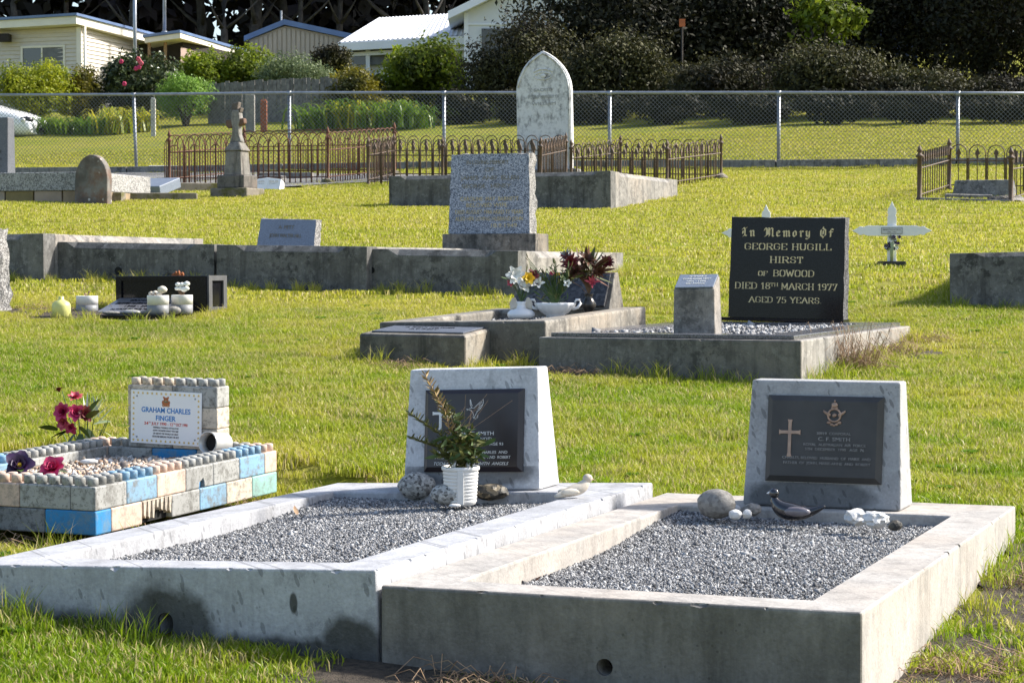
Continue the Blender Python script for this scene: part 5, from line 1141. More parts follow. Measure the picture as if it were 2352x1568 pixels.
# big speckled headstone
p = on_row(E4, 1122, 1.98, 0); t = thing('granite_headstone', 'large speckled blue grey granite headstone with worn gold writing on a plinth', 'headstone', p, -R(20))
mb = MB(); mb.box(-.40,.40,0,.32,-.02,.135); mb.build('plinth', M['dark_concrete'], t, bevel=.006)
s = rough_slab(.70, .16, .64, .665, 5, .018, .03, None, M['granite_grey'], M['granite_rough'], t, n=(12,4,12)); s.location = (-.02,.06,.137)
fg = plain('worn_gold_letters', (.62,.5,.24), .5, (.42,.36,.24), 25); fd = plain('weathered_letters', (.2,.17,.1), .6, (.25,.24,.2), 20)
for k, (s_, w, z, m, x) in enumerate((('IN LOVING MEMORY', .36, .56, fd, -.02), ('OF', .08, .50, fd, 0), ('JAMES  AND  ELLEN', .5, .435, fd, 0), ('GEORGE   HENRY', .42, .37, fd, -.03), ('CAROLINE  MAY  BARNETT', .5, .265, fg, 0), ('BELOVED WIFE', .35, .215, fg, -.02), ('DIED AUGUST 1968 AGED 73 YEARS', .58, .16, fg, 0), ('ALSO HER LOVING HUSBAND JOHN', .58, .105, fg, 0), ('10.9.1949', .22, .05, fg, .13))):
    o = text(s, s_, .032, w, x, 0, m, 0, .0012); o.location = (0, .03*z/.64-.002, z); o.rotation_euler = (-math.atan2(.03,.64),0,0)

# ---------------------------------------------------------------- flower grave
F0 = Vector((-.718, 11.9, H0-.301)); uf, vf = uv()
kf = thing('grave_kerb', 'low concrete grave kerb crowded with three vases of flowers', 'grave', F0, (R(1.45), R(-1.0), -YAW))
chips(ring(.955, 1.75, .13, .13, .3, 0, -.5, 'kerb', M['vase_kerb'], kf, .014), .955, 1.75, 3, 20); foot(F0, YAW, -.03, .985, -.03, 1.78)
gravel(kf, 'dark fine gravel inside the kerb of vases', .12, .835, .12, 1.46, -.045, .012, 7000, M['gravel'], 6)
t = thing('desk_headstone', 'dark polished desk headstone behind the vases of flowers', 'headstone', lw(kf, (.52, 1.43, 0)), (0,0,-YAW))
mb = MB(); mb.hexa(frustum(.62, .6, .22, .28, .06, .14)); mb.build('block', M['dark_concrete'], t, bevel=.005)
mb = MB(); mb.box(-.28,.28,-.02,0,-.115,.115); pq = mb.build('plaque', granite('mottled_dark_granite', [(.03,.03,.032),(.06,.06,.064),(.1,.1,.105)], 60, .25, .3, 0), t, bevel=.003); pq.location = (0,.07,.112); pq.rotation_euler = (-math.atan2(.14,.22),0,0)
text(pq, 'MOTHER', .016, .11, .1, .07, M['letter_white'], -.0205, .001)
p = Vector((-.241, 11.35, H0-.53)); W = .60; F1 = p-uf*W; F1.z = H0-.35
t = thing('memorial_block', 'low concrete block with a flat blue topped plaque before the vase grave', 'headstone', F1, (0, R(.4), -YAW)); foot(F1, YAW, -.03, W+.03, -.03, .5)
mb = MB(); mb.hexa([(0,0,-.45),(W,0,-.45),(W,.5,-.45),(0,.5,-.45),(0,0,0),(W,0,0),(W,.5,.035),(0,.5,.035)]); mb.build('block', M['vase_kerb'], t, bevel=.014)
mb = MB(); mb.box(.05,W-.03,.05,.44,.002,.010); o = mb.build('plaque', granite('dull_bronze_blue_plate', [(.06,.07,.09),(.09,.1,.125),(.12,.13,.15)], 200, .5, .1, .05), t, bevel=.002); o.rotation_euler = (math.atan2(.035,.5),0,0)
for s_, w_, y_ in (('IN LOVING MEMORY OF', .36, .33), ('A DEAR MOTHER', .28, .24), ('AT REST', .16, .15)):
    q = text(o, s_, .03, w_, W/2, 0, M['granite_black'], 0, .0008); q.rotation_euler = (R(-90),0,0); q.location = (0, y_, .0105)
def vase(name, label, px, py, prof, mat, root=kf, zl=-.035, n=24, flute=0, nf=0, sy=1, cat='vase'):
    p = on_row(root, px, py, zl); t = thing(name, label, cat, p, 0); mb = MB(); mb.lathe(prof, n, (0,0,0), flute, nf, 1, sy); mb.build('vase', mat, t, True); return t, p
Kf = 12.6/5080
t, p = vase('angel_vase', 'white ceramic vase with angel wings holding white and yellow flowers', 1197, 1.05, [(.05,0),(.07,.004),(.08,.018),(.08,.034),(.066,.05),(.03,.06),(.026,.085),(.032,.1),(.028,.1),(.02,.07)], M['cer_white'], n=28)
for s in (-1, 1):
    mb = MB(); mb.prism([(s*.012,.045),(s*.035,.06),(s*.062,.05),(s*.066,.09),(s*.05,.12),(s*.034,.125),(s*.022,.1),(s*.012,.08)], -.012-.0, .012); mb.build('wing', M['cer_cream'], t, bevel=.006)
def posy(name, label, base, items, leaves, cat='flowers', stemm='leaf_green', fl=None, seed=1, Y=None):
    """items: picture x, y, material, petals, length, width"""
    t = thing(name, label, cat, base, 0); rn = random.Random(seed); mb = MB()
    def loc(x, y): q = at_y(x, y, base.y); return q-base
    for it in items+leaves:
        e = loc(it[0], it[1]); mb.tube([(0,0,0), (e.x*.35, 0, e.z*.55), e+Vector((0,rn.uniform(-.03,.03),0))], .002, 5)
    mb.build('stems', M[stemm], t)
    for k, (x, y, m, n, L, w) in enumerate(items):
        d = (rn.uniform(-.7,.7), -.8, rn.uniform(.0,.8)); flower_mb(MB(), loc(x, y)+Vector((0,rn.uniform(-.04,.0),0)), d, n, L, w, k, .9, 2).build('bloom', M[m], t, True, fix=False)
    cache = {}
    for k, (x, y, m, L, w, a) in enumerate(leaves):
        if (m, L, w) not in cache: cache[(m, L, w)] = leaf_mesh(L, w, M[m], .12)
        put('leaf', cache[(m, L, w)], t, loc(x, y)+Vector((0,rn.uniform(-.05,.03),0)), aim((math.cos(R(a)), rn.uniform(-.6,.3), math.sin(R(a))), rn.uniform(-1,1)))
    return t
posy('mixed_flowers', 'white lilies with yellow and dark red blooms in the angel vase', p+Vector((0,0,.09)), [(1182,632,'white_petal',6,.07,.034),(1176,642,'white_petal',6,.06,.03),(1205,655,'white_petal',5,.05,.026),(1213,640,'yellow_petal',6,.045,.034),(1222,634,'red',6,.045,.03),(1230,648,'red',6,.04,.03),(1236,655,'white_petal',5,.05,.026),(1195,660,'white_petal',5,.05,.03),(1176,650,'coral',5,.03,.02)],
   [(1165,640,'leaf_green',.04,.014,170),(1200,668,'leaf_green',.05,.016,220),(1226,668,'leaf_green',.05,.016,320),(1210,622,'leaf_olive',.04,.01,90),(1240,640,'leaf_olive',.05,.01,50)], seed=3)
t, p = vase('urn_planter', 'white fluted ceramic urn with two scroll handles', 1275, 1.12, [(.04,0),(.052,.004),(.05,.014),(.075,.03),(.105,.058),(.112,.074),(.116,.086),(.106,.088),(.1,.07),(.03,.06)], M['cer_white'], n=48, flute=.045, nf=14, sy=.7)
for s in (-1, 1):
    mb = MB(); mb.tube([(s*.1,0,.05),(s*.13,0,.06),(s*.148,0,.085),(s*.14,0,.105),(s*.122,0,.105),(s*.114,0,.09)], [.009,.009,.008,.008,.007,.005], 8); mb.build('handle', M['cer_white'], t, True)
rn = random.Random(5)
posy('green_sprigs', 'thin leafy sprigs with a white bud standing in the fluted urn', p+Vector((0,0,.06)), [(1303,652,'white_petal',5,.03,.02),(1268,628,'coral',5,.02,.014),(1282,632,'yellow_petal',5,.018,.012),(1290,640,'leaf_pale',5,.026,.016)],
   [(1235+rn.uniform(-8,75), 605+rn.uniform(0,85), rn.choice(['leaf_olive','leaf_green','leaf_olive']), .038, .009, rn.uniform(20,160)) for k in range(85)]+[(1212+k*2, 592+k*7, 'leaf_olive', .03, .007, 110+30*(k % 2)) for k in range(10)]+[(1313-k*2, 610+k*6, 'leaf_olive', .03, .007, 70-40*(k % 2)) for k in range(8)], 'greenery', seed=6)
t, p = vase('dark_vase', 'dark bronze vase holding the protea bunch', 1352, 1.27, [(.022,0),(.028,.006),(.018,.016),(.03,.035),(.042,.06),(.043,.075),(.03,.098),(.02,.112),(.026,.128),(.03,.132),(.026,.132),(.016,.11)], M['dark_vase'])
rn = random.Random(9)
posy('protea_bunch', 'bunch of dark red proteas with stiff olive and bronze leaves in the dark vase', p+Vector((0,0,.12)), [(1310,604,'red',12,.07,.02),(1395,606,'red',14,.055,.02),(1322,625,'leaf_bronze',12,.075,.02),(1345,600,'leaf_bronze',12,.07,.018),(1375,625,'leaf_bronze',12,.06,.018),(1302,590,'cer_pearl',9,.05,.014),(1300,640,'red',10,.06,.016),(1358,650,'coral',4,.06,.016)],
   [(1346+math.cos(R(a))*22, 625-math.sin(R(a))*16, rn.choice(['leaf_olive','leaf_bronze','leaf_olive','leaf_bronze']), .12, .03, a) for a in range(-40, 230, 11)]+[(1346+rn.uniform(-15,20), 625+rn.uniform(-18,15), rn.choice(['leaf_olive','leaf_bronze']), .1, .026, rn.uniform(-30,210)) for k in range(26)], 'flowers', 'stem_brown', seed=10)

# ---------------------------------------------------------------- black headstone grave
YG = R(23); ug, vg = uv(YG); G0 = Vector((1.425, 10.9, H0-.366))-ug*1.40
kg = thing('grave_kerb', 'concrete grave kerb capped with dark granite strips before the black headstone', 'grave', G0, (R(.3), 0, -YG)); foot(G0, YG, -.03, 1.43, -.03, 2.42)
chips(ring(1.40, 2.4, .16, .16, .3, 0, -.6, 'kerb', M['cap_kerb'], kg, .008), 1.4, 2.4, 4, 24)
o = ring(1.30, 2.3, .17, .17, .26, .022, .001, 'granite_cap', granite('dark_grey_granite_cap', [(.05,.05,.055),(.1,.1,.11),(.16,.16,.17)], 200, .2, .1, 0), kg, .003); o.location = (.05,.05,0)
gravel(kg, 'black and white gravel inside the granite capped kerb', .21, 1.19, .21, 2.1, .006, .02, 5200, M['gravel'], 7)
p = lw(kg, (.69, 2.2, .024)); t = thing('black_headstone', 'polished black granite headstone with gold lettering and rough edges', 'headstone', p, (0, R(.9), -R(20)))
mb = MB(); mb.box(-.42,.36,-.04,.17,0,.02); mb.build('base', M['granite_black'], t, bevel=.003)
s = rough_slab(.70, .13, .60, .69, 11, .014, .028, None, M['granite_black'], M['black_rough'], t, n=(12,4,12)); s.location = (0,0,.021)
tlt = -math.atan2(.028,.60)
def gl(s_, h, w, x, z, **k):
    o = strokes(s, s_, h, w, x, 0, M['letter_gold'], 0, .0015, **k); o.location = (0, .028*z/.6-.001, z); o.rotation_euler = (tlt,0,0)
gl('In Memory Of', .05, .555, 0, .487, font=BL, nib=.13)
gl('GEORGE HUGILL', .036, .525, .003, .408); gl('HIRST', .036, .2, -.002, .33)
gl('of', .03, .055, -.145, .252, small=.85); gl('BOWOOD', .036, .245, .043, .25); gl('DIED 18', .036, .215, -.205, .173); gl('TH', .02, .045, -.073, .189); gl('MARCH 1977', .036, .335, .14, .172)
gl('AGED 75 YEARS.', .033, .44, -.003, .092)
t = thing('desk_headstone', 'small concrete pillar stone with a slanted blue plaque on the black headstone grave', 'headstone', lw(kg, (.60, .36, 0.01)), (0, R(-1), -R(19)))
p2 = on_z(1594, 768, H0-.352); t.location = p2
mb = MB(); mb.hexa([(-.112,0,-.02),(.112,0,-.02),(.112,.16,-.02),(-.112,.16,-.02),(-.108,.01,.235),(.108,.01,.235),(.108,.135,.305),(-.108,.135,.305)]); mb.build('block', M['old_pale'], t, bevel=.008)
mb = MB(); mb.box(-.102,.102,0,.135,0,.008); pq = mb.build('plaque', M['granite_blue'], t, bevel=.002); pq.location = (0,.012,.238); pq.rotation_euler = (math.atan2(.07,.125),0,0); 
for s_, w, y in (('IN MEMORY OF',.09,.105),('DORIS ISABEL HIRST',.15,.08),('1906 - 1998',.1,.055),('REST IN PEACE',.1,.03)):
    o = text(pq, s_, .012, w, 0, 0, M['letter_white'], 0, .0008); o.rotation_euler = (R(-90),0,0); o.location = (0,y,.0085)
# dry weeds by the kerb
# ---------------------------------------------------------------- small black grave with pots
YD = YAW; ud, vd = uv(); D0 = Vector((-2.13, 13.6, H0-.365)); W, L = .78, .84; D1 = D0-ud*W
t = thing('black_grave', 'small black granite grave with a panelled box back and slanted name plate', 'grave', D1, (0, R(-.4), -YD)); foot(D1, YD, -.10, W+.04, -.16, L+.04)
mb = MB(); mb.box(0,W,0,L,-.3,.03); mb.build('base', M['old_pale'], t, bevel=.006); mb = MB(); mb.box(.03,W-.04,.03,L-.02,.0315,.06); mb.build('slab', M['granite_black'], t, bevel=.004)
mb = MB(); b0, b1, y0, y1 = .1, W-.02, .56, .8; mb.box(b0,b1,y0,y1,.062,.30); bx_ = mb.build('headstone_box', M['granite_black'], t, bevel=.005)
gp = plain('grey_frame_stone', (.09,.09,.095), .5, (.06,.06,.064), 12)
for x0,x1,z0,z1 in ((b0,b1,.27,.298),(b0,b0+.04,.065,.27),(b1-.045,b1,.065,.27)): mb = MB(); mb.box(x0,x1,y0-.014,y0-.001,z0,z1); mb.build('frame_strip', M['granite_black'], bx_)
for ya,yb,z0,z1 in ((y0,y1,.268,.301),(y0,y1,.065,.1),(y0,y0+.045,.1,.268),(y1-.045,y1,.1,.268)): mb = MB(); mb.box(b1+.001,b1+.016,ya,yb,z0,z1); mb.build('frame_strip', gp, bx_)
mb = MB(); mb.hexa([(.13,.26,.061),(.62,.26,.061),(.62,.54,.061),(.13,.54,.061),(.13,.26,.075),(.62,.26,.075),(.62,.54,.16),(.13,.54,.16)]); pq = mb.build('name_plate', granite('grey_name_plate', [(.09,.09,.1),(.14,.14,.15),(.18,.18,.19)], 200, .3, .1, 0), t, bevel=.004)
for k, (s_, w) in enumerate((('GRAHAM JOHN',.26),('BELOVED HUSBAND AND FATHER',.4),('1948 - 2009',.2),('ALWAYS IN OUR HEARTS',.34))):
    y = .47-k*.058; o = text(pq, s_, .03, w, .375, 0, M['granite_black'], 0, .001); o.rotation_euler = (R(-90)+math.atan2(.085,.28),0,0); o.location = (0,y,.076+(y-.26)*.085/.28)
mb = MB(); mb.box(.13,.135,.26,.54,.0,.001); 
root_d = t
def pot(label, px, yl, r, h, name='flower_pot'):
    p = on_row(root_d, px, yl, .0605); t = thing(name, label, 'plant pot', p, 0)
    mb = MB(); mb.lathe([(r*.86,0),(r*.97,.008),(r,.02),(r,h*.5)], 24); mb.build('lower_band', plain('grey_pot_glaze', (.14,.15,.16), .5, (.2,.2,.21), 8), t, True)
    mb = MB(); mb.lathe([(r,h*.5),(r*1.0,h-.004),(r*.98,h),(r*.9,h),(r*.88,h-.02),(.01,h-.022)], 24); mb.build('upper_band', M['plastic_white'], t, True); return t, p+Vector((0,0,h-.02))
t1, p1 = pot('two tone pot with a dry sprig beside the yellow vase', 200, .33, .07, .115)
t2, p2 = pot('two tone pot with white pebbles and a dried seed head on the black slab', 363, .13, .068, .12)
t3, p3 = pot('two tone pot of white dried buds near the panelled box', 418, .28, .068, .12)
rn = random.Random(2)
def buds(label, base, pts, m='cer_cream'):
    t = thing('dried_buds', label, 'flowers', base, 0); mb = MB(); mb2 = MB()
    for x, z, r in pts: mb.tube([(0,0,0),(x*.6,0,z*.6),(x,0,z)], .003, 5); mb2.blob((x,rn.uniform(-.02,.02),z), (r*1.3,r,r), 1, .1, sub=2)
    mb.build('stems', M['stem_brown'], t); mb2.build('buds', M[m], t, True); return t
buds('white pebbles and one cupped seed head in the middle two tone pot', p2, [(-.045,.03,.014),(-.02,.035,.014),(.01,.03,.014),(.03,.055,.024),(-.035,.025,.013),(.0,.028,.013)])
buds('cluster of white dried buds in the pot near the panelled box', p3, [(-.01,.06,.016),(.015,.055,.017),(.0,.085,.014),(.03,.09,.016),(-.025,.085,.014),(.03,.06,.015),(-.03,.06,.012)], 'white_petal')
buds('tiny dry brown sprig in the pot beside the yellow vase', p1, [(-.01,.03,.008),(.012,.045,.007)], 'dry_tan')
p = at_y(141, 738, 13.75); p.z = gz(p.x, p.y)+.012; BARE.append((p.x, p.y-.05, .22, .2, 0)); t = thing('yellow_vase', 'pale yellow bottle vase standing at the corner of the black grave', 'vase', p+Vector((0,0,-.005)), 0); mb = MB(); mb.lathe([(.05,0),(.058,.01),(.059,.07),(.052,.092),(.026,.106),(.016,.112),(.017,.13),(.013,.131),(.01,.115)], 28); mb.build('vase', M['yellow'], t, True)
for k, (px, py, sz, lab) in enumerate(((302,.17,(.057,.035,.016),'smooth long pebble on the black slab before the name plate'),(338,.15,(.042,.026,.014),'smaller smooth pebble beside the middle two tone pot'),(398,.2,(.05,.035,.028),'round grey pebble between two pots on the black slab'),(255,.1,(.055,.03,.012),'flat brownish stone beside the pot with the dry sprig'))):
    q = on_row(root_d, px, py, .0605); mb = MB(); mb.blob((0,0,sz[2]*.9), sz, k, .06, 1.2, 3); o = mb.build('pebble', M['grey_stone'] if k != 0 else plain('smooth_pale_pebble', (.33,.33,.32), .4), None, True); o.location = q; tag(o, lab, 'stone')
p = at_y(408, 672, 15.2); p.z = gz(p.x, p.y); t = thing('dry_plant', 'tuft of rust brown dried flower heads standing behind the black box', 'plant', p, 0); mb = MB(); hz = at_y(408, 630, 15.2).z-p.z
for k in range(10):
    a = k*.63; x = math.cos(a)*.035*rn.random(); mb.tube([(0,0,0),(x*.5,0,hz*.6),(x,math.sin(a)*.02,hz*rn.uniform(.85,1.0))], .002, 4); mb.blob((x,math.sin(a)*.02,hz*rn.uniform(.9,1.05)), (.014,.014,.022), k, .3, sub=1)
mb.build('dried_head', plain('rust_seed_head', (.28,.09,.03), .9, (.16,.05,.02), 30), t)
# rough stone at the left edge
p = on_ground(22, 722); t = thing('rough_headstone', 'thick rough edged granite headstone standing left of the yellow vase', 'headstone', p-uv()[0]*.42+Vector((0,0,-.05)), -R(20))
s = rough_slab(.66, .16, .58, .58, 17, .03, .03, None, M['granite_grey'], M['granite_rough'], t, n=(10,5,10))

# ---------------------------------------------------------------- white crosses
def white_cross(label, pxc, pyb, top, arm_y, x0, x1, plate):
    p = on_ground(pxc+2, pyb); k = p.y/5080; t = thing('white_cross', label, 'cross', p, (0, 0, -R(10))); bw_ = .036
    z = lambda y: at_y(pxc, y, p.y).z-p.z
    za, zt = z(arm_y), z(top); w = (x1-x0)/2*k; tt = .02
    def tip(L): return [(L,0),(L-.055,.026),(L-.06,.036),(L-.085,.036),(L-.09,.03),(L-.13,.042)]
    tp = tip(w); mb = MB(); o = [(a,b) for a,b in tp]; out = [(x, za+y) for x,y in o]+[(-x, za+y) for x,y in o[::-1]]+[(-x, za-y) for x,y in o[1:]]+[(x, za-y) for x,y in o[::-1][:-1]]
    mb.prism(out, -tt*.9, -tt*.0+.001); mb.build('arm', M['white_paint'], t, bevel=.003)
    h = zt; tv = [(0,h),(.022,h-.05),(.033,h-.06),(.036,h-.1),(.029,h-.115),(.036,h-.13),(.036,.02)]
    mb = MB(); mb.prism(tv+[(-x,y) for x,y in tv[::-1][:-1]], .0015, tt*1.1); mb.build('upright', M['white_paint'], t, bevel=.003)
    mb = MB(); mb.box(-.115,.115,-.06,.11,-.1,.05); mb.build('base', M['block_dark'], t, bevel=.005)
    mb = MB(); mb.box(-.03,.03,-.045,-.021,.05,za-.045) if plate else None
    if plate:
        pm = plain('brushed_plate', (.55,.55,.56), .4, (.5,.5,.5), 6, metal=.2); mb = MB(); mb.box(-.085,.085,-.023,-.0185,za-.026,za+.026); pq = mb.build('name_plate', pm, t, bevel=.001)
        mb = MB()
        for x0_,x1_,z0_,z1_ in ((-.085,.085,.0235,.026),(-.085,.085,-.026,-.0235),(-.085,-.0825,-.0235,.0235),(.0825,.085,-.0235,.0235)): mb.box(x0_,x1_,-.0245,-.0231,za+z0_,za+z1_)
        mb.build('plate_border', M['black'], pq); text(pq, 'ERNEST KILWORTH', .0115, .14, 0, za+.003, M['letter_dark'], -.0232, .0008); text(pq, '1890 - 1965', .01, .07, 0, za-.016, M['letter_dark'], -.0232, .0008)
        rn = random.Random(1)
        tn = thing('flower_posy', 'small posy of grey and white artificial flowers tied to the cross with the name plate', 'flowers', lw(t, (0,-.03,0)), -R(10))
        for k_ in range(26):
            x, zz = rn.uniform(-.075,.075), rn.uniform(za-.05, za-.15); x *= (zz-.02)/(za-.07)
            flower_mb(MB(), (x, rn.uniform(-.015,.0), zz), (x*4,-1,rn.uniform(-.2,.6)), 5, .02, .014, k_, .9, 1).build('bloom', M[rn.choice(['white_petal','cer_pearl','leaf_pale','purple'])], tn, True, fix=False)
        mb = MB(); mb.tube([(0,-.004,.05),(.004,-.006,za-.1)], [.012,.02], 8); mb.build('stems', M['leaf_pale'], tn, True)
white_cross('white painted timber cross with a name plate and posy on a dark block', 2046, 614, 462, 530, 1960, 2142, True)
white_cross('white painted timber cross half hidden behind the black headstone', 1757, 616, 470, 535, 1655, 1859, False)
# ---------------------------------------------------------------- far graves near the chain link fence
def marble():
    m, nt, bs = newmat('lichened_white_marble'); vv = coords(nt); n = noise(nt, coords(nt, (1,1,.55)), 6.5, 10, .72); n2 = noise(nt, vv, 22, 6, .7)
    c = mix(nt, rng(nt, n, .5, .64), (.66,.66,.65), (.13,.13,.127)); c = mix(nt, rng(nt, n2, .5, .72, 0, .7), c, (.3,.3,.29))
    nt.links.new(c, bs.inputs['Base Color']); bs.inputs['Roughness'].default_value = .75; bump(nt, bs, n2, .2, .01); return m
M['marble'] = marble()
def gothic(w, h, spring, inset=0):          # outline of a pointed arch slab
    a = w/2-inset; pts = [(-a, inset), (a, inset)]; top = h-inset*1.3; n = 9
    for k in range(n+1):
        t = k/n; ang = t*R(62); pts.append((a-(1-math.cos(ang))*a/(1-math.cos(R(62))), spring+(top-spring)*math.sin(ang)/math.sin(R(62))))
    return pts+[(-x, z) for x, z in pts[2:][::-1][1:]]
Y = 35.6; p = at_y(1252, 400, Y); g = gz(p.x, Y); hh = at_y(1240, 116, Y).z-g; w = 129/5080*Y
t = thing('marble_headstone', 'tall pointed white marble headstone stained with lichen and carved with an eye', 'headstone', (p.x, Y, g), (0, R(-1.2), -R(14)))
mb = MB(); mb.prism(gothic(w, hh, hh*.68), 0, .16); mb.build('slab', M['marble'], t, bevel=.02)
mb = MB(); mb.box(-w*.6,w*.6,-.12,.28,-.3,.14); mb.build('base', M['old_concrete'], t, bevel=.02)
o2 = gothic(w, hh, hh*.68, .035); mb = MB(); mb.tube([(x,-.004,z) for x,z in o2[1:-1]], .016, 6); mb.build('moulding', M['marble'], t, True)
ce = (0, hh*.8); mb = MB()
for s in (1, -1): mb.tube([(ce[0]+.14*math.cos(a), -.004, ce[1]+s*.055*math.sin(a)) for a in [k*math.pi/10 for k in range(11)]], .009, 5)
mb.tube([(ce[0]+.16*math.cos(a), -.004, ce[1]+.04+.07*math.sin(a)) for a in [R(20)+k*R(14) for k in range(11)]], .012, 5); mb.blob((ce[0],0,ce[1]), (.045,.02,.04), 1, 0, sub=2); mb.build('carved_eye', M['marble'], t, True)
lt = plain('shallow_cut_letters', (.36,.36,.35), .8)
for k, (s_, ww) in enumerate((('SACRED',.3),('TO THE MEMORY OF',.52),('WILLIAM',.4))): text(t, s_, .05, ww, 0, hh*.68-k*.11, lt, -.001, .003)
# ---- iron fences: every hoop and post its own piece
def iron_side(t, a, b, h, n, mat, style, hoopme=None):
    d = Vector((b.x-a.x, b.y-a.y, 0)); L = d.length; d.normalize(); ang = math.atan2(d.y, d.x); st = L/n
    za, zb = a.z, b.z; cache = {}
    for rail in ((.42, .93) if style == 'tall' else (.12, .66)) if style != 'tall' else (.14, .66):
        mb = MB(); mb.tube([(a.x,a.y,za+h*rail), (b.x,b.y,zb+h*rail)], .009, 5); mb.build('rail', mat, t)
    r = st if style == 'tall' else st*.5
    def hoop(hr, hgt, rad=.0075):
        P = [(-hr,0,0), (-hr,0,hgt-hr)]+[(-hr*math.cos(k*math.pi/10),0,hgt-hr+hr*math.sin(k*math.pi/10)) for k in range(1, 10)]+[(hr,0,hgt-hr),(hr,0,0)]
        mb = MB(); mb.tube(P, rad, 5); return mb.mesh('hoop', mat, True)
    big = hoop(r*.96, h) if style == 'tall' else hoop(st*.44, h)
    low = hoop(st*.5, h*.8) if style == 'tall' else None
    mb = MB(); mb.tube([(0,0,0),(0,0,h*.72)], .007, 5); mb.prism([(0,h*.93),(-.028,h*.84),(-.034,h*.8),(-.016,h*.78),(-.012,h*.70),(.012,h*.70),(.016,h*.78),(.034,h*.8),(.028,h*.84)], -.008, .008); spear = mb.mesh('spear', mat)
    mb = MB(); mb.tube([(0,0,0),(0,0,h*.72)], .007, 5); picket = mb.mesh('picket', mat)
    if style == 'spears':
        mb = MB(); mb.tube([(0,0,0),(0,0,h*.8)], .007, 5); mb.prism([(0,h*1.0),(-.022,h*.88),(-.012,h*.82),(-.02,h*.78),(.02,h*.78),(.012,h*.82),(.022,h*.88)], -.012, .012); tallspear = mb.mesh('spear', mat)
    for k in range(n):
        s = (k+.5)*st; q = Vector((a.x, a.y, za))+d*s; q.z = za+(zb-za)*(k+.5)/n
        if style == 'tall':
            put('hoop', big if k % 2 else low, t, q, (0,0,ang))
            if k % 2 == 0: put('hoop', big, t, q, (0,0,ang))
        elif style == 'spears': put('spear', tallspear, t, q, (0,0,ang))
        else:
            put('hoop', big, t, q, (0,0,ang)); put('spear', spear, t, q, (0,0,ang))
            if k: q2 = q-d*st*.5; put('picket', picket, t, q2, (0,0,ang))
def iron_post(t, p, h, mat, r=.022):
    mb = MB(); mb.lathe([(r*1.5,-.3),(r*1.5,.03),(r,.05),(r,h*.82),(r*1.7,h*.84),(r*1.7,h*.87),(r*.9,h*.89),(r*.7,h*.93),(r*1.3,h*.95),(r*.9,h*.99),(r*.2,h*1.06)], 8); o = mb.build('post', mat, t, True); o.location = p
def corner(px, Y):
    p = at_y(px, 400, Y); return Vector((p.x, Y, gz(p.x, Y)))
def base_stone(t, p, seed, r=.11):
    mb = MB(); mb.blob((0,0,.03), (r,r,.07), seed, .25, 2, 2); o = mb.build('footing_stone', M['mossy'], t); o.location = p
t = thing('iron_grave_fence', 'rusty iron grave fence of tall interlaced hoops around the old cross monument', 'fence', (0,0,0))
c = [corner(389, 36.4), corner(753, 35.2), corner(906, 37.4), corner(561, 38.6)]
iron_side(t, c[0], c[1], .82, 15, M['rust'], 'tall'); iron_side(t, c[1], c[2], .82, 14, M['rust'], 'tall'); iron_side(t, c[3], c[2], .82, 15, M['rust'], 'tall'); iron_side(t, c[0], c[3], .82, 14, M['rust'], 'tall')
for k, q in enumerate(c): iron_post(t, q, .86, M['rust'], .024); base_stone(t, q, k)
t = thing('iron_grave_fence', 'dark iron grave fence of single hoops with spear points left of the marble headstone', 'fence', (0,0,0))
c = [corner(846, 34.4), corner(1242, 33.0), corner(1300, 35.0), corner(905, 36.4)]
iron_side(t, c[0], c[1], .70, 13, M['iron_dark'], 'hoop'); iron_side(t, c[3], c[2], .70, 13, M['iron_dark'], 'hoop'); iron_side(t, c[1], c[2], .70, 9, M['iron_dark'], 'hoop'); iron_side(t, c[0], c[3], .70, 9, M['iron_dark'], 'hoop')
for q in c+[c[0].lerp(c[1], .44)]: iron_post(t, q, .70, M['iron_dark'])
t = thing('iron_grave_fence', 'dark iron grave fence with hoops and green tinged spears right of the marble headstone', 'fence', (0,0,0))
c = [corner(1312, 33.4), corner(1532, 32.2), corner(1656, 34.4), corner(1425, 35.7)]
iron_side(t, c[0], c[1], .62, 8, M['iron_dark'], 'hoop'); iron_side(t, c[1], c[2], .62, 10, M['iron_dark'], 'hoop'); iron_side(t, c[3], c[2], .62, 8, M['iron_dark'], 'hoop'); iron_side(t, c[0], c[3], .62, 10, M['iron_dark'], 'hoop')
for q in c: iron_post(t, q, .66, M['iron_dark'])
base_stone(t, c[2], 4)
t = thing('iron_grave_fence', 'heavy brown iron grave fence with spears and hoops around the grey stone slab', 'fence', (0,0,0))
c = [corner(2112, 28.0), corner(2322, 27.6), corner(2440, 29.8), corner(2180, 30.0)]
iron_side(t, c[0], c[3], .62, 13, M['iron_dark'], 'spears'); iron_side(t, c[3], c[2], .62, 6, M['iron_dark'], 'hoop'); iron_side(t, c[1], c[2], .64, 14, M['iron_dark'], 'spears')
for q in c: iron_post(t, q, .66, M['iron_dark'], .03)
for a_, b_ in ((c[0], c[1]),):
    mb = MB(); d = (b_-a_); mb.hexa([(a_.x,a_.y-.08,a_.z-.3),(b_.x,b_.y-.08,b_.z-.3),(b_.x,b_.y+.08,b_.z-.3),(a_.x,a_.y+.08,a_.z-.3),(a_.x,a_.y-.08,a_.z+.04),(b_.x,b_.y-.08,b_.z+.04),(b_.x,b_.y+.08,b_.z+.04),(a_.x,a_.y+.08,a_.z+.04)]); mb.build('kerb_stone', M['old_concrete'], t, bevel=.01)
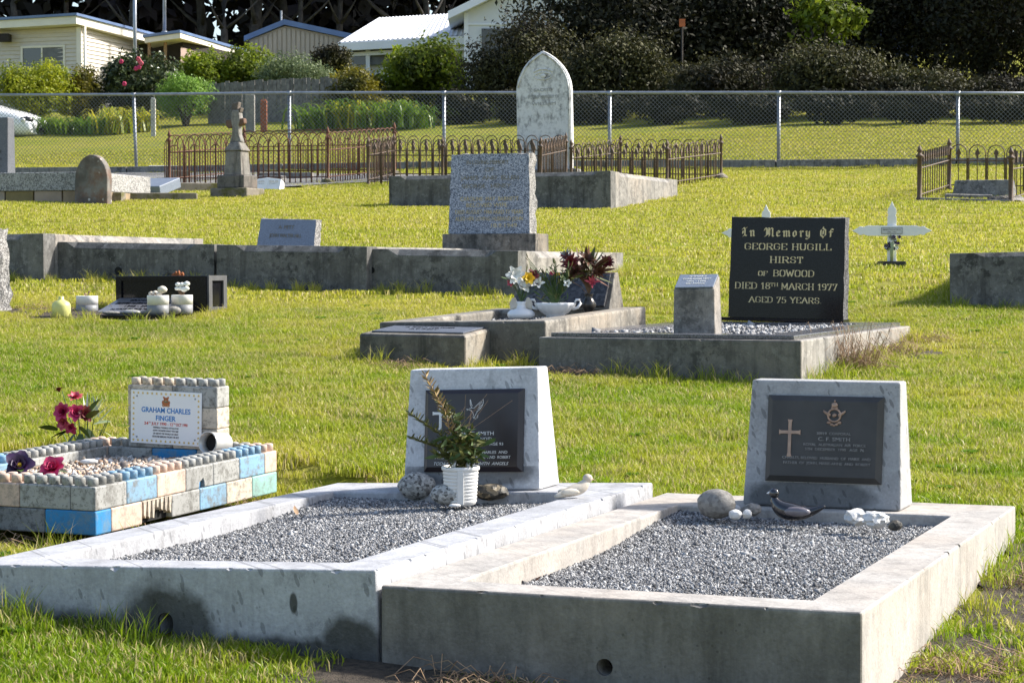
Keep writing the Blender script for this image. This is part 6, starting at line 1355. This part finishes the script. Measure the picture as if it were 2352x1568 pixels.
p = corner(2262, 28.8); mb = MB(); mb.hexa([(-.42,-.3,-.2),(.42,-.3,-.2),(.42,.5,-.2),(-.42,.5,-.2),(-.36,-.2,.2),(.34,-.2,.2),(.34,.4,.22),(-.36,.4,.22)]); o = mb.build('grave_slab', M['old_concrete'], None, bevel=.015); o.location = p; o.rotation_euler = (0,0,-.3); tag(o, 'grey sloping stone slab inside the heavy iron fence', 'grave')
p = corner(2225, 28.3); mb = MB(); mb.box(-.3,.3,-.12,.12,-.1,.06); o = mb.build('broken_stone', M['old_pale'], None, bevel=.015); o.location = p; o.rotation_euler = (.05,.03,-.2); tag(o, 'broken flat pale stone at the foot of the heavy iron fence', 'stone')
p = corner(2312, 27.8); mb = MB(); mb.blob((0,0,.02), (.25,.15,.07), 5, .3, 2, 2); o = mb.build('rubble_stone', M['dark_stone'], None); o.location = p; tag(o, 'dark rubble stone by the corner post of the heavy iron fence', 'stone')
# ---- old stone cross monument
Y = 31.2; p = corner(545, Y); k = Y/5080
t = thing('cross_monument', 'old weathered stone monument with a broken flowing cross on stepped blocks', 'monument', p, -R(24))
ms = concrete('weathered_sandstone', (.26,.245,.22), .9, 0, stain=(.04,.035,.03), blotch=.8, warm=(.25,.2,.16)); md = concrete('blackened_base_stone', (.16,.145,.13), 1, 0, stain=(.02,.02,.02), blotch=.9, warm=(.18,.14,.11))
mb = MB(); mb.box(-.30,.30,-.25,.25,-.2,.12); mb.build('step', M['mossy'], t, bevel=.02); mb = MB(); mb.box(-.22,.22,-.19,.19,.121,.3); mb.build('plinth', md, t, bevel=.015)
def frust(w0, d0, z0, w1, d1, z1): m_ = MB(); m_.hexa([(-w0,-d0,z0),(w0,-d0,z0),(w0,d0,z0),(-w0,d0,z0),(-w1,-d1,z1),(w1,-d1,z1),(w1,d1,z1),(-w1,d1,z1)]); return m_
frust(.145,.13,.301,.12,.11,.64).build('die', ms, t, bevel=.012); frust(.15,.135,.641,.08,.075,.77).build('cap', ms, t, bevel=.02)
mb = MB(); prof = [(.1,.761),(.08,.82),(.06,.87),(.055,.98),(.075,1.06),(.07,1.12),(.055,1.22)]
o = [(x,z) for x,z in prof]; mb.prism(o+[(-x,z) for x,z in o[::-1]], -.055, .055); mb.build('shaft', ms, t, bevel=.02)
mb = MB(); mb.prism([(-.16,1.0),(-.13,.96),(.1,1.0),(.14,1.03),(.13,1.1),(-.05,1.09),(-.16,1.08)], -.045, .045); mb.build('cross_arm', concrete('rust_red_stone', (.16,.09,.06), .6, 0), t, bevel=.015)
mb = MB(); mb.prism([(-.07,1.18),(.07,1.18),(.09,1.25),(.03,1.23),(.05,1.33),(-.06,1.31)], -.045, .045); mb.build('broken_top', md, t, bevel=.012)
# ---- rounded headstone, left slab, coping, fallen stones
def roundstone_mat():
    m, nt, bs = newmat('stained_round_stone'); vv = coords(nt); n = noise(nt, vv, 5, 8, .7); c = mix(nt, rng(nt, n, .4, .6), (.2,.19,.175), (.17,.1,.07)); c = mix(nt, rng(nt, noise(nt, vv, 3, 5), .42, .6, 0, .85), c, (.075,.07,.062))
    vo = nd(nt, 'TexVoronoi', i_Vector=vv, i_Scale=14.); c = mix(nt, mth(nt, 'MULTIPLY', rng(nt, vo.outputs[0], .2, .28, 1, 0), rng(nt, noise(nt, vv, 3.3, 2), .55, .62)), c, (.6,.58,.54))
    nt.links.new(c, bs.inputs['Base Color']); bs.inputs['Roughness'].default_value = .9; bump(nt, bs, n, .4, .01); return m
rm = roundstone_mat()
p = on_ground(208, 470); k = p.y/5080; w = 86*k; h = 116*k
t = thing('rounded_headstone', 'round topped red brown stained headstone speckled with white lichen', 'headstone', p-Vector((0,0,.06)), (0, R(1), -R(20)))
pts = [(-w/2,0),(w/2,0),(w*.5,h*.58)]+[(w*.5*math.cos(a), h*.58+(h*.5)*math.sin(a)) for a in [R(12)*j for j in range(1, 15)]]+[(-w*.5,h*.58)]; mb = MB(); mb.prism(pts, 0, .13); mb.build('slab', rm, t, bevel=.02)
mb = MB(); mb.prism([(x*.985,z*.99) for x,z in pts], .02, .1315); 
Y = 30.5; p = corner(-22, Y); k = Y/5080
t = thing('upright_headstone', 'tall plain grey granite headstone standing on a speckled coping', 'headstone', p+Vector((0,0,.28)), -R(20)); mb = MB(); mb.hexa(frustum(.55, .53, at_y(20,270,Y).z-p.z-.28, .2, .16, .03)); o = mb.build('slab', granite('plain_blue_grey_granite', [(.07,.075,.085),(.1,.107,.12),(.13,.137,.15)], 150, .5, .2, .1), t, bevel=.01)
for j, s_ in enumerate(('ALSO HIS WIFE', 'MARY ANN', 'DIED 1921')): text(t, s_, .035, .3, .02, .35-j*.1, M['letter_dark'], .008, .002)
t = thing('granite_coping', 'pale speckled granite coping on sandstone blocks beside the round topped headstone', 'grave', corner(-120, 29.2), -R(16)); q = corner(185, 28.4)-t.location; L = math.hypot(q.x, q.y)
mb = MB(); mb.box(0,L,0,1.8,.13,.37); mb.build('coping', granite('pale_coping_granite', [(.1,.1,.1),(.3,.29,.28),(.45,.44,.42)], 70, .8, .3, .4), t, bevel=.01)
for j in range(5): mb = MB(); mb.box(j*L/5+.01,(j+1)*L/5-.01,.02,1.75,-.2,.128); mb.build('sandstone_block', plain('tan_block_%d' % j, ((.36,.26,.17),(.4,.32,.24),(.25,.19,.08),(.38,.29,.21),(.33,.24,.15))[j], .9, None, 5, .3), t, bevel=.008)
def lying(name, label, px, py, w, d, h, mat, yaw, tilt=0, dz=0, cat='stone'):
    p = on_ground(px, py); mb = MB(); mb.box(-w/2,w/2,0,d,-.08,h); o = mb.build(name, mat, None, bevel=.012); o.location = p+Vector((0,0,dz+.03)); FOOT.append((p.x, p.y, -yaw, -w/2-.05, w/2+.05, -.12, d+.05)); o.rotation_euler = (tilt,0,yaw); return tag(o, label, cat)
lying('fallen_headstone', 'flat blue grey headstone lying tilted between the round stone and the cross monument', 318, 447, .72, .6, .07, M['granite_blue'], -R(22), R(14), .02, 'headstone')
lying('kerb_stone', 'long mossy kerb stone running behind the round topped headstone', 120, 462, 1.9, .2, .08, M['mossy'], -R(8))
lying('kerb_stone', 'mossy broken kerb stone below the flat blue grey headstone', 375, 460, .9, .2, .07, M['mossy'], R(6))
lying('kerb_stone', 'mossy kerb stone leading from the flat headstone to the monument', 455, 440, .8, .22, .1, M['mossy'], R(20))
lying('kerb_stone', 'tan kerb stone right of the old cross monument', 655, 414, .9, .2, .1, M['old_pale'], -R(10))
lying('kerb_stone', 'grey kerb stone with a dark end right of the monument steps', 620, 420, .4, .3, .09, M['old_concrete'], -R(10))
lying('flat_stone', 'small pale flat stone lying in the gravel before the rusty hoop fence', 375, 390, .55, .3, .05, M['quartz'], R(5))
lying('kerb_stone', 'mossy stone lump at the foot of the left rusty fence post', 410, 412, .4, .3, .13, M['mossy'], R(15))
lying('kerb_stone', 'dark broken kerb stones between the monument and the flat headstone', 560, 436, .7, .2, .05, M['dark_stone'], R(8))
p = corner(612, 33.6); t = thing('book_headstone', 'white marble open book headstone inside the rusty hoop fence', 'headstone', p, -R(12))
for s in (-1, 1): mb = MB(); mb.hexa([(0,-.02,.02),(s*.22,-.05,.0),(s*.22,.2,.0),(0,.2,.02),(0,.06,.2),(s*.22,.05,.17),(s*.22,.2,.12),(0,.2,.15)]); mb.build('page', M['white_paint'], t, bevel=.006)
mb = MB(); mb.box(-.26,.26,-.08,.25,-.1,.0); mb.build('base', M['old_pale'], t)
for j in range(3): 
    for s in (-1, 1): text(t, ('IN LOVING', 'MEMORY', 'OF JANE') [j] if s < 0 else ('BORN 1860', 'DIED', '1931')[j], .022, .14, s*.11, .13-j*.04, lt, -.001+.0, .002).location = (0, .02-j*.0, 0)
gm = plain('fine_grey_path_gravel', (.25,.245,.24), .95, (.14,.135,.13), 60, .8, bd=.02)
def patch(name, pts, mat, dz=.02):
    P = [on_ground(*q) for q in pts]; bm = bmesh.new(); vs = [bm.verts.new((q.x, q.y, 0)) for q in P]; f = bm.faces.new(vs); bmesh.ops.triangulate(bm, faces=[f]); bmesh.ops.subdivide_edges(bm, edges=bm.edges, cuts=5, use_grid_fill=True)
    for w_ in bm.verts: w_.co.z = gz(w_.co.x, w_.co.y)+dz
    me = bpy.data.meshes.new(name); bm.to_mesh(me); bm.free(); me.materials.append(mat); return structure(put(name, me))
PATH = [(190,440),(470,440),(900,416),(1050,412),(1050,404),(560,396),(190,400)]
patch('gravel_path', PATH, gm, .03)
for q in ((250,425),(420,425),(330,412),(470,410),(620,408),(760,408),(900,409)): w_ = on_ground(*q); BARE.append((w_.x, w_.y, .75, .9, 0))

# ---------------------------------------------------------------- low weeds, straw and bare soil
BARE += [(-.9,11.7,.22,.15,0), (.3,11.4,.22,.25,-.4), (-2.9,14.1,.45,.25,0), (2.2,12.1,.10,.5,-.4)]
FR_ = B0+u*WB
for s in np.linspace(-.2, 2.3, 8): q = FR_+u*.13+v*s; BARE.append((q.x, q.y, .13, .22, -YAW))
for s in np.linspace(.0, 1.2, 7): q = B0+u*s-v*.14; BARE.append((q.x, q.y, .2, .17, -YAW))
q = tb.location+Vector((CW*.6,-.3,0)); BARE.append((q.x, q.y, .3, .12, 0)); q = A0+v*2.38+u*.2; BARE.append((q.x, q.y, .35, .08, -YAW))
for s in np.linspace(.1, 1.2, 5): q = tb.location+uc*(CW+.08)+vc*s; BARE.append((q.x, q.y, .09, .2, -YC))
def straw(label, c, n, L, spread, seed, up=.35, mat='dry_tan', name='dry_grass_tuft'):
    rn = random.Random(seed); mb = MB(); z0 = gz(c[0], c[1])
    for k in range(n):
        a = rn.random()*6.28; bx, by = rn.gauss(0, spread*.5), rn.gauss(0, spread*.5); l = L*rn.uniform(.5,1.2); e = rn.uniform(0, up)*l
        d = Vector((math.cos(a), math.sin(a), 0)); z = gz(c[0]+bx, c[1]+by)-z0
        mb.tube([(bx,by,z),(bx+d.x*l*.5,by+d.y*l*.5,z+e*1.1+.006),(bx+d.x*l,by+d.y*l,z+e*.7+.004)], [.0016,.0014,.0006], 3, False)
    o = mb.build(name, M[mat], None, fix=False); o.location = (c[0], c[1], z0); o['kind'] = 'stuff'; return tag(o, label, 'dry grass', kind='stuff')
q = G0+ug*1.40
for k, (a, b, n, L, s_, lab) in enumerate(((.07,.75,260,.2,.12,'tangle of dry straw against the sunlit side of the granite capped kerb'),(.1,1.5,160,.16,.16,'thin dry grass along the sunlit side of the granite capped kerb'),(.1,2.2,140,.12,.16,'dry grass by the far corner of the granite capped kerb'))):
    w_ = q+ug*a+vg*b; straw(lab, (w_.x, w_.y), n, L, s_, 50+k, 1.1 if k == 0 else .5)
for k, (pp, n, s_, lab) in enumerate(((FR_+u*.14+v*1.7,120,.14,'sparse dry litter along the sunlit side of the beige kerb'),(FR_+u*.15+v*.6,160,.16,'dry litter and twigs by the near corner of the beige kerb'),(B0+u*.3-v*.1,170,.16,'dead grass litter at the foot of the front kerb joint'),(B0+u*.85-v*.1,150,.16,'dead grass litter below the drain hole of the beige kerb'),(F1-v*.12+u*.3,160,.16,'dry stalks at the foot of the concrete plaque block'),(Vector((.35,11.35,0)),160,.16,'dry stalks in the gap between the two flower grave kerbs'),(D1-u*.25+v*.3,120,.25,'dry grass patch left of the black granite grave'),(A0+v*2.4+u*.1,160,.12,'dry grass behind the white painted kerb'),(C0+uc*(CW+.1)+vc*.35,130,.13,'dead grass litter between the broken toy block and the white kerb'),(C0+uc*(CW+.12)+vc*.95,150,.14,'dead grass litter by the far toy blocks and the white kerb'),(C0+uc*.45-vc*.1,110,.15,'dry twigs below the blue corner toy block'))):
    straw(lab, (pp.x, pp.y), n, .1, s_, 70+k, .45)
# ---------------------------------------------------------------- lawn: tufts of real blades placed over the ground
def grassmat():
    m, nt, bs = newmat('lawn_blades'); g = nd(nt, 'NewGeometry'); P = g.outputs['Position']
    at = nd(nt, 'Attribute'); at.attribute_name = 'rnd'; at.attribute_type = 'GEOMETRY'
    n1 = noise(nt, P, .42, 5, .6); n2 = noise(nt, P, 2.2, 5, .65); oi = nd(nt, 'ObjectInfo')
    green = mix(nt, at.outputs['Fac'], (.14,.24,.007), (.28,.37,.018)); gold = mix(nt, at.outputs['Fac'], (.35,.355,.024), (.56,.52,.09)); straw_ = mix(nt, at.outputs['Fac'], (.3,.26,.07), (.52,.44,.2))
    c = mix(nt, rng(nt, mth(nt, 'ADD', mth(nt, 'MULTIPLY', n1, .6), mth(nt, 'MULTIPLY', n2, .4)), .42, .56), green, gold)
    c = mix(nt, rng(nt, noise(nt, P, 1.1, 6, .7), .54, .64, 0, .75), c, mix(nt, at.outputs['Fac'], (.07,.15,.012), (.17,.27,.02)))
    far = rng(nt, nd(nt, 'SeparateXYZ', i_0=P).outputs[1], 9., 22., 0, .65); c = mix(nt, far, c, gold)
    st = mth(nt, 'GREATER_THAN', mth(nt, 'ADD', mth(nt, 'MULTIPLY', at.outputs['Fac'], .75), mth(nt, 'MULTIPLY', n2, .55)), .89)
    c = mix(nt, st, c, straw_)
    nt.links.new(c, bs.inputs['Base Color']); bs.inputs['Roughness'].default_value = .45; bs.inputs['Specular IOR Level'].default_value = .25
    tr = nd(nt, 'BsdfTranslucent'); nt.links.new(c, tr.inputs[0]); ms = nd(nt, 'MixShader', i_0=.45); out = nt.nodes['Material Output']
    nt.links.new(bs.outputs[0], ms.inputs[1]); nt.links.new(tr.outputs[0], ms.inputs[2]); nt.links.new(ms.outputs[0], out.inputs[0]); return m
M['lawn'] = grassmat()
def tuft_mesh(name, n, rad, h, w, seed, lean=.6):
    g = np.random.default_rng(seed); a = g.random(n)*6.283; r = rad*np.sqrt(g.random(n)); bx, by = r*np.cos(a), r*np.sin(a)
    hh = h*(.45+.75*g.random(n)); la = g.random(n)*6.283; l = hh*lean*(.2+.9*g.random(n)); dx, dy = np.cos(la)*l, np.sin(la)*l
    fa = g.random(n)*6.283; sx, sy = np.cos(fa)*w*.5, np.sin(fa)*w*.5
    z = np.zeros(n)
    V = np.stack([np.stack([bx-sx, by-sy, z-.01], 1), np.stack([bx+sx, by+sy, z-.01], 1), np.stack([bx+dx*.35+sx*.8, by+dy*.35+sy*.8, hh*.6], 1), np.stack([bx+dx*.35-sx*.8, by+dy*.35-sy*.8, hh*.6], 1), np.stack([bx+dx, by+dy, hh], 1)], 1).reshape(-1, 3)
    b = 5*np.arange(n)[:, None]; F = np.concatenate([b+np.array([[0,1,2]]), b+np.array([[0,2,3]]), b+np.array([[3,2,4]])])
    return fastmesh(name, V, F, np.repeat(g.random(n), 5), M['lawn'])
def inside(X, Y, f, pad=0.):
    x0, y0, yaw, a, b, c, d = f; dx, dy = X-x0, Y-y0; lx = dx*math.cos(yaw)-dy*math.sin(yaw); ly = dx*math.sin(yaw)+dy*math.cos(yaw)
    return (lx > a-pad) & (lx < b+pad) & (ly > c-pad) & (ly < d+pad)
def bare(X, Y):
    m = np.zeros(X.shape, bool)
    for x0, y0, rx, ry, yaw in BARE:
        dx, dy = X-x0, Y-y0; lx = dx*math.cos(yaw)+dy*math.sin(yaw); ly = -dx*math.sin(yaw)+dy*math.cos(yaw); m |= (lx/rx)**2+(ly/ry)**2 < 1
    return m
def lawn_points(y0, y1, step, seed, near=None, xpad=.5, keep=1., xlim=None):
    g = np.random.default_rng(seed); X, Y = [], []
    y = y0
    while y < y1:
        hw = .2365*y+xpad; n = int(2*hw/step); xs = -hw+(np.arange(n)+g.random(n))*step; X.append(xs); Y.append(y+g.random(n)*step); y += step
    X, Y = np.concatenate(X), np.concatenate(Y); ok = np.ones(len(X), bool); edge = np.zeros(len(X), bool)
    for f in FOOT: ok &= ~inside(X, Y, f, -.01); edge |= inside(X, Y, f, .10)
    bm_ = bare(X, Y); ok &= ~(bm_ & (g.random(len(X)) < .88))
    if near is True: ok &= edge
    ok &= g.random(len(X)) < keep
    return X[ok], Y[ok], edge[ok], g
def scatter(name, label, X, Y, S, mesh, seed):
    """instances of one tuft over the points, by geometry nodes"""
    g = np.random.default_rng(seed); Z = ground(X, Y); me = bpy.data.meshes.new(name); me.vertices.add(len(X)); me.vertices.foreach_set('co', np.stack([X, Y, Z], 1).astype(np.float32).ravel())
    a = me.attributes.new('sz', 'FLOAT', 'POINT'); a.data.foreach_set('value', S.astype(np.float32)); a = me.attributes.new('rz', 'FLOAT', 'POINT'); a.data.foreach_set('value', (g.random(len(X))*6.283).astype(np.float32))
    o = put(name, me); src = mesh
    ng = bpy.data.node_groups.new(name, 'GeometryNodeTree'); ng.interface.new_socket('Geometry', in_out='INPUT', socket_type='NodeSocketGeometry'); ng.interface.new_socket('Geometry', in_out='OUTPUT', socket_type='NodeSocketGeometry')
    N = ng.nodes; i = N.new('NodeGroupInput'); ou = N.new('NodeGroupOutput'); mp = N.new('GeometryNodeMeshToPoints'); ip = N.new('GeometryNodeInstanceOnPoints'); oi = N.new('GeometryNodeObjectInfo')
    so = bpy.data.objects.new('tuft_source', src); oi.inputs[0].default_value = so
    s = N.new('GeometryNodeInputNamedAttribute'); s.data_type = 'FLOAT'; s.inputs[0].default_value = 'sz'; r = N.new('GeometryNodeInputNamedAttribute'); r.data_type = 'FLOAT'; r.inputs[0].default_value = 'rz'; cb = N.new('ShaderNodeCombineXYZ')
    L = ng.links.new; L(i.outputs[0], mp.inputs[0]); L(mp.outputs[0], ip.inputs['Points']); L(oi.outputs['Geometry'], ip.inputs['Instance']); L(r.outputs['Attribute'], cb.inputs[2]); L(cb.outputs[0], ip.inputs['Rotation']); L(s.outputs['Attribute'], ip.inputs['Scale']); L(ip.outputs[0], ou.inputs[0])
    o.modifiers.new('scatter', 'NODES').node_group = ng
    return tag(o, label, 'grass', kind='stuff')
T1 = [tuft_mesh('turf%d' % k, 300, .13, .027, .0042, 200+k, 1.1) for k in range(3)]
for k in range(3):
    X, Y, e, g = lawn_points(4.6, 15, .19, 300+k); scatter('grass', ('short yellow green lawn between the near graves', 'fresh green lawn mixed among the near graves', 'straw flecked lawn around the near graves')[k], X, Y, .75+.5*g.random(len(X))+.15*e, T1[k], k)
T2 = [tuft_mesh('far_turf%d' % k, 200, .24, .022, .009, 220+k, 1.2) for k in range(2)]
for k in range(2):
    X, Y, e, g = lawn_points(15, 46, .36, 320+k); scatter('grass', ('golden green lawn between the far graves', 'short lawn towards the chain link fence')[k], X, Y, .75+.5*g.random(len(X)), T2[k], 10+k)
T3 = tuft_mesh('edge_tuft', 46, .05, .085, .0036, 240, .8)
X, Y, e, g = lawn_points(4.8, 19, .075, 340, True, keep=.45); scatter('long_grass', 'longer unmown grass fringing the foot of the kerbs', X, Y, .5+.7*g.random(len(X)), T3, 20)
X, Y, e, g = lawn_points(5.0, 18, .4, 341, None, keep=.5); scatter('long_grass', 'scattered taller grass tufts in the lawn', X, Y, .45+.45*g.random(len(X)), T3, 21)
def rosette():
    g = np.random.default_rng(77); V, F, Rn = [], [], []
    for k in range(9):
        a = k*.698+g.random()*.3; L = .035*(.7+.5*g.random()); w = .011; d = np.array([math.cos(a), math.sin(a), 0]); s = np.array([-d[1], d[0], 0]); b = len(V); q = g.random()*.4
        V += [d*.004+[0,0,.012], d*L*.55+s*w+[0,0,.026], d*L+[0,0,.02], d*L*.55-s*w+[0,0,.026]]; F.append((b, b+1, b+2, b+3)); Rn += [q]*4
    return fastmesh('weed', V, F, Rn, leafmat('broad_weed_leaf', (.10,.2,.014), (.18,.29,.025), .5, .4))
X, Y, e, g = lawn_points(4.8, 15, .16, 345, None, keep=.09); scatter('weeds', 'small green broad leaved weeds dotted through the near lawn', X, Y, .6+.7*g.random(len(X)), rosette(), 22)
# soil where the turf is worn away
def soil():
    mb = MB()
    for x0, y0, rx, ry, yaw in BARE:
        n = 18; vs = [(x0, y0, gz(x0, y0)+.012)]
        for k in range(n):
            a = 2*math.pi*k/n; q = 1+.2*math.sin(3*a+x0*9)+.12*math.sin(7*a+y0*5); dx, dy = rx*q*math.cos(a), ry*q*math.sin(a); x = x0+dx*math.cos(yaw)-dy*math.sin(yaw); y = y0+dx*math.sin(yaw)+dy*math.cos(yaw); vs.append((x, y, gz(x, y)+.009))
        mb.add(vs, [(0, k+1, (k+1) % n+1) for k in range(n)])
    structure(mb.build('bare_soil', M['soil'], None, fix=False))
soil()
